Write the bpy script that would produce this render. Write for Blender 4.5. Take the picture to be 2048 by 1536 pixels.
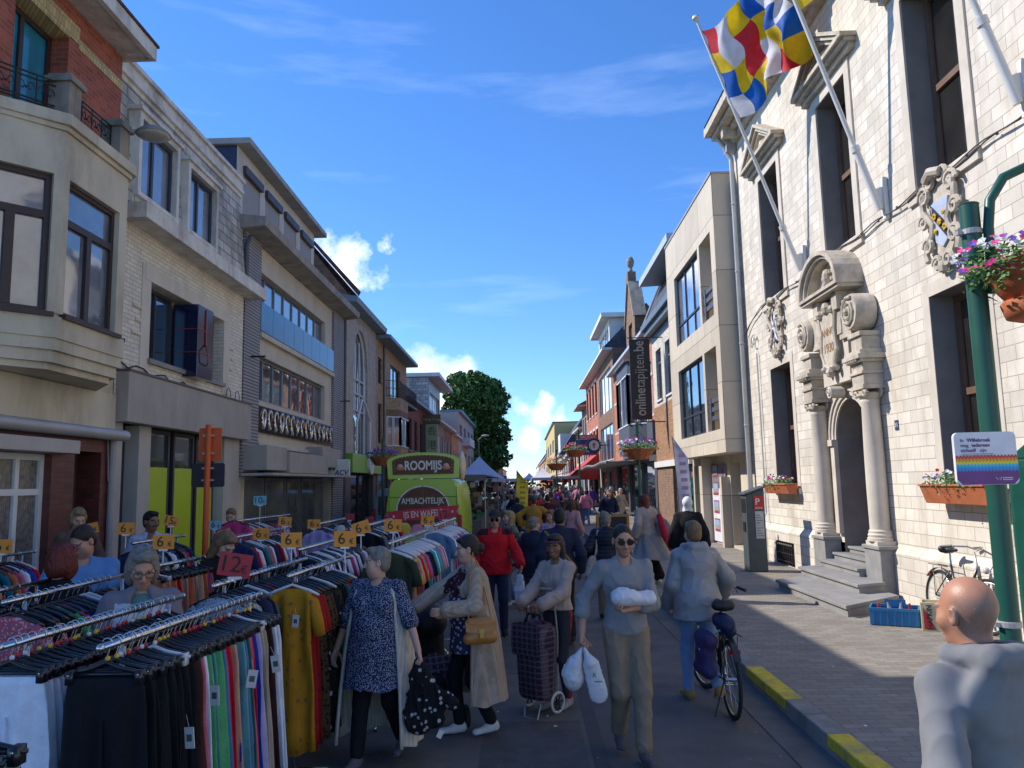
import bpy, bmesh, math, random
import numpy as np
from math import sin, cos, pi, radians, sqrt, atan2, floor
from mathutils import Vector, Matrix, Euler, noise
random.seed(7); rnd = random.random; U = random.uniform
for o in list(bpy.data.objects): bpy.data.objects.remove(o)
scene = bpy.context.scene
COL = scene.collection
# ---------------------------------------------------------------- camera
cd = bpy.data.cameras.new('camera'); cam = bpy.data.objects.new('camera', cd); COL.objects.link(cam)
cd.sensor_width = 36; cd.lens = 1560/2048*36; cd.clip_start = .1; cd.clip_end = 3000
cam.location = (0, 0, 2.05)
cam.rotation_euler = (Matrix.Rotation(radians(.75), 3, 'Z') @ Matrix.Rotation(radians(97.23), 3, 'X') @ Matrix.Rotation(radians(-1.21), 3, 'Z')).to_euler()
scene.camera = cam
scene.render.engine = 'CYCLES'
# ---------------------------------------------------------------- light: sky and sun
SUN_EL, SUN_AZ = 41.0, 160.5          # azimuth counted from +X, counter-clockwise
sd = Vector((cos(radians(SUN_EL))*cos(radians(SUN_AZ)), cos(radians(SUN_EL))*sin(radians(SUN_AZ)), sin(radians(SUN_EL))))
w = bpy.data.worlds.new('World'); scene.world = w; w.use_nodes = True
nt = w.node_tree; N = nt.nodes; L = nt.links; bg = N['Background']
sky = N.new('ShaderNodeTexSky'); sky.sky_type = 'NISHITA'; sky.sun_disc = False
sky.sun_elevation = radians(SUN_EL); sky.sun_rotation = radians(90-SUN_AZ)
sky.air_density = 1.0; sky.dust_density = .0; sky.ozone_density = 1.6; sky.altitude = 50
tc = N.new('ShaderNodeTexCoord')
hs = N.new('ShaderNodeHueSaturation'); hs.inputs['Saturation'].default_value = 1.08; hs.inputs['Value'].default_value = 1.0
tint = N.new('ShaderNodeMixRGB'); tint.blend_type = 'MULTIPLY'; tint.inputs[0].default_value = 1; tint.inputs[2].default_value = (.52, .68, .96, 1)
L.new(sky.outputs[0], tint.inputs[1]); L.new(tint.outputs[0], hs.inputs['Color'])
def wn(t, **k):
    n = N.new(t)
    for a, b in k.items(): setattr(n, a, b)
    return n
def wmath(op, a, b=None, clamp=False):
    n = wn('ShaderNodeMath', operation=op, use_clamp=clamp)
    for i, v in enumerate((a, b)):
        if v is None: continue
        if isinstance(v, (int, float)): n.inputs[i].default_value = v
        else: L.new(v, n.inputs[i])
    return n.outputs[0]
# cumulus heaps low over the street end and the left roofs (by direction), thin cirrus higher up
def pixdir(x, y):
    return (cam.rotation_euler.to_matrix() @ Vector(((x-1024)/1560, (768-y)/1560, -1))).normalized()
mask = None
CL = [((690, 535), .05, .9), ((650, 500), .033, .85), ((850, 748), .04, 1.0), ((915, 755), .04, .95), ((980, 790), .03, .9), ((905, 800), .045, 1.1),
      ((1050, 818), .024, .62), ((1085, 828), .03, .62), ((1120, 838), .026, .6), ((1095, 795), .018, .5), ((1060, 880), .03, .6), ((775, 495), .022, .55), ((1275, 360), .012, .3)]
nz = wn('ShaderNodeTexNoise'); nz.inputs['Scale'].default_value = 26; nz.inputs['Detail'].default_value = 7; nz.inputs['Roughness'].default_value = .6
L.new(tc.outputs['Generated'], nz.inputs['Vector'])
for (px, r, a) in CL:
    d = pixdir(*px)
    vm = wn('ShaderNodeVectorMath', operation='DISTANCE'); L.new(tc.outputs['Generated'], vm.inputs[0]); vm.inputs[1].default_value = d
    t = wmath('MULTIPLY', wmath('SUBTRACT', 1.0, wmath('DIVIDE', vm.outputs['Value'], r*1.15)), a)
    mask = t if mask is None else wmath('MAXIMUM', mask, t)
cl = wmath('SUBTRACT', wmath('ADD', mask, wmath('MULTIPLY', nz.outputs['Fac'], 1.7)), 1.12)
cl = wmath('MULTIPLY', cl, 1.7, True)
mp = wn('ShaderNodeMapping'); mp.inputs['Scale'].default_value = (2.2, 2.2, 13); mp.inputs['Rotation'].default_value = (0, radians(12), 0)
L.new(tc.outputs['Generated'], mp.inputs['Vector'])
n2 = wn('ShaderNodeTexNoise'); n2.inputs['Scale'].default_value = 1.6; n2.inputs['Detail'].default_value = 8; n2.inputs['Roughness'].default_value = .55
L.new(mp.outputs[0], n2.inputs['Vector'])
ci = wmath('MULTIPLY', wmath('SUBTRACT', n2.outputs['Fac'], .56), .55, True)
mx1 = wn('ShaderNodeMixRGB'); L.new(ci, mx1.inputs[0]); L.new(hs.outputs[0], mx1.inputs[1]); mx1.inputs[2].default_value = (6.5, 7.6, 9.5, 1)
mx2 = wn('ShaderNodeMixRGB'); L.new(cl, mx2.inputs[0]); L.new(mx1.outputs[0], mx2.inputs[1])
shd = wn('ShaderNodeMixRGB'); n3 = wn('ShaderNodeTexNoise'); n3.inputs['Scale'].default_value = 14; n3.inputs['Detail'].default_value = 5; L.new(tc.outputs['Generated'], n3.inputs['Vector'])
L.new(wmath('MULTIPLY', wmath('SUBTRACT', n3.outputs['Fac'], .36), 3.2, True), shd.inputs[0]); shd.inputs[1].default_value = (4.8, 5.5, 6.9, 1); shd.inputs[2].default_value = (8.2, 8.4, 8.7, 1)
L.new(shd.outputs[0], mx2.inputs[2])
L.new(mx2.outputs[0], bg.inputs['Color']); bg.inputs['Strength'].default_value = .135
sl = bpy.data.lights.new('sun', 'SUN'); sl.energy = 3.25; sl.angle = radians(.5); sl.color = (1, .93, .83)
so = bpy.data.objects.new('sun', sl); COL.objects.link(so); so.rotation_euler = sd.to_track_quat('Z', 'Y').to_euler(); so.location = (-20, 10, 30)
vs = scene.view_settings; vs.view_transform = 'Standard'; vs.look = 'None'; vs.exposure = .8; vs.gamma = 1
# ---------------------------------------------------------------- materials
MATS = {}
def mat(name, col, rough=.8, var=.12, nscale=6, bump=0, bscale=40, metal=0, brick=None, spec=.5, emit=0, alpha=1, dirt=0, col2=None, wave=None, checker=None, spots=None, trans=0):
    """procedural surface: base colour varied by noise; brick=(w,h,mortar_col,mortar,offset); wave=(scale,axis,col2); spots=(scale,col2,threshold)"""
    if name in MATS: return MATS[name]
    m = bpy.data.materials.new(name); m.use_nodes = True; MATS[name] = m
    t = m.node_tree; n = t.nodes; l = t.links; b = n['Principled BSDF']
    def nn(ty, **k):
        x = n.new(ty)
        for a, c in k.items(): setattr(x, a, c)
        return x
    tcn = nn('ShaderNodeTexCoord'); P = tcn.outputs['Object']
    c4 = (*col, 1)
    no = nn('ShaderNodeTexNoise'); no.inputs['Scale'].default_value = nscale; no.inputs['Detail'].default_value = 5; l.new(P, no.inputs['Vector'])
    base = None; hgt = None
    if brick:
        bw, bh, mc, ms = brick[:4]
        sx = nn('ShaderNodeSeparateXYZ'); l.new(P, sx.inputs[0])
        if len(brick) > 4 and brick[4] == 'floor': uv = P
        else:
            ad = nn('ShaderNodeMath', operation='ADD'); l.new(sx.outputs[0], ad.inputs[0]); l.new(sx.outputs[1], ad.inputs[1])
            cb = nn('ShaderNodeCombineXYZ'); l.new(ad.outputs[0], cb.inputs[0]); l.new(sx.outputs[2], cb.inputs[1]); uv = cb.outputs[0]
        br = nn('ShaderNodeTexBrick'); l.new(uv, br.inputs['Vector'])
        br.inputs['Scale'].default_value = 1; br.inputs['Brick Width'].default_value = bw; br.inputs['Row Height'].default_value = bh
        br.inputs['Mortar Size'].default_value = ms; br.inputs['Mortar Smooth'].default_value = .3; br.inputs['Bias'].default_value = 0
        br.inputs['Color1'].default_value = tuple(min(1, c*(1-var*2)) for c in col)+(1,); br.inputs['Color2'].default_value = tuple(min(1, c*(1+var*1.5)) for c in col)+(1,)
        br.inputs['Mortar'].default_value = (*mc, 1)
        base = br.outputs['Color']; hgt = br.outputs['Fac']
    else:
        r = nn('ShaderNodeRGB'); r.outputs[0].default_value = c4; base = r.outputs[0]
    if wave:
        wv = nn('ShaderNodeTexWave', wave_type='BANDS', bands_direction=wave[1]); wv.inputs['Scale'].default_value = wave[0]; wv.inputs['Distortion'].default_value = wave[3] if len(wave) > 3 else .3
        l.new(P, wv.inputs['Vector']); cr = nn('ShaderNodeValToRGB'); cr.color_ramp.elements[0].position = .42; cr.color_ramp.elements[1].position = .58; l.new(wv.outputs['Fac'], cr.inputs[0])
        x = nn('ShaderNodeMixRGB'); l.new(cr.outputs[0], x.inputs[0]); l.new(base, x.inputs[1]); x.inputs[2].default_value = (*wave[2], 1); base = x.outputs[0]
    if spots:
        vo = nn('ShaderNodeTexVoronoi'); vo.inputs['Scale'].default_value = spots[0]; l.new(P, vo.inputs['Vector'])
        cr = nn('ShaderNodeMath', operation='LESS_THAN'); l.new(vo.outputs['Distance'], cr.inputs[0]); cr.inputs[1].default_value = spots[2]
        x = nn('ShaderNodeMixRGB'); l.new(cr.outputs[0], x.inputs[0]); l.new(base, x.inputs[1])
        if len(spots) > 3:
            x2 = nn('ShaderNodeMixRGB', blend_type='MIX'); x2.inputs[0].default_value = .6; l.new(vo.outputs['Color'], x2.inputs[1]); x2.inputs[2].default_value = (*spots[1], 1); l.new(x2.outputs[0], x.inputs[2])
        else: x.inputs[2].default_value = (*spots[1], 1)
        base = x.outputs[0]
    if checker:
        for (sc, c2, ax) in checker:
            wv = nn('ShaderNodeTexWave', wave_type='BANDS', bands_direction=ax); wv.inputs['Scale'].default_value = sc; l.new(P, wv.inputs['Vector'])
            g = nn('ShaderNodeMath', operation='GREATER_THAN'); g.inputs[1].default_value = .72; l.new(wv.outputs['Fac'], g.inputs[0])
            x = nn('ShaderNodeMixRGB'); gm = nn('ShaderNodeMath', operation='MULTIPLY'); gm.inputs[1].default_value = .6; l.new(g.outputs[0], gm.inputs[0])
            l.new(gm.outputs[0], x.inputs[0]); l.new(base, x.inputs[1]); x.inputs[2].default_value = (*c2, 1); base = x.outputs[0]
    # broad tone variation
    rr = nn('ShaderNodeMapRange'); l.new(no.outputs['Fac'], rr.inputs[0]); rr.inputs[1].default_value = .3; rr.inputs[2].default_value = .7
    rr.inputs[3].default_value = 1-var; rr.inputs[4].default_value = 1+var
    hv = nn('ShaderNodeHueSaturation'); l.new(base, hv.inputs['Color']); l.new(rr.outputs[0], hv.inputs['Value']); base = hv.outputs[0]
    if dirt:
        nd = nn('ShaderNodeTexNoise'); nd.inputs['Scale'].default_value = 1.3; nd.inputs['Detail'].default_value = 9; nd.inputs['Roughness'].default_value = .68
        mpn = nn('ShaderNodeMapping'); mpn.inputs['Scale'].default_value = (1.6, 1.6, .5); l.new(P, mpn.inputs[0]); l.new(mpn.outputs[0], nd.inputs['Vector'])
        cr = nn('ShaderNodeMapRange'); l.new(nd.outputs['Fac'], cr.inputs[0]); cr.inputs[1].default_value = .47; cr.inputs[2].default_value = .68; cr.inputs[3].default_value = 0; cr.inputs[4].default_value = dirt
        x = nn('ShaderNodeMixRGB'); l.new(cr.outputs[0], x.inputs[0]); l.new(base, x.inputs[1]); x.inputs[2].default_value = (*(col2 or tuple(c*.35 for c in col)), 1); base = x.outputs[0]
    l.new(base, b.inputs['Base Color'])
    b.inputs['Roughness'].default_value = rough; b.inputs['Metallic'].default_value = metal; b.inputs['Specular IOR Level'].default_value = spec
    if trans: b.inputs['Transmission Weight'].default_value = trans
    if alpha < 1: b.inputs['Alpha'].default_value = alpha
    if emit: b.inputs['Emission Color'].default_value = c4; b.inputs['Emission Strength'].default_value = emit
    if bump or hgt is not None:
        bp = nn('ShaderNodeBump'); bp.inputs['Strength'].default_value = max(bump, .35) if hgt is not None else bump; bp.inputs['Distance'].default_value = .01
        nb = nn('ShaderNodeTexNoise'); nb.inputs['Scale'].default_value = bscale; nb.inputs['Detail'].default_value = 4; l.new(P, nb.inputs['Vector'])
        if hgt is not None:
            s = nn('ShaderNodeMath', operation='SUBTRACT'); l.new(nb.outputs['Fac'], s.inputs[0]); l.new(hgt, s.inputs[1]); l.new(s.outputs[0], bp.inputs['Height'])
        else: l.new(nb.outputs['Fac'], bp.inputs['Height'])
        l.new(bp.outputs[0], b.inputs['Normal'])
    return m
def glassmat(name='window_glass', col=(.02, .03, .04), rough=.03):
    if name in MATS: return MATS[name]
    m = mat(name, col, rough, .5, 1.2, spec=1.0); b = m.node_tree.nodes['Principled BSDF']
    b.inputs['Coat Weight'].default_value = 1; b.inputs['IOR'].default_value = 1.7
    n = m.node_tree.nodes; l = m.node_tree.links
    bp = n.new('ShaderNodeBump'); bp.inputs['Strength'].default_value = .12; bp.inputs['Distance'].default_value = .02; nb = n.new('ShaderNodeTexNoise'); nb.inputs['Scale'].default_value = 1.7
    tcn = n.new('ShaderNodeTexCoord'); l.new(tcn.outputs['Object'], nb.inputs['Vector']); l.new(nb.outputs['Fac'], bp.inputs['Height']); l.new(bp.outputs[0], b.inputs['Normal']); l.new(bp.outputs[0], b.inputs['Coat Normal'])
    return m
GL = glassmat()
GLC = glassmat('window_glass_over_lace', (.16, .18, .22), .06)
# ---------------------------------------------------------------- mesh helper
ORG = {}
class MB:
    def __init__(s): s.v = []; s.f = []; s.m = []; s.T = None
    def add(s, vs_, fs, m=0):
        o = len(s.v)
        if s.T is not None: vs_ = [tuple(s.T @ Vector(p)) for p in vs_]
        s.v += [tuple(p) for p in vs_]; s.f += [tuple(i+o for i in f) for f in fs]; s.m += [m]*len(fs); return s
    def box(s, x0, x1, y0, y1, z0, z1, m=0):
        if x0 > x1: x0, x1 = x1, x0
        if y0 > y1: y0, y1 = y1, y0
        if z0 > z1: z0, z1 = z1, z0
        return s.add([(x0,y0,z0),(x1,y0,z0),(x1,y1,z0),(x0,y1,z0),(x0,y0,z1),(x1,y0,z1),(x1,y1,z1),(x0,y1,z1)],
                     [(0,3,2,1),(4,5,6,7),(0,1,5,4),(1,2,6,5),(2,3,7,6),(3,0,4,7)], m)
    def quad(s, a, b, c, d, m=0): return s.add([a,b,c,d], [(0,1,2,3)], m)
    def poly(s, pts, m=0): return s.add(pts, [tuple(range(len(pts)))], m)
    def prism(s, pts, d, m=0):                       # polygon pts (3D) extruded by vector d
        n = len(pts); q = [tuple(p[i]+d[i] for i in range(3)) for p in pts]
        return s.add(list(pts)+q, [tuple(range(n))[::-1], tuple(range(n, 2*n))]+[(i, (i+1) % n, n+(i+1) % n, n+i) for i in range(n)], m)
    def tube(s, pts, r, n=8, m=0, cap=True):
        pts = [Vector(p) for p in pts]; k = len(pts)
        rs = r if isinstance(r, (list, tuple)) else [r]*k
        t0 = (pts[1]-pts[0]).normalized(); up = Vector((0,0,1)) if abs(t0.z) < .9 else Vector((1,0,0))
        a = t0.cross(up).normalized(); vs_ = []; fs = []
        for i in range(k):
            t = (pts[min(i+1,k-1)]-pts[max(i-1,0)]).normalized(); a = (a - t*a.dot(t)); a = a.normalized() if a.length > 1e-6 else t.orthogonal().normalized(); b = t.cross(a)
            for j in range(n):
                g = 2*pi*j/n; vs_.append(pts[i]+(a*cos(g)+b*sin(g))*rs[i])
        for i in range(k-1):
            for j in range(n): fs.append((i*n+j, i*n+(j+1)%n, (i+1)*n+(j+1)%n, (i+1)*n+j))
        if cap: fs += [tuple(range(n))[::-1], tuple(range((k-1)*n, k*n))]
        return s.add(vs_, fs, m)
    def lathe(s, prof, c=(0,0,0), n=16, m=0, axis='z', sx=1, sy=1):   # prof [(r,z)...]
        vs_ = []; fs = []; k = len(prof)
        for (r, z) in prof:
            for j in range(n):
                g = 2*pi*j/n; x, y = r*cos(g)*sx, r*sin(g)*sy
                p = (x,y,z) if axis == 'z' else (z,x,y) if axis == 'x' else (x,z,y)
                vs_.append((p[0]+c[0], p[1]+c[1], p[2]+c[2]))
        for i in range(k-1):
            for j in range(n): fs.append((i*n+j, i*n+(j+1)%n, (i+1)*n+(j+1)%n, (i+1)*n+j))
        fs += [tuple(range(n))[::-1], tuple(range((k-1)*n, k*n))]
        return s.add(vs_, fs, m)
    def sph(s, c, r, n=10, m=0, jit=0):
        if not isinstance(r, (tuple, list)): r = (r,)*3
        vs_ = [(c[0],c[1],c[2]+r[2])]; fs = []; h = max(3, n//2)
        for i in range(1, h):
            for j in range(n):
                a = pi*i/h; g = 2*pi*j/n; q = 1+jit*(rnd()-.5)
                vs_.append((c[0]+r[0]*sin(a)*cos(g)*q, c[1]+r[1]*sin(a)*sin(g)*q, c[2]+r[2]*cos(a)*q))
        vs_.append((c[0],c[1],c[2]-r[2])); e = len(vs_)-1
        for j in range(n): fs.append((0, 1+j, 1+(j+1)%n))
        for i in range(h-2):
            for j in range(n): fs.append((1+i*n+j, 1+(i+1)*n+j, 1+(i+1)*n+(j+1)%n, 1+i*n+(j+1)%n))
        for j in range(n): fs.append((e, 1+(h-2)*n+(j+1)%n, 1+(h-2)*n+j))
        return s.add(vs_, fs, m)
    def grid(s, fn, nu, nv, m=0, closed=False):       # fn(u,v) with u,v in 0..1
        vs_ = [fn(i/nu, j/nv) for i in range(nu+1) for j in range(nv+1)]; k = nv+1
        return s.add(vs_, [(i*k+j, (i+1)*k+j, (i+1)*k+j+1, i*k+j+1) for i in range(nu) for j in range(nv)], m)
    def build(s, name, mats, parent=None, smooth=False, local=False, loc=None, bevel=0):
        if not isinstance(mats, (list, tuple)): mats = [mats]
        me = bpy.data.meshes.new(name)
        o = Vector((0,0,0))
        if parent is not None and not local: o = ORG.get(parent.name, Vector((0,0,0)))
        if loc is not None: o = Vector(loc)
        vv = [(p[0]-o[0], p[1]-o[1], p[2]-o[2]) for p in s.v] if o.length > 0 else s.v
        me.from_pydata(vv, [], s.f)
        for m in mats: me.materials.append(m)
        me.polygons.foreach_set('material_index', s.m)
        if smooth: me.polygons.foreach_set('use_smooth', [True]*len(s.f))
        me.update()
        ob = bpy.data.objects.new(name, me); COL.objects.link(ob)
        if parent is not None: ob.parent = parent; ORG[ob.name] = o
        if loc is not None: ob.location = loc
        if smooth == 'auto':
            me.polygons.foreach_set('use_smooth', [True]*len(s.f)); ed = ob.modifiers.new('edge', 'EDGE_SPLIT'); ed.split_angle = radians(35)
        if bevel:
            bv = ob.modifiers.new('bevel', 'BEVEL'); bv.width = bevel; bv.segments = 2; bv.limit_method = 'ANGLE'
        return ob
def thing(name, label, cat, loc=(0,0,0), rz=0, group=None):
    o = bpy.data.objects.new(name, None); COL.objects.link(o); o.location = loc; o.rotation_euler = (0,0,rz); o.empty_display_size = .2
    o['label'] = label; o['category'] = cat
    if group: o['group'] = group
    ORG[o.name] = Vector(loc); return o
def tag(o, label, cat, group=None):
    o['label'] = label; o['category'] = cat
    if group: o['group'] = group
    return o
def kind(o, k='structure'): o['kind'] = k; return o
def copy_tree(o, parent=None):
    c = o.copy(); COL.objects.link(c)
    if parent is not None: c.parent = parent
    for ch in list(o.children): copy_tree(ch, c)
    return c
FONT = {}
def text_mesh(txt, size=1, extrude=.002, align='CENTER', bold=0):
    cu = bpy.data.curves.new('t', 'FONT'); cu.body = txt; cu.size = size; cu.extrude = extrude; cu.align_x = align; cu.align_y = 'CENTER'; cu.offset = bold*size; cu.resolution_u = 4
    ob = bpy.data.objects.new('t', cu); COL.objects.link(ob)
    dg = bpy.context.evaluated_depsgraph_get(); me = bpy.data.meshes.new_from_object(ob.evaluated_get(dg))
    bpy.data.objects.remove(ob); vs_ = [tuple(v.co) for v in me.vertices]; fs = [tuple(p.vertices) for p in me.polygons]; bpy.data.meshes.remove(me)
    return vs_, fs
def put_text(mb, txt, size, M, m=0, bold=.01, align='CENTER', sx=1, extrude=.002, italic=0):
    """lettering as thin raised shapes; M maps (x right, y up, z out)"""
    vs_, fs = text_mesh(txt, size, extrude, align, bold)
    mb.add([tuple(M @ Vector(((p[0]+p[1]*italic)*sx, p[1], p[2]))) for p in vs_], fs, m)
def frame(o, right, up):
    r = Vector(right).normalized(); u = Vector(up).normalized(); n = r.cross(u)
    return Matrix(((r.x,u.x,n.x,o[0]),(r.y,u.y,n.y,o[1]),(r.z,u.z,n.z,o[2]),(0,0,0,1)))
# ================================================================ SETTING: ground
asph = mat('asphalt_dark', (.108,.104,.098), .9, .22, 2.2, bump=.6, bscale=160, dirt=.5, col2=(.155,.15,.14), spots=(3.2,(.2,.195,.185),.05))
asph2 = mat('asphalt_paler', (.125,.122,.115), .92, .25, 3, bump=.5, bscale=140, dirt=.35, col2=(.075,.073,.07))
paver = mat('pavement_brick', (.25,.225,.19), .9, .09, 1.2, brick=(.22,.11,(.16,.143,.12),.006,'floor'), dirt=.45, col2=(.17,.155,.135), bump=.4)
kerbm = mat('kerb_stone', (.24,.23,.215), .9, .2, 5, bump=.4, dirt=.4)
yel = mat('kerb_yellow_paint', (.62,.46,.03), .8, .2, 14, dirt=.85, col2=(.24,.21,.12), bump=.3, bscale=60)
g = MB().box(-60, 60, -8, 420, -.35, -.15); kind(g.build('ground', mat('ground_soil', (.12,.11,.1), .95)))
g = MB(); g.box(-4.2, .5, -6, 400, -.2, -.1); g.box(.508, 2.3, -6, 400, -.2, -.104); kind(g.build('road', [asph]))
g = MB().box(.5, .62, -6, 60, -.19, -.098); g.v = [(x+(.03 if y > 0 else -.02), y, z) for x, y, z in g.v]
kind(g.build('road_joint', mat('tar_joint', (.055,.055,.057), .8)))
g = MB().box(2.02, 2.33, -6, 400, -.19, -.096); kind(g.build('gutter', asph2))
g = MB().box(2.52, 6.3, -6, 400, -.2, .04); kind(g.build('pavement_right', paver))
g = MB().box(-6.5, -4.35, -6, 400, -.2, .04); kind(g.build('pavement_left', paver))
for nm, x0, x1 in (('kerb_right', 2.33, 2.52), ('kerb_left', -4.35, -4.2)):
    g = MB(); y = -4
    while y < 130:
        l = 1.0 if y < 60 else 10; my = (nm == 'kerb_right' and (7.3 <= y+.001 < 8.2 or 5.2 <= y < 6.1 or 3.0 <= y < 4.0))
        g.box(x0, x1, y+.006, y+l-.006, -.2, .044, 0); y += l
    o = kind(g.build(nm, [kerbm], bevel=.012))
g = MB()
for (a, b) in ((7.45, 8.72), (5.35, 6.45), (3.1, 4.2), (10.6, 11.8), (12.9, 14.1), (15.2, 16.4), (19.6, 20.8)):
    g.box(2.322, 2.5, a, b, -.05, .0485); 
kind(g.build('kerb_marking', yel, bevel=.012))
g = MB()
for a in (21.3, 22.4, 23.5, 24.6): g.box(-1.9, 2.0, a, a+.5, -.12, -.094)
kind(g.build('crossing_marking', mat('road_paint_white', (.55,.54,.5), .8, .15, 5, dirt=.6, col2=(.15,.15,.15))))
lit = MB()
for i in range(70):
    x, y = (U(-1.5, 2.2), U(5.5, 20)) if i < 45 else (U(2.6, 5.6), U(6, 16)); z = -.09 if x < 2.3 else .048; s = U(.008, .02); a = U(0, 3)
    lit.quad(*[(x+s*cos(a+k*pi/2)*U(.6,1.4), y+s*sin(a+k*pi/2)*U(.6,1.4), z+U(0,.006)) for k in range(4)])
o = lit.build('litter_scraps', mat('paper_scrap', (.7,.69,.66), .8)); o['kind'] = 'stuff'; o['label'] = 'tiny pale paper scraps scattered over road and pavement'
# ================================================================ facade helpers
def P(side, X): return lambda d, u, z: (X+side*d, u, z)
def wall(mb, side, X, u0, u1, z0, z1, holes=(), depth=.25, m=0, mr=None):
    """wall face with openings cut out, reveals going inwards"""
    p = P(side, X); mr = m if mr is None else mr
    us = sorted({u0, u1, *[h[0] for h in holes], *[h[1] for h in holes]}); zs = sorted({z0, z1, *[h[2] for h in holes], *[h[3] for h in holes]})
    us = [u for u in us if u0 <= u <= u1]; zs = [z for z in zs if z0 <= z <= z1]
    for i in range(len(us)-1):
        run = None
        for j in range(len(zs)-1):
            cu, cz = (us[i]+us[i+1])/2, (zs[j]+zs[j+1])/2
            if any(h[0] < cu < h[1] and h[2] < cz < h[3] for h in holes): continue
            mb.quad(p(0,us[i],zs[j]), p(0,us[i+1],zs[j]), p(0,us[i+1],zs[j+1]), p(0,us[i],zs[j+1]), m)
    for h in holes:
        a, b, c, d = h[:4]; e = -(h[4] if len(h) > 4 else depth)
        mb.quad(p(0,a,c), p(0,a,d), p(e,a,d), p(e,a,c), mr); mb.quad(p(0,b,c), p(e,b,c), p(e,b,d), p(0,b,d), mr)
        mb.quad(p(0,a,d), p(0,b,d), p(e,b,d), p(e,a,d), mr); mb.quad(p(0,a,c), p(e,a,c), p(e,b,c), p(0,b,c), mr)
        mb.quad(p(e,a,c), p(e,a,d), p(e,b,d), p(e,b,c), mr)
def win(par, side, X, u0, u1, z0, z1, fm, gm=None, cols=(.5,), rows=(), bar=.06, inset=.16, sill=None, name='window', th=.06, label=None):
    gm = gm or GL; p = P(side, X); f = MB()
    def bx(a, b, c, d, e0, e1, m=0): q0 = p(e0, a, c); q1 = p(e1, b, d); f.box(q0[0], q1[0], q0[1], q1[1], q0[2], q1[2], m)
    e1 = -inset; e0 = -inset-th
    bx(u0+.002, u1-.002, z0+.002, z0+bar, e0, e1); bx(u0+.002, u1-.002, z1-bar, z1-.002, e0, e1); bx(u0+.002, u0+bar, z0+bar, z1-bar, e0, e1); bx(u1-bar, u1-.002, z0+bar, z1-bar, e0, e1)
    zr = [z0+bar]+[z0+(z1-z0)*r for r in rows]+[z1-bar]
    for r in zr[1:-1]: bx(u0+bar, u1-bar, r-bar*.5, r+bar*.5, e0, e1-.003)
    for c in cols:
        u = u0+(u1-u0)*c
        for i in range(len(zr)-1): bx(u-bar*.5, u+bar*.5, zr[i]+(bar*.5 if i else 0), zr[i+1]-(bar*.5 if i < len(zr)-2 else 0), e0, e1-.006)
    wo = f.build(name, fm, par)
    if label: wo['label'] = label
    pn = MB(); pn.quad(p(e0+.02, u0+.01, z0+.01), p(e0+.02, u1-.01, z0+.01), p(e0+.02, u1-.01, z1-.01), p(e0+.02, u0+.01, z1-.01)); pn.build('pane', gm, wo)
    if sill:
        s = MB(); a = p(.07, u0-.06, z0-.08); b = p(-inset, u1+.06, z0+.001); s.box(a[0], b[0], a[1], b[1], a[2], b[2]); s.build('sill', sill, wo)
    return wo
def slab(mb, side, X, d0, d1, u0, u1, z0, z1, m=0):
    p = P(side, X); a = p(d0, u0, z0); b = p(d1, u1, z1); mb.box(a[0], b[0], a[1], b[1], a[2], b[2], m)
def part(par, name, m, *boxes, side=1, X=0, **k):
    mb = MB()
    for b in boxes: slab(mb, side, X, *b)
    return mb.build(name, m, par, **k)
BL = {}
# material palette
cream = mat('render_cream', (.58,.52,.40), .9, .1, 1.5, bump=.25, bscale=60, dirt=.5, col2=(.23,.205,.16))
creamd = mat('stone_weathered', (.30,.265,.21), .9, .25, 3, bump=.4, dirt=.6, col2=(.07,.065,.055))
redb = mat('brick_red', (.36,.085,.045), .85, .14, 2, brick=(.2,.07,(.30,.15,.10),.009), dirt=.25)
redb2 = mat('brick_red_orange', (.48,.15,.085), .85, .12, 2, brick=(.22,.075,(.45,.3,.22),.008), dirt=.2)
brownb = mat('brick_brown', (.23,.125,.075), .85, .15, 2, brick=(.22,.075,(.25,.2,.15),.009), dirt=.25)
tanb = mat('brick_tan', (.45,.30,.17), .85, .12, 2, brick=(.22,.075,(.36,.29,.21),.009), dirt=.2)
ochreb = mat('brick_ochre', (.5,.27,.11), .85, .1, 2, brick=(.3,.1,(.55,.38,.22),.008))
yelb = mat('brick_yellow_glazed', (.55,.42,.17), .6, .1, 2, brick=(.07,.14,(.3,.22,.12),.008))
whiteb = mat('brick_painted_white', (.74,.69,.58), .85, .05, 2, brick=(.21,.072,(.40,.36,.29),.006), dirt=.35, col2=(.36,.31,.24))
greyb = mat('brick_grey_ribbed', (.34,.33,.34), .7, .04, 2, brick=(3,.075,(.13,.125,.13),.022), dirt=.2)
paleb = mat('brick_pale_grey', (.50,.45,.38), .85, .07, 2, brick=(.21,.07,(.25,.22,.18),.008), dirt=.25)
slate = mat('roof_slate', (.06,.062,.072), .6, .2, 4, brick=(.25,.14,(.025,.025,.03),.01), bump=.4)
slatew = mat('mansard_slate_weathered', (.52,.49,.43), .85, .14, 5, brick=(.42,.2,(.16,.15,.13),.014), dirt=.8, col2=(.13,.125,.115))
tile = mat('roof_tile_brown', (.12,.055,.04), .8, .2, 3, brick=(.25,.2,(.05,.03,.025),.02))
wht = mat('painted_white', (.72,.70,.66), .6, .06, 3, dirt=.25, col2=(.4,.37,.32))
whtc = mat('cornice_white_worn', (.70,.67,.60), .75, .12, 4, dirt=.65, col2=(.25,.21,.17), bump=.3)
beige = mat('concrete_beige', (.58,.52,.43), .85, .08, 1.5, dirt=.35, col2=(.32,.275,.215), bump=.15)
greyc = mat('cladding_grey', (.38,.35,.32), .75, .07, 1.5, dirt=.35, col2=(.2,.18,.165))
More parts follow.
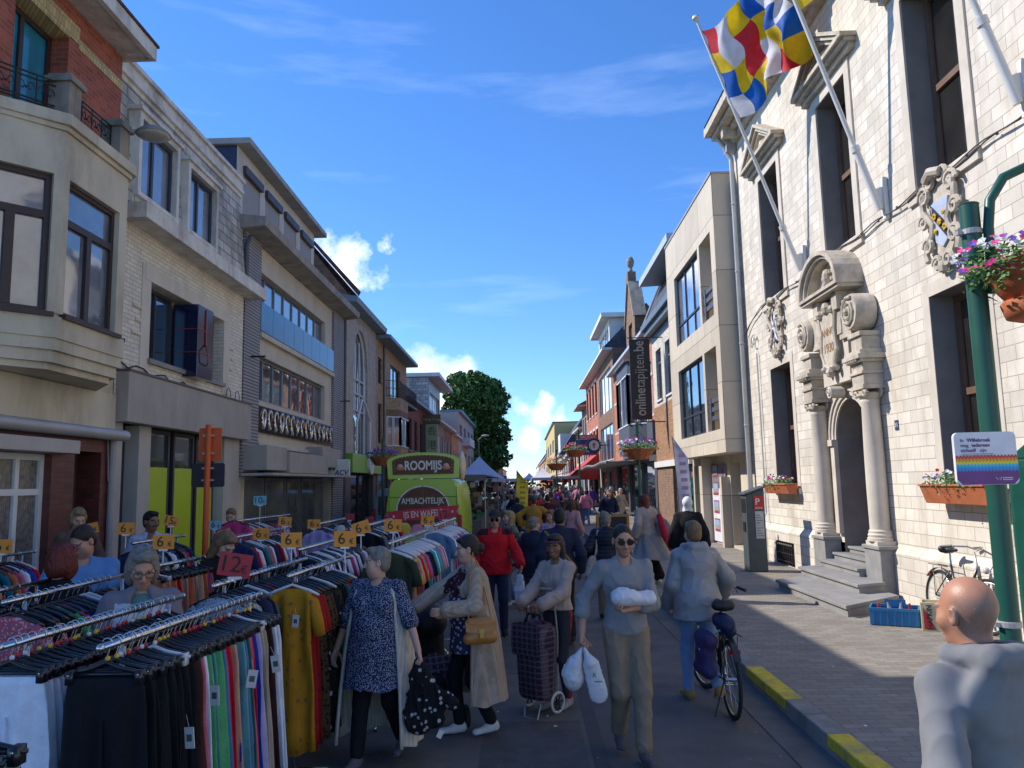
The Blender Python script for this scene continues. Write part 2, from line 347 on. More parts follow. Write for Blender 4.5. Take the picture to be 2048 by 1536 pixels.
dgrey = mat('metal_dark_grey', (.09,.09,.095), .45, .1, 3)
frD = mat('frame_dark_brown', (.045,.025,.022), .5, .1, 4)
frA = mat('frame_anthracite', (.035,.04,.055), .45, .1, 4)
frG = mat('frame_grey_aluminium', (.20,.20,.21), .4, .08, 3, metal=.4)
frW = mat('frame_white', (.68,.69,.70), .5, .05, 4)
iron = mat('wrought_iron', (.02,.018,.018), .5, .2, 10)
panelb = mat('panel_blue', (.035,.16,.33), .22, .12, 1.2, spec=.9)
gutb = mat('gutter_blue_grey', (.17,.25,.30), .5, .1, 3)
alu = mat('aluminium_grey', (.42,.41,.40), .45, .06, 3, metal=.3)
black = mat('near_black', (.015,.015,.017), .5, .2, 5)
inside = mat('room_dark', (.05,.045,.04), .9)
pvc = mat('pipe_pvc_grey', (.33,.32,.32), .5, .06, 4)
lime = mat('window_film_lime', (.42,.55,.03), .25, .05, 2, spec=.8)
bluestone = mat('bluestone', (.27,.265,.26), .75, .12, 4, bump=.2, bscale=80, dirt=.3)
# ================================================================ LEFT 1: red brick house with bay
LX = -6.2
b = thing('bay_window_house', 'red brick house with cream rendered bay window and iron balcony at near left', 'house', (LX-2, 8, 0))
B1 = b; mb = MB()
wall(mb, 1, LX, 3, 11.64, 0, 3.5, [(8.3,10.2,.6,2.55), (10.72,11.4,.12,2.62,.7), (4,7.4,.6,2.55)], m=1)
wall(mb, 1, LX, 3, 11.64, 3.5, 6.45, [(5.2,6.8,4.2,5.9)], m=0)
mb.build('ground_floor_wall', [cream, mat('brick_dark_red_glazed', (.13,.035,.03), .35, .15, 3, brick=(.2,.07,(.07,.03,.03),.006))], b)
mb = MB(); slab(mb, 1, LX, .01, .06, 3, 11.63, 2.96, 3.49); mb.build('render_band', cream, b)
mb = MB(); wall(mb, 1, LX, 8.5, 11.5, 6.45, 8.85, [(8.95,10.08,6.6,8.35)], depth=.3); wall(mb, 1, LX, 3, 8.5, 6.45, 7.3)  # unseen near end of the house lowered so sun reaches the bald man
mb.quad((LX,8.5,7.3),(LX-8,8.5,7.3),(LX-8,8.5,8.85),(LX,8.5,8.85))
mb.quad((LX,11.5,6.45),(LX-8,11.5,6.45),(LX-8,11.5,8.85),(LX,11.5,8.85)); mb.build('wall', redb, b)
mb = MB(); slab(mb, 1, LX, -8, -.36, 8.51, 11.49, 0, 8.85); slab(mb, 1, LX, -8, -.01, 3, 8.5, 6.3, 7.29); slab(mb, 1, LX, -8, -.75, 3, 8.5, 0, 6.3); mb.build('core', inside, b)
mb = MB(); slab(mb, 1, LX, 0, .012, 10.3, 11.5, 8.30, 8.44); slab(mb, 1, LX, 0, .02, 8.7, 10.3, 8.352, 8.6)
slab(mb, 1, LX, -.3, .014, 8.95, 10.08, 8.33, 8.353); mb.build('brick_band', yelb, b)
mb = MB(); slab(mb, 1, LX, 0, .42, 8.5, 11.52, 8.85, 8.87); slab(mb, 1, LX, .42, .5, 8.5, 11.58, 8.82, 9.05); slab(mb, 1, LX, -.1, .42, 11.52, 11.58, 8.82, 9.05)
co = mb.build('cornice', whtc, b); mb = MB(); slab(mb, 1, LX, -.3, .53, 8.5, 11.61, 9.05, 9.09); mb.prism([(LX+.5,8.5,9.09),(LX-4,8.5,11.5),(LX-8,8.5,9.09)], (0,3.05,0)); mb.build('roof', tile, b)
win(b, 1, LX, 8.95, 10.08, 6.6, 8.33, frD, mat('door_glass_teal', (.02,.22,.32), .08, .3, 1.5, spec=1), cols=(.45,), bar=.08, inset=.24)
# bay
def bayring(o, z): return [(LX, 8.22-o*.3, z), (-5.5+o, 8.98-o*.5, z), (-5.5+o, 10.5+o*.5, z), (LX, 11.22+o*.3, z)]
def bayslab(mb, o, z0, z1, m=0): mb.prism(bayring(o, z0), (0,0,z1-z0), m)
mb = MB()
for o_, a, c in ((-.12,3.5,3.58), (-.05,3.58,3.72), (0,3.72,3.86), (.025,3.86,4.12)): bayslab(mb, o_, a, c)
bayslab(mb, -.02, 4.12, 4.16); bayslab(mb, .0, 5.86, 6.42); bayslab(mb, .04, 6.42, 6.48); bayslab(mb, .09, 6.48, 6.62)
# corner piers of the bay
R4 = bayring(0, 4.16)
def pierbetween(a, c, t0, t1, z0, z1, th=.16, m=0):
    a = Vector(a); c = Vector(c); dv = (c-a); n = Vector((dv.y,-dv.x,0)).normalized(); p0 = a+dv*t0; p1 = a+dv*t1
    q = [p0, p1, p1-n*th, p0-n*th]; mb.prism([(v.x,v.y,z0) for v in q], (0,0,z1-z0), m)
pierbetween(R4[0], R4[1], 0, .1, 4.16, 5.86); pierbetween(R4[0], R4[1], .9, 1, 4.16, 5.86); pierbetween(R4[1], R4[2], 0, .09, 4.16, 5.86); pierbetween(R4[1], R4[2], .87, 1, 4.16, 5.86)
pierbetween(R4[2], R4[3], 0, .15, 4.16, 5.86); pierbetween(R4[2], R4[3], .85, 1, 4.16, 5.86)
bay = mb.build('bay', cream, b)
mb = MB(); wd = MB(); pn = MB(); sl_ = MB()
def baywin(a, c, t0, t1, cols):
    a = Vector(a); c = Vector(c); dv = c-a; n = Vector((dv.y,-dv.x,0)).normalized(); Lg = dv.length; d = dv.normalized()
    f = MB(); f.T = Matrix(((d.x, n.x, 0, (a+dv*t0).x), (d.y, n.y, 0, (a+dv*t0).y), (0,0,1,4.16), (0,0,0,1))); W = Lg*(t1-t0)
    H = 1.7; br = .065
    f.box(0, W, -.14, -.07, 0, br); f.box(0, W, -.14, -.07, H-br, H); f.box(0, br, -.14, -.07, br, H-br); f.box(W-br, W, -.14, -.07, br, H-br); f.box(br, W-br, -.14, -.066, 1.15, 1.24)
    for cc in cols: f.box(W*cc-.05, W*cc+.05, -.14, -.063, br, 1.15)
    wo = f.build('window', frD, bay); q = MB(); q.T = f.T; q.quad((.02,-.11,.02),(W-.02,-.11,.02),(W-.02,-.11,H-.02),(.02,-.11,H-.02)); q.build('pane', GLC, bay)
    s = MB(); s.T = f.T; s.box(-.06, W+.06, -.06, .07, -.055, .0); s.build('sill', frD, bay)
baywin(R4[0], R4[1], .1, .9, (.5,)); baywin(R4[1], R4[2], .09, .87, (.5,)); baywin(R4[2], R4[3], .15, .85, ())
# balcony posts and iron rails
mb = MB(); rl = MB()
def post(x, y, w=.13, z1=7.08): mb.box(x-w, x+w, y-w, y+w, 6.62, z1); mb.box(x-w-.04, x+w+.04, y-w-.04, y+w+.04, z1, z1+.07); mb.box(x-w-.01, x+w+.01, y-w-.01, y+w+.01, z1+.07, z1+.11)
post(-5.62, 9.12); mb.build('balcony_post', creamd, b); mb = MB(); post(-5.62, 10.34); mb.build('balcony_post', creamd, b)
def rail(p0, p1):
    p0 = Vector(p0); p1 = Vector(p1); d = p1-p0; Ln = d.length
    for z in (.06, .1, .36, .42): rl.tube([p0+Vector((0,0,z)), p1+Vector((0,0,z))], .011, 6)
    n = max(2, int(Ln/.22))
    for i in range(n+1): q = p0+d*(i/n); rl.tube([q+Vector((0,0,.0)), q+Vector((0,0,.42))], .009, 5)
    for i in range(n):
        c = p0+d*((i+.5)/n)+Vector((0,0,.23)); r = min(.1, Ln/n*.42); dn = d.normalized()
        for sg in (1, -1):
            rl.tube([c+dn*(sg*(r*.5)+r*.5*sg*cos(a*.7)*(1-a/9))+Vector((0,0,r*(1-a/9)*sin(a*.7))) for a in range(9)], .007, 4)
        rl.sph(c, .018, 6)
rail((-5.62,9.25,6.66), (-5.62,10.2,6.66)); rail((-6.2,8.3,6.66), (-5.66,9.0,6.66)); rail((-5.66,10.47,6.66), (-6.2,11.2,6.66)); rl.build('balcony_rail', iron, b)
# ground floor joinery
win(b, 1, LX, 8.3, 10.2, .6, 2.55, frW, mat('lace_behind_glass', (.10,.10,.095), .25, .5, 14, spec=.8, wave=(9,'Y',(.17,.17,.16),1.5)), cols=(.72,), rows=(.75,), bar=.08, inset=.1)
part(b, 'shutter_box', alu, (0,.2,8.2,10.5,2.56,2.74), side=1, X=LX, bevel=.01)
mb = MB(); mb.tube([(LX+.16,3.2,2.88),(LX+.16,11.75,2.88)], .085, 12); slab(mb, 1, LX, 0, .14, 3.2, 11.75, 2.9, 2.955); mb.build('awning_cassette', alu, b, smooth='auto')
mb = MB(); mb.box(LX-.68,LX-.63,10.72,11.4,.12,2.6); mb.box(LX-.63,LX-.6,10.85,11.27,.3,1.2); mb.box(LX-.63,LX-.6,10.85,11.27,1.4,2.4); mb.build('door', mat('door_wood_dark', (.06,.03,.022), .5, .2, 3), b)
mb = MB(); mb.tube([(LX+.05,11.62,2.95),(LX+.05,11.62,.15)], .05, 10); mb.tube([(LX+.03,11.55,3.4),(LX+.03,11.5,2.9),(LX+.03,11.56,2.2)], .008, 5); mb.build('downpipe', pvc, b)
# street lamp fixed to the balcony
b = thing('wall_lamp', 'weathered grey street lamp disc on an arm at the balcony corner', 'street lamp', (-5.5,10.4,7.12))
mb = MB(); mb.tube([(-5.56,10.38,7.1),(-5.42,10.46,7.12),(-5.3,10.52,7.17)], .03, 8); mb.build('arm', pvc, b)
mb = MB(); mb.lathe([(.0,.10),(.05,.11),(.12,.085),(.19,.045),(.235,.0),(.24,-.02)], (-5.2,10.56,7.12), 24); mb.build('shade', mat('lamp_weathered', (.28,.27,.24), .6, .2, 8, dirt=.5), b, smooth=True)
mb = MB(); mb.lathe([(.225,-.02),(.2,-.05),(.1,-.075),(0.001,-.08)], (-5.2,10.56,7.12), 24); mb.build('lens', mat('lamp_lens', (.4,.39,.35), .3, .1, 8), b, smooth=True)
# ================================================================ LEFT 2: white brick mansard house, empty shop below
b = thing('mansard_shop_house', 'white painted brick house with weathered mansard roof above a lime green shopfront', 'house', (LX-2, 14, 0))
mb = MB(); wall(mb, 1, LX, 11.66, 17.02, 3.1, 6.32, [(12.68,15.88,4.22,5.52,.3)]); mb.build('wall', whiteb, b)
mb = MB(); slab(mb, 1, LX, 0, .03, 12.45, 16.1, 5.524, 5.78); slab(mb, 1, LX, 0, .022, 12.38, 12.677, 4.0, 5.78); slab(mb, 1, LX, 0, .022, 15.883, 16.2, 4.0, 5.78)
for i in range(3):
    for (a, c) in ((12.1, 12.378), (16.202, 16.42)): slab(mb, 1, LX, 0, .03, a+(.1 if i % 2 else 0), c-(.0 if i % 2 else .0), 4.55+i*.22, 4.6+i*.22)
mb.build('window_surround', mat('render_white', (.64,.59,.49), .85, .08, 2, dirt=.3), b)
part(b, 'core', inside, (-8,-.36,11.66,17.02,0,6.4), side=1, X=LX)
for (a, c) in ((12.69, 13.95), (14.75, 15.87)): win(b, 1, LX, a, c, 4.22, 5.52, frA, cols=(.5,), bar=.055, inset=.2, sill=bluestone)
mb = MB(); slab(mb, 1, LX, -.2, .27, 14.0, 14.7, 4.1, 5.45); o = mb.build('light_box', mat('sign_panel_navy', (.008,.012,.05), .12, .1, 2, spec=1), b, bevel=.01)
mb = MB()
for z in (4.55, 4.98): slab(mb, 1, LX, -.1, .28, 13.99, 14.71, z, z+.015)
slab(mb, 1, LX, .27, .29, 14.32, 14.36, 4.7, 5.4); mb.tube([(LX+.28,14.34,4.75),(LX+.35,14.25,4.6),(LX+.35,14.3,4.4),(LX+.28,14.4,4.35)], .012, 6); mb.build('trim', mat('trim_red', (.3,.05,.04), .5), b)
mb = MB(); slab(mb, 1, LX, 0, .36, 11.66, 17.3, 6.3, 6.32); slab(mb, 1, LX, .36, .42, 11.62, 17.3, 6.28, 6.5); slab(mb, 1, LX, -.2, .36, 11.62, 11.66, 6.28, 6.5); slab(mb, 1, LX, -.3, .42, 11.62, 17.3, 6.5, 6.53); mb.build('cornice', whtc, b)
# mansard slope (leans back), parapet moulding
def mans(u0, u1): return [(LX+.06,u0,6.53),(LX+.06,u1,6.53),(LX-.12,u1,8.62),(LX-.12,u0,8.62)]
dorm = [(12.0,13.28,6.86,8.08), (13.85,15.08,6.86,8.02)]
mb = MB()
def mq(u0, u1, z0, z1):
    f = lambda z: LX+.06-.18*(z-6.53)/2.09
    mb.quad((f(z0),u0,z0),(f(z0),u1,z0),(f(z1),u1,z1),(f(z1),u0,z1))
mq(11.4,17.0,6.53,6.86); mq(11.4,12.0,6.86,8.62); mq(13.28,13.85,6.86,8.62); mq(15.08,17.0,6.86,8.62); mq(12,13.28,8.08,8.62); mq(13.85,15.08,8.02,8.62)
mb.quad((LX,17.0,6.53),(LX-.12,17.0,8.62),(LX-8,17.0,8.62),(LX-8,17.0,6.53))
mb.build('mansard', slatew, b)
mb = MB(); mb.box(LX-8, LX-.35, 11.45, 16.98, 6.54, 8.7); mb.build('roof', dgrey, b)
mb = MB()
for e, z0, z1 in ((-.1,8.62,8.7), (-.04,8.7,8.78), (-.07,8.78,8.95), (-.01,8.95,9.03)): slab(mb, 1, LX, -.5, e, 11.35, 17.02, z0, z1)
mb.build('parapet', whtc, b)
for (a, c, z0, z1) in dorm:
    mb = MB()
    for (p, q, r, s) in ((a-.1,a,z0-.02,z1+.1), (c,c+.1,z0-.02,z1+.1), (a,c,z1,z1+.1)): slab(mb, 1, LX, -.35, .12, p, q, r, s)
    slab(mb, 1, LX, -.3, .17, a-.16, c+.16, z1+.101, z1+.17); slab(mb, 1, LX, 0, .13, a-.1, c+.1, z0-.1, z0-.021)
    mb.build('dormer', whtc, b); win(b, 1, LX, a, c, z0, z1, frA, GLC, cols=(.45,), bar=.07, inset=-.02)
part(b, 'shop_fascia', greyc, (0,.2,11.72,17.1,3.1,3.88), side=1, X=LX, bevel=.01)
mb = MB(); slab(mb, 1, LX, 0, .23, 11.7, 17.12, 3.88, 3.91); mb.build('fascia_flashing', dgrey, b)
mb = MB()
for (a, c) in ((11.68,12.02), (12.55,12.95), (16.15,17.02)): slab(mb, 1, LX, -.3, -.02, a, c, 0, 3.1)
slab(mb, 1, LX, -.3, -.04, 12.951, 16.149, 0, .45); mb.build('pillar', mat('pillar_offwhite', (.44,.42,.39), .7, .06, 2, dirt=.3), b)
win(b, 1, LX, 12.02, 12.55, .12, 3.1, frA, cols=(), rows=(.72,), bar=.09, inset=.25, name='door')
for (a, c) in ((12.97,14.1), (14.25,15.15), (15.25,16.13)):
    w_ = win(b, 1, LX, a, c, .46, 3.1, frA, mat('shop_glass', (.05,.06,.055), .04, .4, 1.2, spec=1), cols=(), bar=.07, inset=.22)
    q = MB(); q.quad((LX-.225,a+.07,.53),(LX-.225,c-.07,.53),(LX-.225,c-.07,2.45),(LX-.225,a+.07,2.45)); q.build('film', lime, w_)
mb = MB(); mb.tube([(LX+.02,11.75,4.05)]+[(LX+.03,11.75+i*.25,4.02-.05*sin(i*1.9)-.008*i) for i in range(1,20)]+[(LX+.03,16.9,3.95)], .012, 5)
for c in (16.0, 16.5): mb.tube([(LX+.1,c+.12*cos(a),3.98+.14*sin(a)) for a in [i*.45 for i in range(15)]], .008, 5)
mb.build('cable', iron, b)
# ================================================================ LEFT 3: office block with blue panels
b = thing('blue_panel_office', 'grey and beige office block with a blue panel band and shuttered attic', 'office building', (LX-2, 22, 0))
mb = MB()
for (a, c) in ((17.06,18.1), (25.3,26.75)): part(b, 'pier', greyb, (-.3, .02, a, c, 2.3 if a < 20 else 0, 7.85), side=1, X=LX)
mb = MB(); wall(mb, 1, LX-.06, 18.1, 25.3, 2.95, 7.85, [(18.15,24.45,4.12,5.2,.3), (18.15,24.45,6.5,7.25,.3)]); mb.build('wall', beige, b)
part(b, 'core', inside, (-9,-.4,17.06,26.9,0,7.85), side=1, X=LX)
mb = MB()
for i in range(8): slab(mb, 1, LX, -.02, .03, 18.12+i*.8925, 18.12+(i+1)*.8925-.02, 5.78, 6.48)
mb.build('blue_panel', panelb, b)
part(b, 'string_course', beige, (-.05,.06,18.11,25.28,5.62,5.74), (-.05,.05,18.11,25.28,3.02,3.12), side=1, X=LX)
win(b, 1, LX-.06, 18.15, 24.45, 6.5, 7.25, frG, GLC, cols=[i/8 for i in range(1,8)], bar=.06, inset=.12)
win(b, 1, LX-.06, 18.15, 24.45, 4.12, 5.2, frG, GL, cols=[i/8 for i in range(1,8)], bar=.07, inset=.12)
# ornamental metal relief
orn = MB(); slab(orn, 1, LX, .0, .03, 18.1, 25.2, 3.36, 3.98, 0)
brz = mat('relief_bronze', (.30,.16,.09), .3, .2, 3, metal=.7); slv = mat('relief_silver', (.75,.72,.66), .25, .1, 3, metal=.8)
random.seed(5)
for i in range(15):
    u = 18.35+i*.46; r = U(.17,.25)
    orn.tube([(LX+.06, u+r*.6*cos(a*.5)*(1-.03*a), 3.67+r*sin(a*.5)) for a in range(12 if i % 3 else 14)], [.012+.03*abs(sin(a*.6)) for a in range(12 if i % 3 else 14)], 6, 1)
    orn.tube([(LX+.05, u-.12+.1*sin(a*.7), 3.42+a*.05) for a in range(11)], [.01+.035*abs(sin(a*.5)) for a in range(11)], 6, 2)
orn.build('relief', [mat('relief_back', (.06,.045,.04), .5, .3, 5), slv, brz], b, smooth=True)
mb = MB(); p3 = [(17.0,7.85),(27.0,7.85)]
mb.prism([(LX-.1,16.85,7.86),(LX+.5,16.85,7.92),(LX+.52,16.85,8.12),(LX-.1,16.85,8.2)], (0,10.1,0)); mb.build('eave', mat('concrete_weathered', (.34,.31,.27), .85, .15, 2, dirt=.7, col2=(.12,.11,.1)), b)
mb = MB(); wall(mb, 1, LX-.6, 18.0, 25.0, 8.15, 10.35, [(18.45+i*1.65, 18.45+i*1.65+1.25, 8.55, 9.95, .1) for i in range(4)])
mb.quad((LX-.6,18,8.15),(LX-.6,18,10.35),(LX-5,18,10.35),(LX-5,18,8.15), 1); mb.quad((LX-.6,25,8.15),(LX-5,25,8.15),(LX-5,25,10.35),(LX-.6,25,10.35), 1); mb.build('attic', [beige, mat('cladding_navy', (.02,.03,.06), .4)], b)
part(b, 'attic_roof', mat('roof_edge_grey', (.33,.32,.30), .8, .1, 2, dirt=.5), (-4.5,-.25,17.9,25.3,10.35,10.5), side=1, X=LX, bevel=.01)
part(b, 'attic_core', inside, (-5,-.75,18.05,24.95,8.15,10.34), side=1, X=LX)
for i in range(4):
    u = 18.45+i*1.65; mb = MB(); slab(mb, 1, LX-.6, -.08, -.03, u, u+1.25, 8.75 if i == 0 else 8.55, 9.8); mb.build('shutter', mat('shutter_beige', (.36,.32,.29), .7, .05, 3, wave=(4,'Z',(.3,.27,.25),0)), b)
    mb = MB(); slab(mb, 1, LX-.6, -.06, .09, u-.03, u+1.28, 9.8, 10.0); mb.build('shutter_box', mat('box_brown', (.07,.05,.05), .5), b)
mb = MB()
for (a, c, z0, z1, d) in ((17.15,18.6,2.45,3.0,.55), (18.62,22.3,2.4,2.9,.62), (22.32,24.6,2.62,3.2,.45)): slab(mb, 1, LX, 0, d, a, c, z0, z1)
mb.build('canopy_box', greyc, b, bevel=.012)
part(b, 'canopy', alu, (0,.7,17.1,25.6,2.33,2.385), side=1, X=LX)
mb = MB()
for a in (17.1, 25.2): slab(mb, 1, LX, -.3, -.05, a, a+.35, 0, 2.33)
slab(mb, 1, LX, -.3, -.08, 17.46, 25.19, 0, .4); mb.build('pillar', cream, b)
for (a, c) in ((17.5,19.4), (19.5,21.2), (21.3,22.6), (22.7,25.1)): win(b, 1, LX, a, c, .42, 2.3, frG, mat('shop_glass_grey', (.13,.14,.14), .08, .3, 1.5, spec=1), cols=(), bar=.06, inset=.25)
mb = MB(); mb.tube([(LX+.04,26.82,7.9),(LX+.04,26.82,.2)], .05, 8); mb.build('downpipe', dgrey, b); mb = MB(); mb.tube([(LX+.1,17.1,7.75),(LX+.06,17.0,7.5),(LX+.05,17.03,6.6)], .05, 8); mb.build('downpipe', dgrey, b)
part(b, 'bracket', iron, (0,.35,17.5,17.54,5.02,5.06), side=1, X=LX); part(b, 'bracket', iron, (0,.35,26.2,26.24,4.9,4.94), side=1, X=LX)
# projecting sign: three-pointed emblem and letters
b = thing('projecting_sign', 'white sign with green emblem and letters ACV projecting from the office', 'sign', (-5.7, 24, 2.6))
mb = MB(); mb.box(-6.1,-5.36,24,24.12,2.36,2.88); mb.build('panel', wht, b, bevel=.01)
mb = MB(); M = frame((-5.6,23.995,2.47), (1,0,0), (0,0,1)); put_text(mb, 'ACV', .21, M, 0, .015, 'CENTER', italic=.2); mb.build('lettering', mat('letter_dark', (.06,.03,.04), .5), b)
mb = MB(); c = (-5.9, 23.985, 2.68)
for a in (90, 210, 330):
    pts = [(c[0]+r*cos(radians(a+d)), c[1], c[2]+r*sin(radians(a+d))) for r, d in ((.05,-60),(.17,-38),(.17,38),(.05,60))]; mb.prism(pts[::-1], (0,.01,0))
mb.build('emblem', mat('emblem_green', (.03,.3,.12), .5), b)
# ================================================================ LEFT 4: arched window
b = thing('arched_window_house', 'pale brick house with a tall arched window over a bright green shopfront', 'house', (LX-2, 30, 0))
AC, AR, AZ = 29.65, 1.3, 6.55
mb = MB(); nseg = 14
xs = [AC-AR+2*AR*i/nseg for i in range(nseg+1)]; p = P(1, LX)
mb.quad(p(0,26.9,3.2), p(0,AC-AR,3.2), p(0,AC-AR,8.5), p(0,26.9,8.5)); mb.quad(p(0,AC+AR,3.2), p(0,32.7,3.2), p(0,32.7,8.5), p(0,AC+AR,8.5))
for i in range(nseg):
    h = [AZ+1.12*sqrt(max(0, AR**2-(x-AC)**2)) for x in xs[i:i+2]]
    mb.quad(p(0,xs[i],h[0]), p(0,xs[i+1],h[1]), p(0,xs[i+1],8.5), p(0,xs[i],8.5)); mb.quad(p(0,xs[i],h[0]), p(-.3,xs[i],h[0]), p(-.3,xs[i+1],h[1]), p(0,xs[i+1],h[1]))
mb.quad(p(0,AC-AR,3.2), p(-.3,AC-AR,3.2), p(-.3,AC-AR,AZ), p(0,AC-AR,AZ)); mb.quad(p(0,AC+AR,3.2), p(0,AC+AR,AZ), p(-.3,AC+AR,AZ), p(-.3,AC+AR,3.2))
mb.quad(p(0,32.7,0), p(-8,32.7,0), p(-8,32.7,8.5), p(0,32.7,8.5)); mb.build('wall', paleb, b)
mb = MB(); pn = MB()
arc = [(AC+AR*cos(a), AZ+1.12*AR*sin(a)) for a in [pi*i/14 for i in range(15)]]
pts = [(AC+AR, 3.3)]+arc+[(AC-AR, 3.3)]
pn.poly([p(-.2,u,z) for u, z in pts]); 
mb.tube([p(-.15,u,z) for u, z in pts], .06, 6)
for u in (AC-.45, AC+.35): mb.tube([p(-.15,u,4.7),p(-.15,u,7.6)], .035, 5)
for z in (4.9, 5.55, 6.1): mb.tube([p(-.15,AC-AR,z),p(-.15,AC+AR,z)], .045, 5)
wo = mb.build('window', frW, b); pn.build('pane', GL, wo)
mb = MB(); mb.tube([p(.05,AC-.9,3.35),p(.05,AC-.9,4.4),p(.12,AC-.3,5.3),p(.12,AC+.2,5.2),p(.12,AC+1.2,4.6),p(.12,AC+1.2,3.35)], .05, 6); mb.build('porch_frame', frW, b)
part(b, 'core', inside, (-8,-.35,26.95,32.65,0,8.5), side=1, X=LX)
mb = MB(); mb.prism([(LX-.1,26.75,8.5),(LX+.45,26.75,8.5),(LX+.5,26.75,8.68),(LX-.1,26.75,8.8)], (0,5.95,0)); mb.build('gutter', gutb, b)
mb = MB(); mb.prism([(LX+.2,26.9,8.7),(LX-1.6,26.9,11.0),(LX-1.6,26.9,8.5)], (0,.3,0)); mb.build('gable', brownb, b)
mb = MB(); mb.prism([(LX+.4,27.2,8.75),(LX-1.6,27.2,11.15),(LX-6,27.2,8.75)], (0,5.5,0)); mb.prism([(LX+.42,26.85,8.8),(LX-1.6,26.85,11.2),(LX-1.6,26.85,11.35),(LX+.5,26.85,8.95)], (0,.4,0)); mb.build('roof', tile, b)
grn = mat('fascia_green', (.16,.42,.03), .4, .08, 2)
mb = MB(); slab(mb, 1, LX, 0, .3, 26.95, 33.0, 2.52, 3.2); mb.build('shop_fascia', grn, b, bevel=.02)
mb = MB(); slab(mb, 1, LX, -.3, .0, 26.95, 28.0, 0, 2.5); slab(mb, 1, LX, -.3, 0, 32.2, 32.7, 0, 2.5); mb.build('pillar', dgrey, b)
win(b, 1, LX, 28.0, 30.2, .3, 2.5, frD, mat('shop_glass_dark', (.012,.014,.016), .05, .3, 1, spec=1), cols=(), inset=.2, name='door'); win(b, 1, LX, 30.3, 32.2, .3, 2.5, frD, MATS['shop_glass_dark'], cols=(), inset=.2)
b = thing('round_sign', 'round white sign with green letters on the green shop fascia', 'sign', (LX+.3, 29.9, 2.95))
mb = MB(); mb.lathe([(.02,0),(.46,0),(.46,.08),(.44,.1),(.001,.1)], (LX+.3,29.9,2.92), 28, axis='x'); mb.build('disc', wht, b, smooth='auto')
mb = MB(); M = frame((LX+.41,29.9,2.98), (0,1,0), (0,0,1)); put_text(mb, 'FS', .42, M, 0, .02)
mb.build('lettering', mat('letter_green', (.02,.35,.2), .5), b)

g = MB(); g.box(-1.0,.1,9.2,11.5,-.13,-.0965); g.box(.9,1.7,4.4,5.3,-.13,-.097); g.box(-.4,.45,5.2,7.4,-.13,-.0968); kind(g.build('road_patch', mat('asphalt_patch', (.08,.08,.08), .9, .25, 5, bump=.6, bscale=120)))
g = MB(); g.lathe([(.01,-.1),(.3,-.1),(.3,-.094),(.26,-.094),(.25,-.0965),(.01,-.0965)], (1.35,10.6,0), 28); tag(g.build('manhole_cover', mat('cast_iron', (.06,.055,.05), .6, .3, 20, bump=.8, bscale=60), None, smooth='auto'), 'round iron manhole cover in the road beyond the bicycle', 'manhole cover')
# ================================================================ generic row house
def rowhouse(side, X, u0, u1, z1, wm, label, cat='house', name='row_house', floors=(), roof='pitch', rm=None, em=None, ov=.35, fm=None, gm=None, ground=None, dep=8, rh=2.2, back=4, sills=None, lintel=None, gmat=None, cols=(.5,)):
    """floors: list of (z0, z1, [ (a,b) fractions ]) ; ground: (z1, material, [(a,b,frame,glass)])"""
    b = thing(name, label, cat, (X-side*2, (u0+u1)/2, 0)); W = u1-u0; fm = fm or frW; rm = rm or tile; em = em or whtc
    holes = []; G = ground[0] if ground else 0
    for (a, c, fr) in floors:
        for (p, q) in fr: holes.append((u0+W*p, u0+W*q, a, c, .15))
    mb = MB(); wall(mb, side, X, u0, u1, G, z1, holes)
    p = P(side, X)
    for u in (u0, u1): mb.quad(p(0,u,0), p(-dep,u,0), p(-dep,u,z1), p(0,u,z1))
    mb.build('wall', wm, b)
    part(b, 'core', inside, (-dep,-.3,u0+.05,u1-.05,0,z1), side=side, X=X)
    for h in holes:
        win(b, side, X, h[0], h[1], h[2], h[3], fm, gm, cols=cols if h[1]-h[0] > 1 else (), bar=.07, inset=.08, sill=sills)
        if lintel:
            l_ = MB(); slab(l_, side, X, 0, .03, h[0]-.12, h[1]+.12, h[3]+.002, h[3]+.2); l_.build('lintel', lintel, b)
    if ground:
        mb = MB(); gz = ground[0]; hs_ = [(u0+W*p_, u0+W*q_, .25, gz-.35, .2) for (p_, q_) in ground[2]]
        wall(mb, side, X+side*.02, u0+.01, u1-.01, 0, gz, hs_); mb.build('shopfront', ground[1], b)
        for h in hs_: win(b, side, X+side*.02, h[0], h[1], h[2], h[3], frA, gm, cols=(), bar=.07, inset=.12)
    if roof == 'pitch':
        mb = MB(); q = [p(ov,u0,z1+.02), p(-back,u0,z1+rh), p(-2*back,u0,z1+.02)]; mb.prism(q, (0,W,0)); mb.build('roof', rm, b)
        mb = MB(); slab(mb, side, X, 0, ov+.08, u0, u1, z1-.14, z1+.015); mb.build('gutter', em, b)
    elif roof == 'flat':
        mb = MB(); slab(mb, side, X, -dep, ov, u0, u1, z1, z1+.25); mb.build('roof', em, b)
    return b
H3 = [(.08,.28),(.4,.6),(.72,.92)]; H2 = [(.12,.42),(.58,.88)]; H4 = [(.06,.2),(.3,.44),(.55,.69),(.8,.94)]
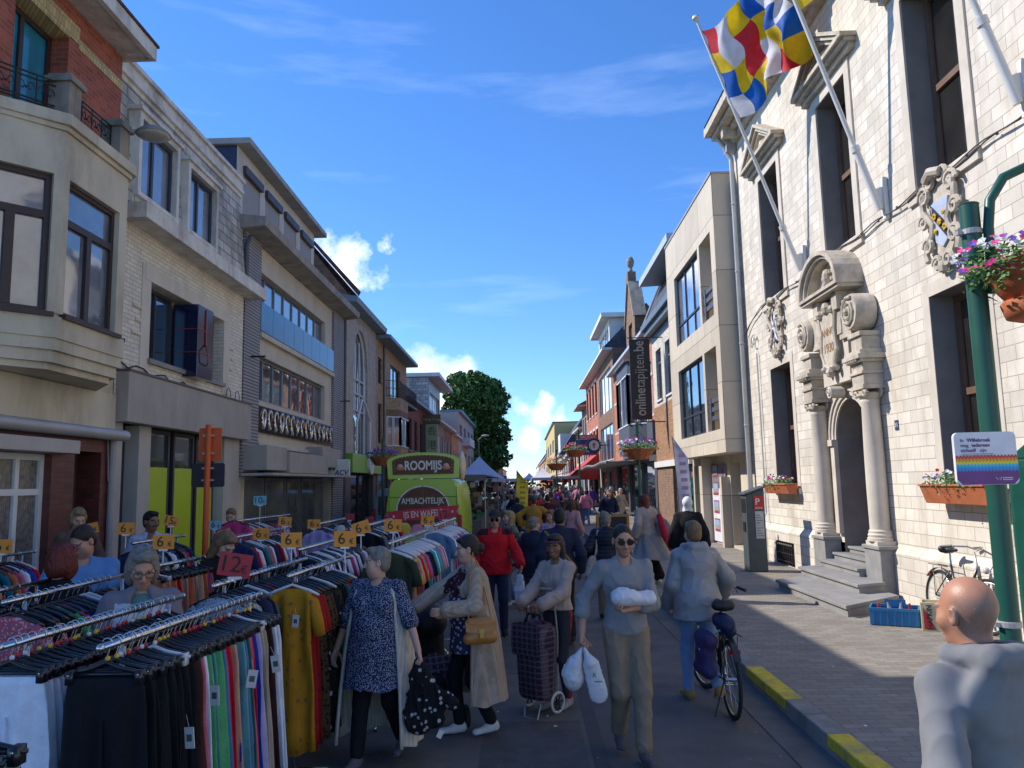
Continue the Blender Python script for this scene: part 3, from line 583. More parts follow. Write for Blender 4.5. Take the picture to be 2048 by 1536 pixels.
# ================================================================ LEFT 5: tan brick house with bay and balcony
b = rowhouse(1, LX, 32.75, 41.4, 8.45, tanb, 'tan brick house with dark eaves, brick bay window and iron balcony', floors=((6.45,7.6,[(.05,.17)]), (3.85,5.6,[(.05,.17)]), (6.05,7.75,[(.42,.75)])), fm=frD, gm=GL, ground=(3.3, brownb, [(.05,.4),(.45,.6),(.65,.95)]), em=gutb, rm=tile, ov=.55, rh=1.6)
mb = MB(); q = [(LX,35.2),(-5.62,35.7),(-5.62,38.0),(LX,38.5)]
for z0, z1, m in ((3.35,3.8,0),(5.2,5.5,1),(5.5,6.05,0)): mb.prism([(x,y,z0) for x, y in q], (0,0,z1-z0), m)
mb.build('bay', [tanb, brownb], b)
mb = MB()
for (x0,y0,x1,y1) in ((LX,35.2,-5.62,35.7),(-5.62,35.7,-5.62,38.0),(-5.62,38.0,LX,38.5)):
    for t in (0,.5,1): x = x0+(x1-x0)*t; y = y0+(y1-y0)*t; mb.box(x-.06,x+.04,y-.05,y+.05,3.85,5.15)
mb.prism([(x+.03,y,3.81) for x, y in q], (0,0,.06)); mb.prism([(x+.03,y,5.13) for x, y in q], (0,0,.06))
mb.build('bay_frame', frW, b)
mb = MB(); mb.prism([(x-.03,y,3.81) for x, y in q], (0,0,1.38)); mb.build('bay_glass', GLC, b)
mb = MB(); pr = [(LX,35.2),(-5.65,35.7),(-5.65,41.3)]
for i in range(len(pr)-1):
    a = Vector((*pr[i],6.08)); c = Vector((*pr[i+1],6.08)); n = int((c-a).length/.14)
    for z in (.03,.4,.75): mb.tube([a+Vector((0,0,z)), c+Vector((0,0,z))], .015, 5)
    for k in range(n+1): w_ = a+(c-a)*k/n; mb.tube([w_, w_+Vector((0,0,.75))], .008, 4)
mb.box(LX,-5.62,38.0,41.35,5.95,6.06); mb.build('balcony', iron, b)
mb = MB(); mb.tube([(LX+.05,34.4,8.4),(LX+.05,34.4,3.4)], .045, 6); mb.build('downpipe', dgrey, b)
# ================================================================ LEFT 6.. further houses
rowhouse(1, LX, 41.4, 51, 6.7, mat('brick_red_dark', (.25,.09,.06), .85, .14, 2, brick=(.22,.075,(.2,.14,.11),.009)), 'low dark red brick house with four tall narrow windows on the left', floors=((3.95,5.7,H4),), fm=frD, gm=GL, ground=(3.2, greyc, [(.08,.45),(.55,.92)]), em=gutb, rm=slate, ov=.35, rh=1.2, sills=bluestone)
b = rowhouse(1, LX, 51, 61, 6.6, creamd, 'house with a big white dormer and an overhanging flat roof on the left', floors=((3.9,5.6,H2),), ground=(3.2, wht, [(.1,.9)]), em=whtc, rm=slate)
mb = MB(); wall(mb, 1, LX+.02, 51.05, 58, 6.75, 9.1, [(51.6,57.4,7.0,8.2,.15)]); mb.quad((LX+.02,51.05,6.7),(LX-5,51.05,6.7),(LX-5,51.05,9.1),(LX+.02,51.05,9.1),1); mb.build('dormer', [frG, slatew], b)
win(b, 1, LX+.02, 51.6, 57.4, 7.0, 8.2, frW, GLC, cols=[i/6 for i in range(1,6)], inset=.1)
part(b, 'dormer_roof', wht, (-5,.75,50.9,60.5,9.15,9.4), side=1, X=LX)
rowhouse(1, LX, 61, 67.5, 6.6, brownb, 'brown brick terraced house with a dark mansard beyond the white dormer', floors=((3.8,5.4,H2),), ground=(3.0, greyc, [(.1,.9)]), rm=slate, rh=2.6, em=whtc)
rowhouse(1, LX, 67.5, 74.5, 6.4, ochreb, 'narrow ochre brick terraced house with small square windows', floors=((3.8,5.0,H3),), ground=(3.0, cream, [(.1,.9)]), rm=slate, rh=2.2, em=whtc)
b = rowhouse(1, LX, 74.5, 97, 8.9, mat('render_pinkish', (.50,.42,.34), .85, .06, 1), 'pale rendered corner block with grey roof edge in front of the big tree', 'apartment building', 'apartment_block', floors=((3.6,5.2,H4),(6.3,7.9,H4)), fm=frG, ground=(3.0, creamd, [(.1,.4),(.5,.9)]), roof='flat', em=gutb, sills=bluestone)
part(b, 'balcony', wht, (0,.8,79,86,5.9,6.7), side=1, X=LX)
rowhouse(1, LX-2, 128, 165, 6.5, whiteb, 'white painted house peeping out past the tree at the street end', floors=((3.5,5.2,H4),), rm=slate, rh=3)
rowhouse(1, LX, 190, 230, 9.5, mat('brick_maroon', (.17,.07,.06), .9), 'tall dark maroon house end with a slate roof at the far left', floors=((3.5,5.5,H3),(6.5,8.5,H3)), rm=slate, rh=3.5)
rowhouse(1, LX, 231, 275, 6, wht, 'low white house next to the maroon house at the far left end', floors=((3.2,4.8,H3),), rm=tile, rh=3)
# ================================================================ RIGHT: town hall
RX = 6.06
stone = mat('limestone_blocks', (.68,.625,.535), .8, .065, 2.5, brick=(.42,.19,(.36,.31,.245),.0065), dirt=.6, col2=(.42,.36,.27), bump=.35, bscale=30)
stoneP = mat('limestone_plain', (.60,.54,.45), .8, .1, 3, bump=.3, bscale=40, dirt=.35, col2=(.36,.31,.24))
stoneC = mat('limestone_carved', (.52,.46,.37), .85, .18, 7, bump=.45, bscale=50, dirt=.55, col2=(.24,.21,.16))
jamb = mat('window_jamb_shade_tone', (.22,.205,.19), .8, .12, 3)  # reveal limestone with its shade put into the colour
hallfr = mat('sash_brown', (.17,.10,.065), .5, .15, 4)
hallgl = glassmat('hall_glass', (.02,.017,.013), .04)
b = thing('town_hall', 'sunlit pale limestone town hall with carved portal, tall sash windows and pediments', 'town hall', (8, 12, 0)); HALL = b
uh = [(17.5,18.9),(13.6,15.0),(10.05,11.45),(6.5,7.9),(2.9,4.3)]; holes = [(a,c,6.35,9.4,.42) for a, c in uh]+[(a,c,1.8,4.65,.42) for a, c in ((17.5,18.9),(10.05,11.4),(6.5,7.9),(2.9,4.3))]
# portal opening is arched: rectangular hole filled by arch infill
PC = 14.45; PR = .72; PZ = 2.75
holes.append((PC-PR, PC+PR, .62, PZ+PR+.02, .75))
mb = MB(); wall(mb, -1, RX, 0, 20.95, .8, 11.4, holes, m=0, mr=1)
p = P(-1, RX)
for i in range(12):          # arch spandrels
    a0, a1 = pi*i/12, pi*(i+1)/12; y0, z0 = PC+PR*cos(a0), PZ+PR*sin(a0); y1, z1 = PC+PR*cos(a1), PZ+PR*sin(a1)
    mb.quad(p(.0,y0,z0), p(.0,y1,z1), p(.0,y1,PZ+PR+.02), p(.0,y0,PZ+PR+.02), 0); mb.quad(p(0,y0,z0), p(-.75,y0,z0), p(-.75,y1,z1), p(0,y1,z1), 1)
mb.quad((RX,20.95,0),(RX+9,20.95,0),(RX+9,20.95,11.4),(RX,20.95,11.4))
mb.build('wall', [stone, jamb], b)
part(b, 'core', inside, (-9,-.8,0,20.9,0,11.4), side=-1, X=RX)
# plinth with sloped top
vent = (17.7,19.1,.08,.62)
mb = MB(); wall(mb, -1, RX-.1, 0, 13.0, -.05, .8); wall(mb, -1, RX-.1, 15.95, 20.95, -.05, .8, [(17.75,18.95,.06,.58,.12)], mr=1)
for (a, c) in ((0,13.0),(15.95,20.95)): mb.quad((RX-.1,a,.8),(RX-.1,c,.8),(RX,c,.93),(RX,a,.93)); 
mb.quad((RX-.1,20.95,-.05),(RX+.3,20.95,-.05),(RX+.3,20.95,.8),(RX-.1,20.95,.8)); mb.build('plinth', [stone, black], b)
mb = MB()
for i in range(9): u = 17.82+i*.132; mb.tube([(RX-.13,u,.07),(RX-.13,u,.56)], .016, 6); mb.lathe([(.01,0),(.035,.02),(.01,.05)], (RX-.13,u,.5), 6)
for z in (.14,.32,.5): mb.box(RX-.15,RX-.13,17.76,18.94,z,z+.02)
mb.build('vent_grille', iron, b)
# window surrounds, sills, sashes, pediments
def sash(a, c, z0, z1):
    w_ = win(b, -1, RX, a, c, z0, z1, hallfr, hallgl, cols=(), rows=(.5,), bar=.1, inset=.34, th=.07)
for (a, c) in uh:
    sash(a, c, 6.35, 9.4)
    mb = MB(); e = .035
    for (q, r, s, t) in ((a-.2,a,6.3,9.4),(c,c+.2,6.3,9.4),(a-.2,c+.2,9.4,9.62)): slab(mb, -1, RX, 0, e, q, r, s, t)
    slab(mb, -1, RX, 0, .05, a-.24, c+.24, 6.12, 6.3); mb.build('window_surround', stoneP, b)
    m_ = (a+c)/2; h = 1.28; mb = MB(); slab(mb, -1, RX, 0, .12, m_-h+.1, m_+h-.1, 9.63, 9.73); slab(mb, -1, RX, 0, .22, m_-h+.04, m_+h-.04, 9.73, 9.8); slab(mb, -1, RX, 0, .3, m_-h, m_+h, 9.8, 9.88)
    for (y0, y1) in ((m_-h, m_), (m_+h, m_)):
        for k, (dz, d) in enumerate(((.0,.3),(.07,.24),(.14,.17))):
            q = [(y0, 9.88), (y1, 10.62), (y1, 10.62-.1), (y0+(y1-y0)*.1, 9.88)]
            q = [(y0+(y1-y0)*.12*k, 9.88), (y1, 10.62-.09*k), (y1, 10.54-.09*k), (y0+(y1-y0)*(.1+.12*k), 9.88)]
            mb.prism([(RX-d, y, z) for y, z in q], (d+.001*k, 0, 0))
    mb.prism([(RX-.05, m_-h+.3, 9.88),(RX-.05, m_+h-.3, 9.88),(RX-.05, m_, 10.42)], (.05,0,0)); mb.box(RX-.1,RX,m_-.12,m_+.12,9.9,10.2); mb.sph((RX-.1,m_,10.08),(.07,.16,.14),8)
    mb.build('pediment', stoneC, b)
    mb = MB(); random.seed(int(a*10))
    for i in range(60): y = U(a+.05,c-.05); x = RX-U(-.25,.04); mb.tube([(x,y,6.3),(x+U(-.05,.02),y+U(-.05,.05),6.3+U(.1,.17))], .002, 3, cap=False)
    mb.build('pigeon_spikes', dgrey, b)
for (a, c) in ((17.5,18.9),(10.05,11.4),(6.5,7.9),(2.9,4.3)):
    sash(a, c, 1.8, 4.65); mb = MB()
    for (q, r, s, t) in ((a-.18,a,1.8,4.65),(c,c+.18,1.8,4.65),(a-.18,c+.18,4.65,4.85)): slab(mb, -1, RX, 0, .012, q, r, s, t)
    slab(mb, -1, RX, 0, .06, a-.2, c+.2, 1.68, 1.8); mb.build('window_surround', stoneP, b)
# main cornice and roof
mb = MB()
for e, z0, z1 in ((.12,11.2,11.38),(.3,11.38,11.5),(.55,11.5,11.62),(.75,11.62,11.85)): slab(mb, -1, RX, 0, e, 0, 21.0+e*.2, z0, z1)
for i in range(14): slab(mb, -1, RX, .12, .5, .6+i*1.5, .8+i*1.5, 11.2, 11.5-.001)
mb.build('cornice', stoneC, b)
mb = MB(); mb.prism([(RX-.78,0,11.86),(RX+3.5,0,14.3),(RX+9,0,11.86)], (0,21.0,0)); mb.build('roof', slate, b)
# downpipe
mb = MB(); mb.tube([(RX-.5,20.85,11.5),(RX-.3,20.8,11.2),(RX-.13,20.75,10.8),(RX-.13,20.75,1.35),(RX-.22,20.72,1.1),(RX-.22,20.72,.1)], .065, 10)
for z in (9.5,7.6,5.6,3.4,1.6): mb.lathe([(.07,0),(.078,.01),(.078,.05),(.07,.06)], (RX-.13,20.75,z), 10)
mb.box(RX-.28,RX-.02,20.6,20.9,11.0,11.25); mb.build('downpipe', mat('zinc_pipe', (.40,.41,.40), .5, .1, 3, metal=.3), b)
mb = MB(); mb.tube([(RX-.06,19.75,5.2),(RX-.06,19.75,1.2),(RX-.16,19.7,1.0),(RX-.16,19.7,.05)], .022, 8)
mb.tube([(RX-.05,19.9,5.7)]+[(RX-.07-.03*sin(i),19.95-.2*cos(i*.9),5.55+.16*sin(i*1.3)) for i in range(12)]+[(RX-.06,19.75,5.2)], .012, 5); mb.build('cable_pipe', mat('pipe_white', (.6,.6,.58), .5), b)
mb = MB(); ys = [20.6-i*.22 for i in range(92)]
for k in range(2): mb.tube([(RX-.06-.01*k,y,6.24+.02*k+.03*sin(i*.9+k)+(-.45*((y-19)/1.6)**2 if y > 19 else 0)) for i, y in enumerate(ys)], .011, 5)
for i, y in enumerate(ys):
    if i % 3 == 0 and y < 19: mb.sph((RX-.05,y,6.26),.025,5)
mb.build('cable', mat('cable_grey', (.10,.09,.085), .6), b)
# ---- portal
mb = MB()
for (a, c) in ((12.98,13.58),(15.34,15.93)):
    mb = MB(); mb.box(5.74, RX, a, c, -.05, .84); mb.box(5.71, RX, a-.03, c+.03, .84, .9); mb.build('pedestal', bluestone, b, bevel=.012)
colp = [(.21,0),(.21,.05),(.19,.06),(.2,.1),(.18,.13),(.185,.16),(.16,.19),(.165,.9),(.16,1.5),(.145,2.28),(.155,2.3),(.155,2.34),(.145,2.36)]
for cy in (13.27, 15.62):
    mb = MB(); mb.box(5.74,RX,cy-.22,cy+.22,.9,.97); mb.lathe([(r,z+.97) for r, z in colp], (5.9,cy,0), 24); mb.build('column', stoneP, b, smooth='auto')
    mb = MB(); z = 3.33; mb.lathe([(.15,0),(.2,.06),(.2,.1),(.15,.12)], (5.9,cy,z), 16)
    for sx_ in (5.74, 6.0):
        for s in (-1, 1): mb.tube([(sx_, cy+s*(.17+.075*cos(a)*(1-a/14)), z+.1+.075*sin(a)*(1-a/14)) for a in [k*.8 for k in range(12)]], .026, 6)
    mb.box(5.7,RX,cy-.24,cy+.24,z+.17,z+.24); mb.build('capital', stoneC, b, smooth='auto')
    mb = MB()       # entablature block with mouldings
    for e, z0, z1 in ((0,3.57,3.75),(.03,3.75,3.8),(0,3.8,3.95),(.06,3.95,4.0),(.11,4.0,4.08),(.05,4.08,4.16),(-.02,4.16,4.4),(.02,4.4,4.48)): mb.box(5.72-e, RX, cy-.23-e, cy+.23+e, z0, z1)
    for k in range(5): mb.box(5.62,5.72,cy-.2+k*.085,cy-.16+k*.085,3.955,4.0)
    mb.build('entablature', stoneC, b, bevel=.008)
    s = 1 if cy > PC else -1     # big side scrolls
    mb = MB(); y0 = cy-s*.05; mb.lathe([(.001,-.15),(.30,-.15),(.32,-.1),(.32,.2),(.001,.2)], (5.82,y0,4.86), 22, axis='x')
    mb.tube([(5.655, y0+s*(.27*(1-a/24))*cos(a*.75+1), 4.86+.27*(1-a/24)*sin(a*.75+1)) for a in range(22)], .03, 6)
    mb.sph((5.64,y0,4.86),.07,8)
    mb.prism([(5.78,y0-s*.3,4.95),(5.78,y0-s*.1,5.15),(5.78,PC+s*.42,5.2),(5.78,PC+s*.42,4.5),(5.78,y0-s*.2,4.5)], (.28,0,0)); mb.build('scroll', stoneC, b, smooth='auto')
mb = MB()                        # attic panel, shield and curved pediment
mb.box(5.84,RX,PC-.62,PC+.62,3.75,5.25); mb.box(5.80,RX,PC-.5,PC+.5,5.0,5.3)
mb.build('portal_attic', stoneP, b)
for s in (-1,1):
    mb = MB(); mb.box(5.7,RX,PC+s*.46-.12,PC+s*.46+.12,5.05,5.38); mb.box(5.76,RX,PC+s*.46-.1,PC+s*.46+.1,4.6,5.05); mb.build('bracket', stoneC, b, bevel=.01)
mb = MB(); hw = .92
mb.box(5.6,RX,PC-hw,PC+hw,5.38,5.44); mb.box(5.56,RX,PC-hw-.04,PC+hw+.04,5.44,5.5)
for r0, r1, d in ((.86,.96,.5),(.78,.86,.44),(.72,.78,.38)):
    q = [(PC+r1*cos(pi*k/16), 5.5+r1*.78*sin(pi*k/16)) for k in range(17)]; r = [(PC+r0*cos(pi*k/16), 5.5+r0*.78*sin(pi*k/16)) for k in range(17)]
    for k in range(16): mb.prism([(RX-d,*q[k]),(RX-d,*q[k+1]),(RX-d,*r[k+1]),(RX-d,*r[k])], (d,0,0))
mb.prism([(5.86,PC+.75*cos(pi*k/16),5.5+.58*sin(pi*k/16)) for k in range(17)], (.2,0,0))
random.seed(3)
for i in range(26): a = U(.3,2.84); r = U(0,.5); mb.sph((5.83,PC+r*cos(a),5.53+r*.8*sin(a)), (.07,U(.05,.1),U(.04,.09)), 7)
mb.sph((5.8,PC,5.78),(.1,.1,.16),10); mb.build('curved_pediment', stoneC, b)
mb = MB(); sh = [(0,-.5),(.2,-.42),(.33,-.2),(.28,.1),(.36,.42),(.15,.5),(0,.46)]; sh = sh+[(-y,z) for y, z in sh[::-1]][1:-1]
mb.prism([(5.74,PC+y,4.58+z*1.05) for y, z in sh], (.1,0,0))
mb.tube([(5.74,PC+y*1.08,4.58+z*1.1) for y, z in sh+[sh[0]]], .04, 6)
for y, z, r in ((0,.6,.12),(.3,.52,.09),(-.3,.52,.09),(0,-.62,.1),(.22,-.55,.07),(-.22,-.55,.07)): mb.sph((5.74,PC+y,4.58+z),(.1,r,r),8)
mb.build('date_shield', stoneC, b)
mb = MB(); M = frame((5.735,PC,4.72), (0,-1,0), (0,0,1)); put_text(mb, 'ANNO', .2, M, 0, .01); M = frame((5.735,PC,4.42), (0,-1,0), (0,0,1)); put_text(mb, '1930', .24, M, 0, .01); mb.build('inscription', mat('inscription_ochre', (.32,.17,.06), .7), b)
mb = MB()                        # arch mouldings and keystone
for r0, r1, d in ((PR,PR+.06,.03),(PR+.06,PR+.15,.06),(PR+.15,PR+.2,.09)):
    for k in range(16):
        a0, a1 = pi*k/16, pi*(k+1)/16; mb.prism([(RX-d,PC+r1*cos(a0),PZ+r1*sin(a0)),(RX-d,PC+r1*cos(a1),PZ+r1*sin(a1)),(RX-d,PC+r0*cos(a1),PZ+r0*sin(a1)),(RX-d,PC+r0*cos(a0),PZ+r0*sin(a0))], (d,0,0))
for s in (-1,1):
    mb.box(RX-.08,RX,PC+s*PR if s > 0 else PC-PR-.17,PC+PR+.17 if s > 0 else PC-PR,.97,PZ-.12); mb.box(RX-.12,RX,PC+s*PR if s > 0 else PC-PR-.2,PC+PR+.2 if s > 0 else PC-PR,PZ-.12,PZ)
mb.lathe([(.001,-.1),(.11,-.1),(.11,.16),(.001,.16)], (5.78,PC,PZ+PR+.12), 14, axis='x'); mb.tube([(5.67,PC+.09*(1-a/16)*cos(a*.8),PZ+PR+.12+.09*(1-a/16)*sin(a*.8)) for a in range(13)], .016, 5); mb.build('door_arch', stoneP, b)
mb = MB(); dw = mat('door_oak', (.15,.065,.03), .5, .15, 5)
mb.box(RX+.68,RX+.74,PC-PR,PC+PR,.62,PZ+PR)
for s in (0,1):
    for (z0, z1) in ((.8,1.35),(1.45,2.2),(2.3,3.0)): mb.box(RX+.64,RX+.68,PC-PR+.1+s*PR,PC-.08+s*PR,z0,z1)
mb.build('door', dw, b, bevel=.01)
mb = MB(); mb.prism([(4.6,11.6,-.06),(5.74,12.5,-.06),(5.74,15.4,-.06),(4.58,14.6,-.06)], (0,0,.21)); mb.prism([(4.56,11.55,.15),(5.74,12.45,.15),(5.74,15.45,.15),(4.54,14.65,.15)], (0,0,.055)); mb.build('step', bluestone, b, bevel=.008)
mb = MB(); mb.prism([(5.24,12.7,.2),(5.74,12.9,.2),(5.74,15.5,.2),(5.24,15.3,.2)], (0,0,.1)); mb.prism([(5.2,12.65,.3),(5.74,12.87,.3),(5.74,15.55,.3),(5.2,15.35,.3)], (0,0,.05)); mb.build('step', bluestone, b, bevel=.008)
for (x, z) in ((5.6,.35),(5.86,.48),(6.1,.6)): mb = MB(); mb.box(x+.03,6.8,13.59,15.33,z,z+.09); mb.box(x,6.8,13.59,15.33,z+.09,z+.135); mb.build('step', bluestone, b, bevel=.006)
mb = MB(); M = frame((RX-.012,12.72,2.85), (0,-1,0), (0,0,1)); mb.box(RX-.012,RX,12.66,12.78,2.77,2.93); mb.build('number_plate', mat('enamel_blue', (.03,.05,.12), .4), b)
mb = MB(); put_text(mb, '11', .1, M, 0, .02); mb.build('number', wht, b)
# carved coats of arms on the wall
def crest(cy, cz, s, lab, design):
    o = thing('carved_crest', lab, 'coat of arms', (RX, cy, cz)); mb = MB(); X0 = RX-.06
    pts = [(0,-1),(.3,-.75),(.55,-.5),(.62,-.1),(.5,.25),(.62,.6),(.35,.85),(0,.95)]; pts = pts+[(-y,z) for y, z in pts[::-1]][1:-1]
    mb.prism([(X0,cy+y*.52*s,cz+z*.62*s) for y, z in pts], (.06,0,0)); random.seed(int(cy))
    for sg in (-1, 1):
        for (y, z, r) in ((.62,.75,.16),(.72,.15,.13),(.6,-.45,.14),(.25,-.95,.12),(.3,1.0,.13)):
            mb.tube([(X0-.05*s, cy+sg*(y*.56*s+r*s*(1-k/16)*cos(k*.7)), cz+z*.62*s+r*s*(1-k/16)*sin(k*.7)) for k in range(13)], .035*s, 6)
        mb.tube([(X0-.04, cy+sg*.56*s*(.55+.22*sin(k*1.1)), cz+s*.62*(.8-k*.2)) for k in range(9)], .05*s, 6)
    mb.tube([(X0-.08,cy-.2*s,cz+.66*s),(X0-.12,cy,cz+.72*s),(X0-.08,cy+.2*s,cz+.66*s)], .07*s, 8); mb.sph((X0-.05,cy,cz-.66*s),(.08,.1*s,.1*s),8)
    mb.build('cartouche', stoneC, o, smooth='auto')
    sh = [(0,-.62),(.3,-.45),(.36,-.1),(.3,.2),(.4,.5),(.2,.55),(0,.5)]; sh = sh+[(-y,z) for y, z in sh[::-1]][1:-1]
    mb = MB(); mb.prism([(X0-.03,cy+y*.55*s,cz+z*.6*s) for y, z in sh], (.03,0,0)); mb.build('shield', mat('heraldic_black', (.02,.02,.025), .5) if design == 'lion' else mat('heraldic_silver', (.42,.47,.58), .5), o)
    mb = MB(); xo = X0-.036
    if design == 'lion':
        for pl in ([(0,.3),(.05,.05),(-.05,-.2),(.08,-.42)],[(.03,.1),(.13,.22)],[(.03,.0),(.14,.02)],[(-.03,-.15),(-.13,-.4)],[(-.03,-.2),(-.14,.0),(-.1,.25),(-.16,.32)]): mb.tube([(xo,cy+y*s,cz+z*s*.75) for y, z in pl], .035*s, 6)
        mb.sph((xo,cy,cz+.27*s),(.02,.06*s,.06*s),8); mb.build('lion', mat('heraldic_white', (.66,.66,.68), .6), o)
    else:
        mb.prism([(xo,cy+.2*s,cz+.1*s),(xo,cy+.2*s,cz+.28*s),(xo,cy-.2*s,cz-.12*s),(xo,cy-.16*s,cz-.3*s)], (.012,0,0)); bd = mb.build('bend', MATS.get('heraldic_black') or mat('heraldic_black', (.02,.02,.025), .5), o); mb = MB()
        for t in (-1,0,1):
            for k in range(6): mb.sph((xo-.015,cy-t*.12*s+.035*s*cos(k),cz-.01-(-t)*-.12*s*-1*-.9+.035*s*sin(k)),(.015,.025*s,.025*s),6)
            mb.sph((xo-.02,cy-t*.12*s,cz-.01+t*.108*s),(.015,.04*s,.045*s),8)
        mb.build('rosette', mat('gilding', (.75,.45,.05), .35, metal=.6), o)
crest(18.1, 5.52, .95, 'small carved stone crest with white lion on black shield on the wall', 'lion')
crest(10.75, 5.6, 1.0, 'large carved stone crest with black bend and gold rosettes on the wall', 'bend')
# ================================================================ RIGHT 2: beige panel block
PX = 5.4
bp = mat('facade_panel_beige', (.57,.50,.39), .75, .06, 1.5, brick=(1.75,1.55,(.22,.19,.15),.012), dirt=.25, col2=(.4,.34,.26))
b = thing('panel_clad_block', 'beige panel clad block with jutting upper storeys and grey framed windows', 'apartment building', (8, 24.5, 0))
mb = MB(); hl = [(23.1,26.75,6.6,9.0,.15),(21.45,22.85,6.6,9.0,1.0),(23.1,26.75,3.4,5.72,.15),(21.45,22.85,3.4,5.72,1.0)]
wall(mb, -1, PX, 20.97, 28.1, 2.75, 10.5, hl)
for y, f in ((20.97,1),(28.1,1)): mb.quad((PX,y,2.75),(RX+8,y,2.75),(RX+8,y,10.5),(PX,y,10.5))
mb.quad((PX,20.97,2.75),(RX+1,20.97,2.75),(RX+1,28.1,2.75),(PX,28.1,2.75)); mb.quad((PX,20.97,10.5),(PX,28.1,10.5),(RX+8,28.1,10.5),(RX+8,20.97,10.5)); mb.build('wall', bp, b)
part(b, 'core', inside, (-8,-1.05,21,28.05,0,10.45), side=-1, X=PX); part(b, 'roof_edge', alu, (-8,.03,20.95,28.12,10.5,10.56), side=-1, X=PX)
for z0, z1 in ((6.6,9.0),(3.4,5.72)):
    win(b, -1, PX, 23.1, 26.75, z0, z1, frA, GL if z0 < 5 else GLC, cols=(.33,.66), rows=(.3,), bar=.06, inset=.1)
    mb = MB()
    for z in (.3,.55,.8): slab(mb, -1, PX, -.12, -.05, 21.47, 22.83, z0+z, z0+z+.13)
    slab(mb, -1, PX, -.12, -.03, 22.5, 22.6, z0+.02, z0+.95); mb.build('balcony_rail', dgrey, b)
mb = MB(); wall(mb, -1, RX, 20.97, 28.3, 0, 2.75, [(26.4,28.1,.15,2.5,.3),(22.1,23.2,.12,2.5,.5)]); slab(mb, -1, RX, 0, .35, 25.35, 25.75, 0, 2.74); slab(mb, -1, RX, 0, .25, 23.3, 23.5, 0, 2.1); mb.build('ground_floor_wall', bp, b)
win(b, -1, RX, 26.4, 28.1, .15, 2.5, frG, mat('shop_glass', (.05,.06,.055), .04), cols=(), inset=.2)
mb = MB(); slab(mb, -1, RX, .02, .06, 23.55, 25.3, .12, 1.75, 0); slab(mb, -1, RX, .02, .055, 23.55, 25.3, 1.752, 2.5, 1)
for i in range(4):
    z = .42+i*.56; slab(mb, -1, RX, .06, .066, 24.45, 25.1, z, z+.4, 2); slab(mb, -1, RX, .066, .07, 24.5, 25.05, z+.2, z+.36, 3); slab(mb, -1, RX, .066, .07, 24.5, 25.05, z+.08, z+.198, 4)
    slab(mb, -1, RX, .06, .066, 23.8, 23.9, z, z+.25, 2)
mb.build('poster_panel', [mat('poster_white', (.68,.68,.74), .5), mat('poster_grey', (.2,.2,.23), .5), mat('poster_maroon', (.3,.06,.08), .5), mat('poster_sky', (.3,.42,.62), .5), mat('poster_houses', (.35,.3,.28), .6)], b)
# ================================================================ RIGHT 3: white and brown brick shop house
b = thing('two_tone_brick_house', 'house with brown brick first floor, white brick above and slate mansard', 'house', (8, 32, 0))
mb = MB(); wall(mb, -1, RX, 28.3, 35.8, 5.3, 8.3, [(31.2,32.6,5.55,7.8,.18),(33.6,34.9,5.55,7.8,.18),(29,30.2,5.55,7.8,.18)]); mb.build('wall', mat('brick_white', (.62,.58,.5), .8, .06, 2, brick=(.22,.075,(.42,.39,.33),.006), dirt=.2), b)
mb = MB(); wall(mb, -1, RX-.01, 28.3, 35.8, 2.85, 5.3); mb.build('spandrel', mat('brick_tan_brown', (.36,.19,.09), .85, .12, 2, brick=(.3,.09,(.22,.15,.1),.008)), b)
part(b, 'core', inside, (-8,-.3,28.35,35.75,0,10), side=-1, X=RX)
for (a, c) in ((31.2,32.6),(33.6,34.9),(29,30.2)): win(b, -1, RX, a, c, 5.55, 7.8, frG, GL, cols=(), rows=(.75,), bar=.08, inset=.1, sill=wht)
mb = MB(); slab(mb, -1, RX, 0, .5, 28.2, 35.8, 8.85, 9.1); slab(mb, -1, RX, 0, .35, 28.2, 35.8, 8.6, 8.849); slab(mb, -1, RX, 0, .04, 28.3, 35.8, 8.3, 8.6); mb.build('cornice', mat('cornice_blue_grey', (.13,.16,.19), .5, .1, 2), b)
mb = MB(); mb.prism([(RX-.35,28.3,9.1),(RX+.55,28.3,11.2),(RX+8,28.3,11.2),(RX+8,28.3,9.1)], (0,7.4,0)); mb.build('mansard', slate, b)
mb = MB(); mb.prism([(RX-.55,28.3,10.9),(RX-.55,28.3,11.2),(RX+2,28.3,11.3),(RX+2,28.3,11.0)], (0,7.0,0)); mb.tube([(RX-.4,35.75,9.1),(RX+.5,35.75,11.2)], .06, 6); mb.build('roof_edge', mat('edge_pale_blue', (.45,.5,.56), .5), b)
mb = MB(); slab(mb, -1, RX, 0, .12, 28.3, 35.8, 2.6, 2.85); mb.build('fascia', wht, b)
mb = MB(); slab(mb, -1, RX, -.3, 0, 32.1, 35.75, 0, 2.6); mb.build('pier', brownb, b)
win(b, -1, RX, 28.5, 32.0, .3, 2.6, frG, mat('shop_glass_teal', (.02,.10,.10), .05, .4, 2, spec=1), cols=(.5,), bar=.06, inset=.12)
mb = MB(); random.seed(11)
for i in range(26): y, z, r = U(28.7,31.9), U(.7,2.3), U(.05,.13); mb.sph((RX+.11,y,z),(.02,r,r*U(.6,1.4)),7,i % 4)
mb.build('window_sticker', [mat('sticker_teal', (.05,.4,.35), .5), mat('sticker_pink', (.6,.1,.2), .5), mat('sticker_white', (.6,.6,.6), .5), mat('sticker_blue', (.05,.2,.45), .5)], b)
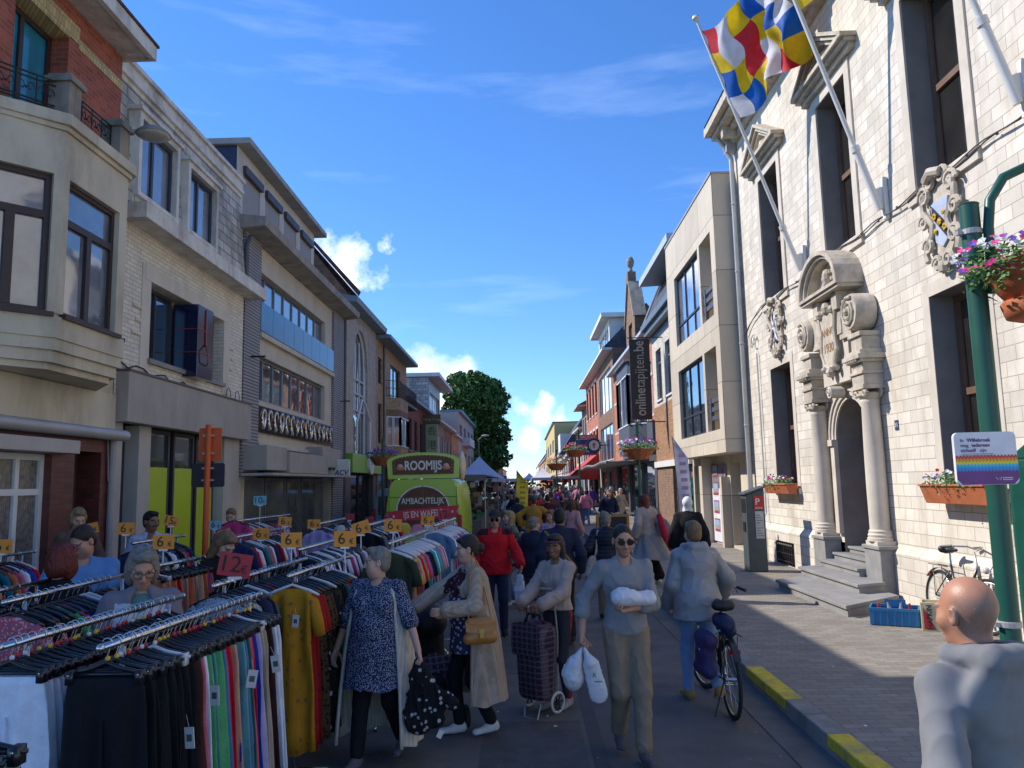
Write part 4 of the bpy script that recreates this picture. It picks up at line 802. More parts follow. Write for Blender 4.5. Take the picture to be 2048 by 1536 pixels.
# ================================================================ RIGHT 4: red brick house with crow gable, dark bay
navy = mat('bay_slate_blue', (.085,.10,.125), .55, .08, 2)
b = rowhouse(-1, RX, 35.8, 51.5, 9.0, redb2, 'red brick house with a stepped gable, stone ball finial and slate blue bay window', floors=((5.2,7.6,[(.03,.1),(.6,.68),(.8,.88)]),(3.6,4.6,[(.6,.68)])), fm=frW, ground=(3.3, dgrey, [(.04,.3),(.34,.6),(.64,.96)]), em=mat('gutter_pale_blue', (.42,.5,.58), .5), rm=slate, ov=.4, rh=3.2, back=2.2)
mb = MB(); slab(mb, -1, RX, 0, .02, 35.85, 51.4, 6.9, 7.05); slab(mb, -1, RX, 0, .02, 35.85, 51.4, 5.0, 5.12); mb.build('stone_band', stoneP, b)
mb = MB(); wall(mb, -1, RX-.02, 40.6, 44.2, 9.0, 10.8, [(41.7,43.1,9.2,10.6,.15)]); mb.prism([(RX-.02,40.6,10.8),(RX-.02,44.2,10.8),(RX-.02,42.7,12.9),(RX-.02,42.1,12.9)], (.4,0,0)); mb.box(RX-.02,RX+2.5,40.6,40.7,9,10.8); mb.box(RX-.1,RX+.35,42.05,42.75,12.9,13.5); mb.build('gable', brownb, b)
mb = MB(); mb.prism([(RX-.12,40.4,10.7),(RX-.12,40.6,10.7),(RX-.12,42.2,12.95),(RX-.12,42.0,12.95)], (.7,0,0)); mb.prism([(RX-.12,44.4,10.7),(RX-.12,44.2,10.7),(RX-.12,42.6,12.95),(RX-.12,42.8,12.95)], (.7,0,0)); mb.lathe([(.1,0),(.13,.15),(.09,.25),(.19,.45),(.22,.65),(.16,.85),(.02,.97)], (RX+.12,42.4,13.5), 12); mb.build('coping', creamd, b)
mb = MB(); q = [(RX,37.6),(RX-.85,38.4),(RX-.85,42.6),(RX,43.4)]
for z0, z1, m in ((3.35,4.75,0),(7.3,7.9,0)): mb.prism([(x,y,z0) for x, y in q], (0,0,z1-z0), m)
mb.prism([(x,y,7.9) for x, y in [(RX,37.4),(RX-1.0,38.3),(RX-1.0,42.7),(RX,43.6)]], (0,0,.12)); mb.build('bay', navy, b)
mb = MB()
for (x0,y0,x1,y1) in ((*q[0],*q[1]),(*q[1],*q[2]),(*q[2],*q[3])):
    for t in (0,.5,1): x = x0+(x1-x0)*t; y = y0+(y1-y0)*t; mb.box(x-.06,x+.06,y-.07,y+.07,4.8,7.25)
mb.prism([(x-.03,y,4.76) for x, y in q], (0,0,.07)); mb.prism([(x-.03,y,7.22) for x, y in q], (0,0,.07))
mb.build('bay_frame', frW, b); mb = MB(); mb.prism([(x+.05,y,4.76) for x, y in q], (0,0,2.53)); mb.build('bay_glass', GLC, b)
part(b, 'dark_panel', navy, (0,.12,35.9,37.5,3.3,4.8), side=-1, X=RX); part(b, 'dark_panel', navy, (0,.12,43.5,47,3.3,4.2), side=-1, X=RX)
# shop canopy and letters over the dark shopfronts
b2 = thing('shop_canopy', 'thin grey scalloped canopy over the black shopfronts on the right', 'canopy', (5.4, 46, 3))
mb = MB(); mb.box(RX-1.7,RX,41,62,2.98,3.06); mb.tube([(RX-1.7,41+i*1.5,3.02+.05*sin(i*.9)) for i in range(15)], .09, 6); mb.build('canopy_roof', mat('canopy_grey', (.2,.2,.2), .6), b2)
mb = MB(); put_text(mb, 'TEXTILE', .5, frame((RX-.87,40.5,3.75), (0,-1,0), (0,0,1)), 0, .02); o = mb.build('shop_lettering', mat('letter_pale', (.5,.52,.55), .4), None, loc=(RX-.87,40.5,3.75)); tag(o, 'pale blue shop letters on the slate blue bay', 'sign lettering')
# ================================================================ RIGHT 5.. further
b = rowhouse(-1, RX, 51.5, 62.5, 10.9, brownb, 'brown brick house with big white framed windows and a flat roofed dormer', floors=((7.0,9.9,[(.12,.85)]),(3.5,6.0,[(.12,.85)])), fm=frW, gm=GLC, ground=(3.1, greyc, [(.08,.45),(.55,.92)]), em=wht, rm=slate, ov=.6, rh=3, back=2.4, cols=(.33,.66))
mb = MB(); wall(mb, -1, RX-.02, 52.5, 60, 11, 13.1, [(53,59.5,11.2,12.6,.1)]); mb.box(RX,RX+4,52.5,52.6,11,13.1); mb.build('dormer', wht, b); win(b, -1, RX-.02, 53, 59.5, 11.2, 12.6, frW, GLC, cols=(.25,.5,.75), inset=.05)
part(b, 'dormer_roof', wht, (-4,.6,52,61,13.1,13.4), side=-1, X=RX)
rowhouse(-1, RX, 62.5, 74, 10.9, redb2, 'red brick house with tall paired windows under white arches', floors=((7.6,10.2,H4),(3.9,6.3,H4)), fm=frD, ground=(3.1, dgrey, [(.08,.45),(.55,.92)]), em=whtc, rm=tile, ov=.6, rh=2.5, lintel=wht, sills=wht)
rowhouse(-1, RX, 74, 80, 9.3, creamd, 'ornate grey stone house front with a curly gable', floors=((6.2,8.2,H2),(3.6,5.4,H2)), ground=(3.0, wht, [(.1,.9)]), rm=slate, rh=2.5, em=stoneC, ov=.8)
rowhouse(-1, RX, 80, 90, 7.6, stoneP, 'grey stone terraced house beyond the ornate front', floors=((4,6.6,H3),), ground=(3.0, dgrey, [(.1,.9)]), rm=slate, rh=3.6, em=whtc)
rowhouse(-1, RX, 90, 108, 5.6, redb2, 'orange red house with striped arches behind the sale board', floors=((3.2,5.0,H4),), fm=frD, ground=(2.8, redb, [(.1,.4),(.5,.9)]), rm=slate, rh=4.0, em=whtc, lintel=wht)
rowhouse(-1, RX, 108, 126, 5.4, greyc, 'grey rendered house with a steep slate roof', floors=((3.0,4.6,H3),), ground=(2.6, wht, [(.1,.9)]), rm=slate, rh=5.0, em=whtc)
b = rowhouse(-1, RX, 126, 152, 6.4, mat('render_peach', (.6,.42,.3), .8), 'peach and white house with a white dormer in its slate roof', floors=((3.6,5.6,H3),), ground=(3.0, wht, [(.1,.9)]), rm=slate, rh=6.5, em=wht)
part(b, 'dormer', wht, (-2.2,-.2,133,141,6.6,10.2), side=-1, X=RX)
b = rowhouse(-1, RX, 152, 215, 13.5, mat('brick_yellow', (.55,.42,.18), .85, .08, 1), 'tall yellow brick block standing above the slate roofs', 'building', 'apartment_block', floors=((4,6,H4),(8,10.5,H4)), roof='flat', em=dgrey, dep=22)
rowhouse(-1, RX, 215, 330, 8.5, mat('brick_orange_far', (.52,.26,.12), .85, .08, 1), 'orange brick house row with white cornice and tall windows', floors=((3,4.6,H4),(5.4,7.4,H4)), fm=frW, rm=slate, rh=10, back=7, em=wht)
rowhouse(-1, RX, 330, 392, 9, wht, 'narrow white house near the vanishing end of the street', floors=((4,7,H3),), rm=slate, rh=9, back=6)
# ================================================================ trees
def leafcrown(mb, blobs, n, s, seed, shape=1.0):
    rs = np.random.RandomState(seed); V = []; tot = sum(r[3]**2 for r in blobs)
    for (cx, cy, cz, r, rz) in blobs:
        k = int(n*r*r/tot); d = rs.normal(size=(k,3)); d /= np.linalg.norm(d, axis=1)[:,None]
        rad = (.55+.5*rs.rand(k)**.5)*(1+.16*np.sin(d[:,0]*5+cx)*np.cos(d[:,2]*6+cz))
        c = np.array((cx,cy,cz))+d*rad[:,None]*np.array((r,r,rz))
        for i in range(k):
            a, e = rs.normal(size=3), rs.normal(size=3); a /= np.linalg.norm(a); e -= a*e.dot(a); e /= np.linalg.norm(e)
            q = s*(.6+.8*rs.rand()); o = c[i]; mb.add([o-a*q, o+e*q*.45, o+a*q, o-e*q*.45], [(0,1,2,3)], int(rs.rand()*2.99))
leafm = [mat('leaf_dark', (.028,.075,.018), .6, .3, 2, spec=.3), mat('leaf_mid', (.05,.12,.025), .6, .3, 2, spec=.3), mat('leaf_light', (.12,.21,.045), .6, .3, 2, spec=.3)]
bark = mat('bark', (.07,.055,.04), .95, .2, 8, bump=.5)
def tree(x, y, h, r, label, seed, n, s, top=1.0):
    o = thing('street_tree', label, 'tree', (x, y, 0)); random.seed(seed); mb = MB()
    mb.tube([(x,y,0),(x+.1,y,h*.2),(x-.1,y,h*.45),(x,y,h*.8)], [.45,.36,.25,.06], 8)
    bl = []
    for i in range(60):
        t = (i+rnd())/60; z = h*(.24+.68*t); rr = r*(.92 if t < .55 else .92*sqrt(max(.03,1-((t-.55)/.5)**2))); a = i*2.4; q = U(.25,.8)*rr
        br = U(.26,.4)*r; bl.append((x+q*cos(a), y+q*sin(a), z, br, br*.8)); mb.tube([(x,y,max(z-h*.15,h*.2)),(x+q*.5*cos(a),y+q*.5*sin(a),z-h*.05),(x+q*cos(a),y+q*sin(a),z)], [.12,.08,.03], 5)
    mb.build('trunk', bark, o)
    mb = MB(); leafcrown(mb, bl, n, s, seed); mb.build('crown', leafm, o)
tree(-6.5, 103, 17.2, 5.2, 'large dense dark green tree rising above the roofs at the left street end', 4, 42000, .3)
tree(-15.5, 90, 14.8, 3.2, 'smaller light green treetop showing behind the tan brick house', 9, 9000, .3)
# ================================================================ PEOPLE: signed-distance bodies, meshed by surface nets
V3 = lambda *a: np.array(a, float)
def rotm(yaw=0, pitch=0, roll=0):      # degrees; yaw about Z, pitch about X (positive looks down for a figure facing -Y), roll about Y
    return np.array((Matrix.Rotation(radians(yaw), 3, 'Z') @ Matrix.Rotation(radians(pitch), 3, 'X') @ Matrix.Rotation(radians(roll), 3, 'Y')))
def cap(a, b, ra, rb=None, k=.02, sq=None, op=0): return ('c', np.array(a, float), np.array(b, float), ra, ra if rb is None else rb, k, sq, op)
def ell(c, r, k=.02, R=None, op=0): return ('e', np.array(c, float), np.array(r, float) if not np.isscalar(r) else np.array((r,r,r), float), R, k, None, None, op)
def nets(prims, h, cuts=(), rough=None):
    lo = []; hi = []
    for p in prims:
        if p[0] == 'p' or p[7] == 1: continue
        if p[0] == 'c': r = max(p[3], p[4]); lo += [np.minimum(p[1], p[2])-r]; hi += [np.maximum(p[1], p[2])+r]
        else: r = p[2].max(); lo += [p[1]-r]; hi += [p[1]+r]
    lo = np.min(lo, 0)-2.5*h; hi = np.max(hi, 0)+2.5*h; n = np.ceil((hi-lo)/h).astype(int)+1
    ax = [lo[i]+h*np.arange(n[i]) for i in range(3)]; D = np.ones(n, np.float32)
    for p in prims:
        if p[0] == 'p':
            X, Y, Z = np.meshgrid(*ax, indexing='ij'); D = np.maximum(D, ((np.stack((X,Y,Z), -1)-p[1])@np.array(p[2], float)).astype(np.float32)); continue
        k = p[5] if p[0] == 'c' else p[4]; r = max(p[3], p[4]) if p[0] == 'c' else p[2].max()
        a, b = (np.minimum(p[1], p[2])-r, np.maximum(p[1], p[2])+r) if p[0] == 'c' else (p[1]-r, p[1]+r)
        pad = k*1.2+2.2*h; i0 = np.clip(np.floor((a-pad-lo)/h).astype(int), 0, n-1); i1 = np.clip(np.ceil((b+pad-lo)/h).astype(int)+1, 1, n)
        if (i1 <= i0).any(): continue
        X, Y, Z = np.meshgrid(*[ax[j][i0[j]:i1[j]] for j in range(3)], indexing='ij'); Q = np.stack((X,Y,Z), -1).astype(np.float32)
        if p[0] == 'c':
            ba = p[2]-p[1]; pa = Q-p[1]; t = np.clip((pa@ba)/max(1e-9, ba@ba), 0, 1); v = pa-t[...,None]*ba
            if p[6] is not None: s_ = np.array(p[6][0], float); s_ /= np.linalg.norm(s_); f = p[6][1]; c_ = v@s_; v = v+(c_*(1/f-1))[...,None]*s_
            d = np.sqrt((v*v).sum(-1))-(p[3]+(p[4]-p[3])*t)
            if p[6] is not None and p[6][1] < 1: d = d*(.5+.5*p[6][1])
        else:
            v = Q-p[1]
            if p[3] is not None: v = v@np.array(p[3])
            q = v/p[2]; k0 = np.sqrt((q*q).sum(-1)); k1 = np.sqrt(((q/p[2])**2).sum(-1)); d = np.where(k1 > 1e-9, k0*(k0-1)/np.maximum(k1, 1e-9), -p[2].min())
        S = (slice(i0[0],i1[0]), slice(i0[1],i1[1]), slice(i0[2],i1[2])); E = D[S]
        if p[7] == 0: hh = np.clip(.5+.5*(E-d)/k, 0, 1); D[S] = E*(1-hh)+d*hh-k*hh*(1-hh)
        else: hh = np.clip(.5-.5*(E+d)/k, 0, 1); D[S] = E*(1-hh)-d*hh+k*hh*(1-hh)
    if cuts:
        X, Y, Z = np.meshgrid(*ax, indexing='ij'); Q = np.stack((X,Y,Z), -1)
        for c in cuts:
            if c[0] == 'p': D = np.maximum(D, ((Q-c[1])@np.array(c[2], float)))
            else: v = (Q-c[1])/np.array(c[2], float); D = np.maximum(D, -(np.sqrt((v*v).sum(-1))-1)*min(c[2]))
    I = D < 0; c8 = [I[i:n[0]-1+i, j:n[1]-1+j, k:n[2]-1+k] for i in (0,1) for j in (0,1) for k in (0,1)]
    s = sum(c.astype(np.int8) for c in c8); A = (s > 0) & (s < 8); idx = -np.ones(A.shape, int); cells = np.argwhere(A); idx[A] = np.arange(len(cells))
    acc = np.zeros((len(cells), 3)); cnt = np.zeros(len(cells))
    for ax_ in range(3):
        o1, o2 = [a for a in range(3) if a != ax_]
        for u in (0,1):
            for v in (0,1):
                f = cells.copy(); f[:,o1] += u; f[:,o2] += v; g = f.copy(); g[:,ax_] += 1
                d0 = D[f[:,0],f[:,1],f[:,2]]; d1 = D[g[:,0],g[:,1],g[:,2]]; m = (d0 < 0) != (d1 < 0); t = np.where(m, d0/np.where(m, d0-d1, 1), 0); t = np.clip(t, 0, 1)
                P_ = f.astype(float); P_[:,ax_] += t; acc[m] += P_[m]; cnt[m] += 1
    Vv = lo+h*acc/cnt[:,None]; F = []
    for ax_ in range(3):
        o1, o2 = [(1,2),(2,0),(0,1)][ax_]; sl = [slice(1,-1)]*3; sl[ax_] = slice(0,-1); a = I[tuple(sl)]; sl2 = list(sl); sl2[ax_] = slice(1,None); b = I[tuple(sl2)]
        e = np.argwhere(a != b); fl = a[e[:,0],e[:,1],e[:,2]]; e = e.copy(); base = e+np.array([0 if j == ax_ else 1 for j in range(3)])
        q = []
        for (u, v) in ((0,0),(-1,0),(-1,-1),(0,-1)): c = base.copy(); c[:,o1] += u; c[:,o2] += v; q.append(idx[c[:,0],c[:,1],c[:,2]])
        q = np.stack(q, 1); ok = (q >= 0).all(1); q = q[ok]; fl = fl[ok]; F.append(np.where(fl[:,None], q, q[:,::-1]))
    F = np.concatenate(F) if F else np.zeros((0,4), int)
    # relax a little
    for _ in range(2):
        sm = np.zeros_like(Vv); cn = np.zeros(len(Vv))
        for a, b in ((0,1),(1,2),(2,3),(3,0)): np.add.at(sm, F[:,a], Vv[F[:,b]]); np.add.at(cn, F[:,a], 1); np.add.at(sm, F[:,b], Vv[F[:,a]]); np.add.at(cn, F[:,b], 1)
        Vv = Vv*.6+.4*sm/np.maximum(cn,1)[:,None]
    if rough:
        nn_ = np.zeros_like(Vv); fn = np.cross(Vv[F[:,2]]-Vv[F[:,0]], Vv[F[:,3]]-Vv[F[:,1]])
        for a in range(4): np.add.at(nn_, F[:,a], fn)
        nn_ /= np.maximum(np.linalg.norm(nn_, axis=1), 1e-12)[:,None]; amp, fx, fy, fz, sd_ = rough
        w_ = np.array([((1-abs(noise.noise((v[0]*fx*.9+sd_, v[1]*fy*.9, v[2]*fz*.55+v[0]*3)))*2.2)**3*.55+.5*noise.noise((v[0]*fx*.5, v[1]*fy*.5+sd_, v[2]*fz*.4))) for v in Vv]); w_ = np.clip(w_, -.6, .7)*np.clip(1+1.3*nn_[:,2], 0, 1); Vv = Vv+nn_*(w_*amp*.75)[:,None]
    return Vv, F
def loft(mb, rings, n=40, th=.008, m=0, a0=0, a1=360, cap_ends=False):
    """rings: (cx,cy,z,rx,ry,fold_amp,folds,phase); angle 0 = front (-Y), 90 = figure's left (+X)"""
    full = abs(a1-a0) >= 359.9; V = []; k = n if full else n+1
    for (cx,cy,z,rx,ry,fa,fn_,ph) in rings:
        for j in range(k):
            g = radians(a0+(a1-a0)*j/n); w_ = 1+fa*(sin(fn_*g+ph)+.5*sin(fn_*1.7*g+ph*2.1)); V.append((cx+rx*sin(g)*w_, cy-ry*cos(g)*w_, z+(.012*sin(fn_*g*.7+ph) if fa else 0)))
    fs = [(i*k+j, i*k+(j+1)%k, (i+1)*k+(j+1)%k, (i+1)*k+j) for i in range(len(rings)-1) for j in range(k if full else k-1)]
    if th:
        N_ = len(V); W = []
        for (cx,cy,z,rx,ry,fa,fn_,ph) in rings:
            for j in range(k):
                g = radians(a0+(a1-a0)*j/n); w_ = 1+fa*(sin(fn_*g+ph)+.5*sin(fn_*1.7*g+ph*2.1)); W.append((cx+(rx-th)*sin(g)*w_, cy-(ry-th)*cos(g)*w_, z+(.012*sin(fn_*g*.7+ph) if fa else 0)))
        V += W; fs = [f[::-1] for f in fs]+[tuple(i+N_ for i in f) for f in fs]
        for i in (0, len(rings)-1):
            for j in range(k if full else k-1): fs.append((i*k+j, i*k+(j+1)%k, N_+i*k+(j+1)%k, N_+i*k+j))
        if not full:
            for j in (0, k-1):
                for i in range(len(rings)-1): fs.append((i*k+j, (i+1)*k+j, N_+(i+1)*k+j, N_+i*k+j))
    mb.add(V, fs, m)
def ik(a, b, l1, l2, pole):
    a = np.array(a, float); b = np.array(b, float); d = b-a; L_ = np.linalg.norm(d); L_ = min(L_, (l1+l2)*.999); u = d/np.linalg.norm(d)
    x = (l1*l1-l2*l2+L_*L_)/(2*L_); y = sqrt(max(0, l1*l1-x*x)); p = np.array(pole, float); p = p-u*p.dot(u); p /= np.linalg.norm(p); return a+u*x+p*y, a+u*L_
def hand_prims(wr, d, pn, side, curl=.5, s=1.0, grip=0):
    """palm + five jointed fingers; d = wrist->fingers, pn = palm normal, side +1 left hand / -1 right hand"""
    d = np.array(d, float); d /= np.linalg.norm(d); pn = np.array(pn, float); pn = pn-d*pn.dot(d); pn /= np.linalg.norm(pn); la = np.cross(d, pn)*side
    P_ = [cap(wr, wr+d*.03*s, .024*s, .027*s, .01, (pn,.7))]
    for t in (-.026,-.009,.009,.026): P_.append(cap(wr+d*.02*s+la*t*.7*s, wr+d*.088*s+la*t*s, .016*s, .0135*s, .012, (pn,.85)))
    for t, L_, c in ((.029,.068,.9),(.0095,.078,1.0),(-.0095,.073,1.1),(-.028,.056,1.25)):
        p = wr+d*.088*s+la*t*s; ang = 0; r = .0092*s
        for seg, q in ((.42,.55),(.33,1.0),(.25,.8)):
            ang += curl*c*q; dd = d*cos(ang)+pn*sin(ang)+la*t*.8; dd /= np.linalg.norm(dd); e = p+dd*L_*seg*s; P_.append(cap(p, e, r, r*.9, .004)); p = e; r *= .9
    b = wr+d*.025*s+la*.026*s+pn*.008*s; c1 = b+(d*.45+la*.62+pn*.35)*.042*s; c2 = c1+(d*.8+la*.25*(1-curl)+pn*(.3+curl*.5))*.032*s; c3 = c2+(d*.8-la*.1*curl+pn*(.2+curl*.5))*.024*s
    P_ += [cap(b, c1, .014*s, .0115*s, .012), cap(c1, c2, .011*s, .0098*s, .004), cap(c2, c3, .0098*s, .008*s, .004)]
    return P_
SKIN = [mat('skin_light', (.56,.32,.23), .55, .08, 9, bump=.15, bscale=120), mat('skin_tanned', (.48,.25,.16), .5, .1, 9, bump=.15, bscale=120), mat('skin_brown', (.22,.105,.062), .5, .1, 9, bump=.15, bscale=120), mat('skin_sunburnt', (.43,.20,.12), .45, .12, 11, bump=.12, bscale=200)]
def stubble_mask(m, col):      # close cropped hair round the back and sides of a bald head
    n = m.node_tree.nodes; l = m.node_tree.links; b = n['Principled BSDF']; src = b.inputs['Base Color'].links[0].from_socket; t = n.new('ShaderNodeTexCoord'); sx = n.new('ShaderNodeSeparateXYZ'); l.new(t.outputs['Object'], sx.inputs[0])
    def mr(s_, a, c):
        r = n.new('ShaderNodeMapRange'); r.interpolation_type = 'SMOOTHSTEP'; l.new(s_, r.inputs[0]); r.inputs[1].default_value = a; r.inputs[2].default_value = c; return r.outputs[0]
    nz_ = n.new('ShaderNodeTexNoise'); nz_.inputs['Scale'].default_value = 400; l.new(t.outputs['Object'], nz_.inputs['Vector'])
    def mu(a, c): q = n.new('ShaderNodeMath'); q.operation = 'MULTIPLY'; l.new(a, q.inputs[0]); l.new(c, q.inputs[1]) if not isinstance(c, float) else setattr(q.inputs[1], 'default_value', c); return q.outputs[0]
    k = mu(mu(mr(sx.outputs[2], 1.70, 1.655), mr(sx.outputs[2], 1.535, 1.57)), mr(sx.outputs[1], -.045, .01)); k = mu(k, mr(nz_.outputs['Fac'], .2, .6)); k = mu(k, .8)
    x = n.new('ShaderNodeMixRGB'); l.new(k, x.inputs[0]); l.new(src, x.inputs[1]); x.inputs[2].default_value = (*col, 1); l.new(x.outputs[0], b.inputs['Base Color'])
stubble_mask(SKIN[3], (.17,.12,.095))
lipm = mat('lips', (.42,.14,.12), .5); eyew = mat('eye_white', (.26,.22,.2), .4); eyed = mat('eye_iris', (.03,.018,.01), .15); browm = {}
def hairmat(nm, c): return mat(nm, c, .5, .25, 30, bump=.9, bscale=70, spec=.4, wave=(80,'X',tuple(q*.62 for q in c),3))
HAIR = dict(grey=hairmat('hair_grey', (.23,.21,.18)), dark=hairmat('hair_dark_brown', (.022,.014,.011)), black=hairmat('hair_black', (.012,.010,.010)), brown=hairmat('hair_brown', (.07,.04,.022)), blond=hairmat('hair_blond', (.33,.23,.12)), red=hairmat('hair_dyed_red', (.16,.022,.012)), lightgrey=hairmat('hair_light_grey', (.42,.40,.37)), ginger=hairmat('hair_light_brown', (.22,.13,.06)), stubble=hairmat('hair_stubble', (.44,.235,.16)))
for k_ in HAIR: pass
def build_arr(parts, name, mats, parent, smooth=True):
    mb = MB(); 
    for (v, f, m) in parts: mb.add([tuple(p) for p in v], [tuple(int(i) for i in q) for q in f], m)
    return mb.build(name, mats, parent, smooth=smooth, local=True)
def person(label, x, y, z0, rz, H=1.7, skin=0, hair='brown', style='short', sex='m', w=1.0, belly=0, lod=1, group=None,
           aL=None, aR=None, eL=None, eR=None, wL=None, wR=None, lean=(0,0), twist=0, head=(0,0,0), top=None, bot=None, shoe=None, curl=(.5,.5), pn=(None,None), extra=None, beard=None, glasses=None, hd=(None,None), socks=None, hands=True):
    """local frame: facing -Y, X = own left; lengths for a 1.75 m figure, scaled by H.
    aL/aR ankles, eL/eR elbows, wL/wR wrists; top/bot = dict(m=material, sleeve=0..1, hem=z, t=thickness)"""
    S = H/1.75; o = thing('person', label, 'person', (x, y, z0), radians(rz), group); o.scale = (S,S,S)
    hb = {0:.022, 1:.0125, 2:.0095}[lod]; hh = {0:.016, 1:.008, 2:.0045}[lod]
    pel = V3(0,0,.95); Rt = rotm(twist, 0, 0)@rotm(0, lean[0], lean[1]); Tc = lambda p: pel+Rt@(np.array(p, float)-pel)
    f_ = 1 if sex == 'm' else .92; bw = w; sw = .172*f_*(.6+.4*w)
    shL, shR = Tc((sw,0,1.405)), Tc((-sw,0,1.405)); aL = V3(.10,.02,.085) if aL is None else V3(*aL); aR = V3(-.10,.02,.085) if aR is None else V3(*aR)
    hpL, hpR = V3(.088,0,.92), V3(-.088,0,.92); kL, aL = ik(hpL, aL, .44, .42, (.05,-1,.1)); kR, aR = ik(hpR, aR, .44, .42, (-.05,-1,.1))
    if wL is None: wL = Tc((.27*w**.5,-.03,.92))
    if wR is None: wR = Tc((-.27*w**.5,-.03,.92))
    wL = V3(*wL); wR = V3(*wR); eL, wL = ik(shL, wL, .29, .255, (.35,1,-.25) if eL is None else eL); eR, wR = ik(shR, wR, .29, .255, (-.35,1,-.25) if eR is None else eR)
    hc = Tc((0,-.025,1.62)); Rh = Rt@rotm(*head); Hd = lambda p: hc+Rh@(np.array(p, float)*1.04); ck = .03
    def torso(t, k=.05):
        p = [ell(Tc((0,.0,1.29)), (.158*f_*w+t,.108*w+t,.18+t*.5), k, Rt), cap(Tc((.11*f_*w,0,1.40)), Tc((-.11*f_*w,0,1.40)), .052+t*.8, None, k, ((0,1,0),.9)), ell(Tc((0,.005,1.1)), (.135*w*f_+t,.1*w+t,.16+t), k, Rt), ell((0,.008,.965), (.158*w+t,.118*w+t,.13+t*.6), k)]
        if belly: p.append(ell(Tc((0,-.06*w-belly*.4,1.07)), (.125*w+t,.07+belly+t,.15+t), k, Rt))
        if sex == 'f': p += [ell(Tc((s*.072*w,-.085*w,1.27)), (.06*w+t*.7,.055*w+t*.7,.062*w+t*.7), .035) for s in (1,-1)]
        return p
    def armp(sh, e, wr, t, L_=1.0, r0=.045, r1=.037, r2=.027):
        p = [cap(sh, sh+(e-sh)*min(1, L_*2), r0*w**.5+t*.55, r0*w**.5+t*.9+(r1-r0)*min(1,L_*2), .022)]
        if L_ > .5: q = e+(wr-e)*min(1,(L_-.5)*2); p.append(cap(e, q, r1+t, r1+(r2-r1)*min(1,(L_-.5)*2)+t*1.15, .02))
        return p
    def legp(hp, kn, an, t, L_=1.0, r=(.082,.055,.04), fl=0):
        p = [cap(hp, kn, r[0]*w**.7+t, r[1]+t, .04), cap(kn, kn+(an-kn)*L_, r[1]+t, r[1]+(r[2]-r[1])*L_+t+fl, .03)]
        if t < .006 and not bot: p.append(ell(kn+(an-kn)*.3+V3(0,.018,0), (.047,.05,.11), .03))
        return p
    # ---- body (skin)
    sk = SKIN[skin]; P_ = torso(-.012)+armp(shL,eL,wL,0)+armp(shR,eR,wR,0)+legp(hpL,kL,aL,-.018 if bot else -.004)+legp(hpR,kR,aR,-.018 if bot else -.004)+[cap(Tc((0,.01,1.42)), Hd((0,.012,-.06)), .058*f_**.5, .053*f_**.5, .03)]
    for a in (aL, aR): P_.append(cap(a+V3(0,.01,-.03), a+V3(0,-.1,-.055), .02, .015, .015))
    parts = []; v, f = nets(P_, hb); parts.append((v, f, 0))
    hp_ = [ell(Hd((0,.014,.028)), np.array((.075,.093,.092)), .02, Rh), ell(Hd((0,-.028,-.03)), (.06,.062,.082), .03, Rh), ell(Hd((0,-.05,-.088)), (.03,.032,.024), .03, Rh), cap(Hd((0,.015,-.05)), Tc((0,.012,1.42)), .051*f_**.5, .056, .03),
           cap(Hd((-.035,-.078,.022)), Hd((.035,-.078,.022)), .012, None, .018), cap(Hd((0,-.088,.008)), Hd((0,-.107,-.03)), .0085, .0125, .01), ell(Hd((.012,-.098,-.034)), .0085, .006), ell(Hd((-.012,-.098,-.034)), .0085, .006)]
    for s in (1,-1): hp_ += [ell(Hd((s*.042,-.05,-.02)), .027, .025), ell(Hd((s*.0305,-.096,.003)), (.016,.014,.0105), .012, Rh, 1), ell(Hd((s*.077,.008,-.006)), (.010,.019,.031), .008, Rh), ell(Hd((s*.084,.004,-.002)), (.006,.011,.017), .006, Rh, 1)]
    hp_ += [ell(Hd((0,-.09,-.052)), (.022,.011,.0055), .007, Rh), ell(Hd((0,-.088,-.066)), (.019,.011,.0065), .007, Rh), ell(Hd((0,-.098,-.059)), (.026,.008,.0022), .003, Rh, 1)]
    if w > 1.15: hp_ += [ell(Hd((s*.035,-.04,-.06)), .036, .03) for s in (1,-1)]+[ell(Hd((0,-.02,-.1)), (.05,.05,.03), .03, Rh)]
    v, f = nets(hp_, hh); ih = Rh.T; lc = (v-hc)@Rh/1.04; fc = lc[f].mean(1); mi = np.zeros(len(f), int)
    mi[((fc[:,0]/.024)**2+((fc[:,2]+.059)/.0125)**2 < 1) & (fc[:,1] < -.075)] = 1
    mi[(abs(abs(fc[:,0])-.034) < .018) & (abs(fc[:,2]-.026+abs(abs(fc[:,0])-.03)*.15) < .0048) & (fc[:,1] < -.05)] = 2
    if beard: mi[(fc[:,1] < -.02) & (fc[:,2] < -.04) & ~((abs(fc[:,2]+.058) < .008) & (abs(fc[:,0]) < .02)) | ((fc[:,1] < -.07) & (abs(fc[:,2]+.045) < .006) & (abs(fc[:,0]) < .027))] = 3
    if beard == 'moustache': mi[mi == 3] = 0; mi[(fc[:,1] < -.07) & (abs(fc[:,2]+.0455) < .0075) & (abs(fc[:,0]) < .032)] = 2
    for k in range(4):
        q = f[mi == k]
        if len(q): parts.append((v, q, k)) if k == 0 else parts.append((v, q, k))
    if lod:
        e_ = MB()
        for s in (1,-1):
            e_.sph(tuple(Hd((s*.0305,-.0745,.003))), (.0125,.0125,.0085), 10, 4); e_.sph(tuple(Hd((s*.0305,-.0815,.003))), (.0066,.0066,.0062), 8, 5)
        parts += [(e_.v, [f_2 for f_2, m_ in zip(e_.f, e_.m) if m_ == 4], 4), (e_.v, [f_2 for f_2, m_ in zip(e_.f, e_.m) if m_ == 5], 5)]
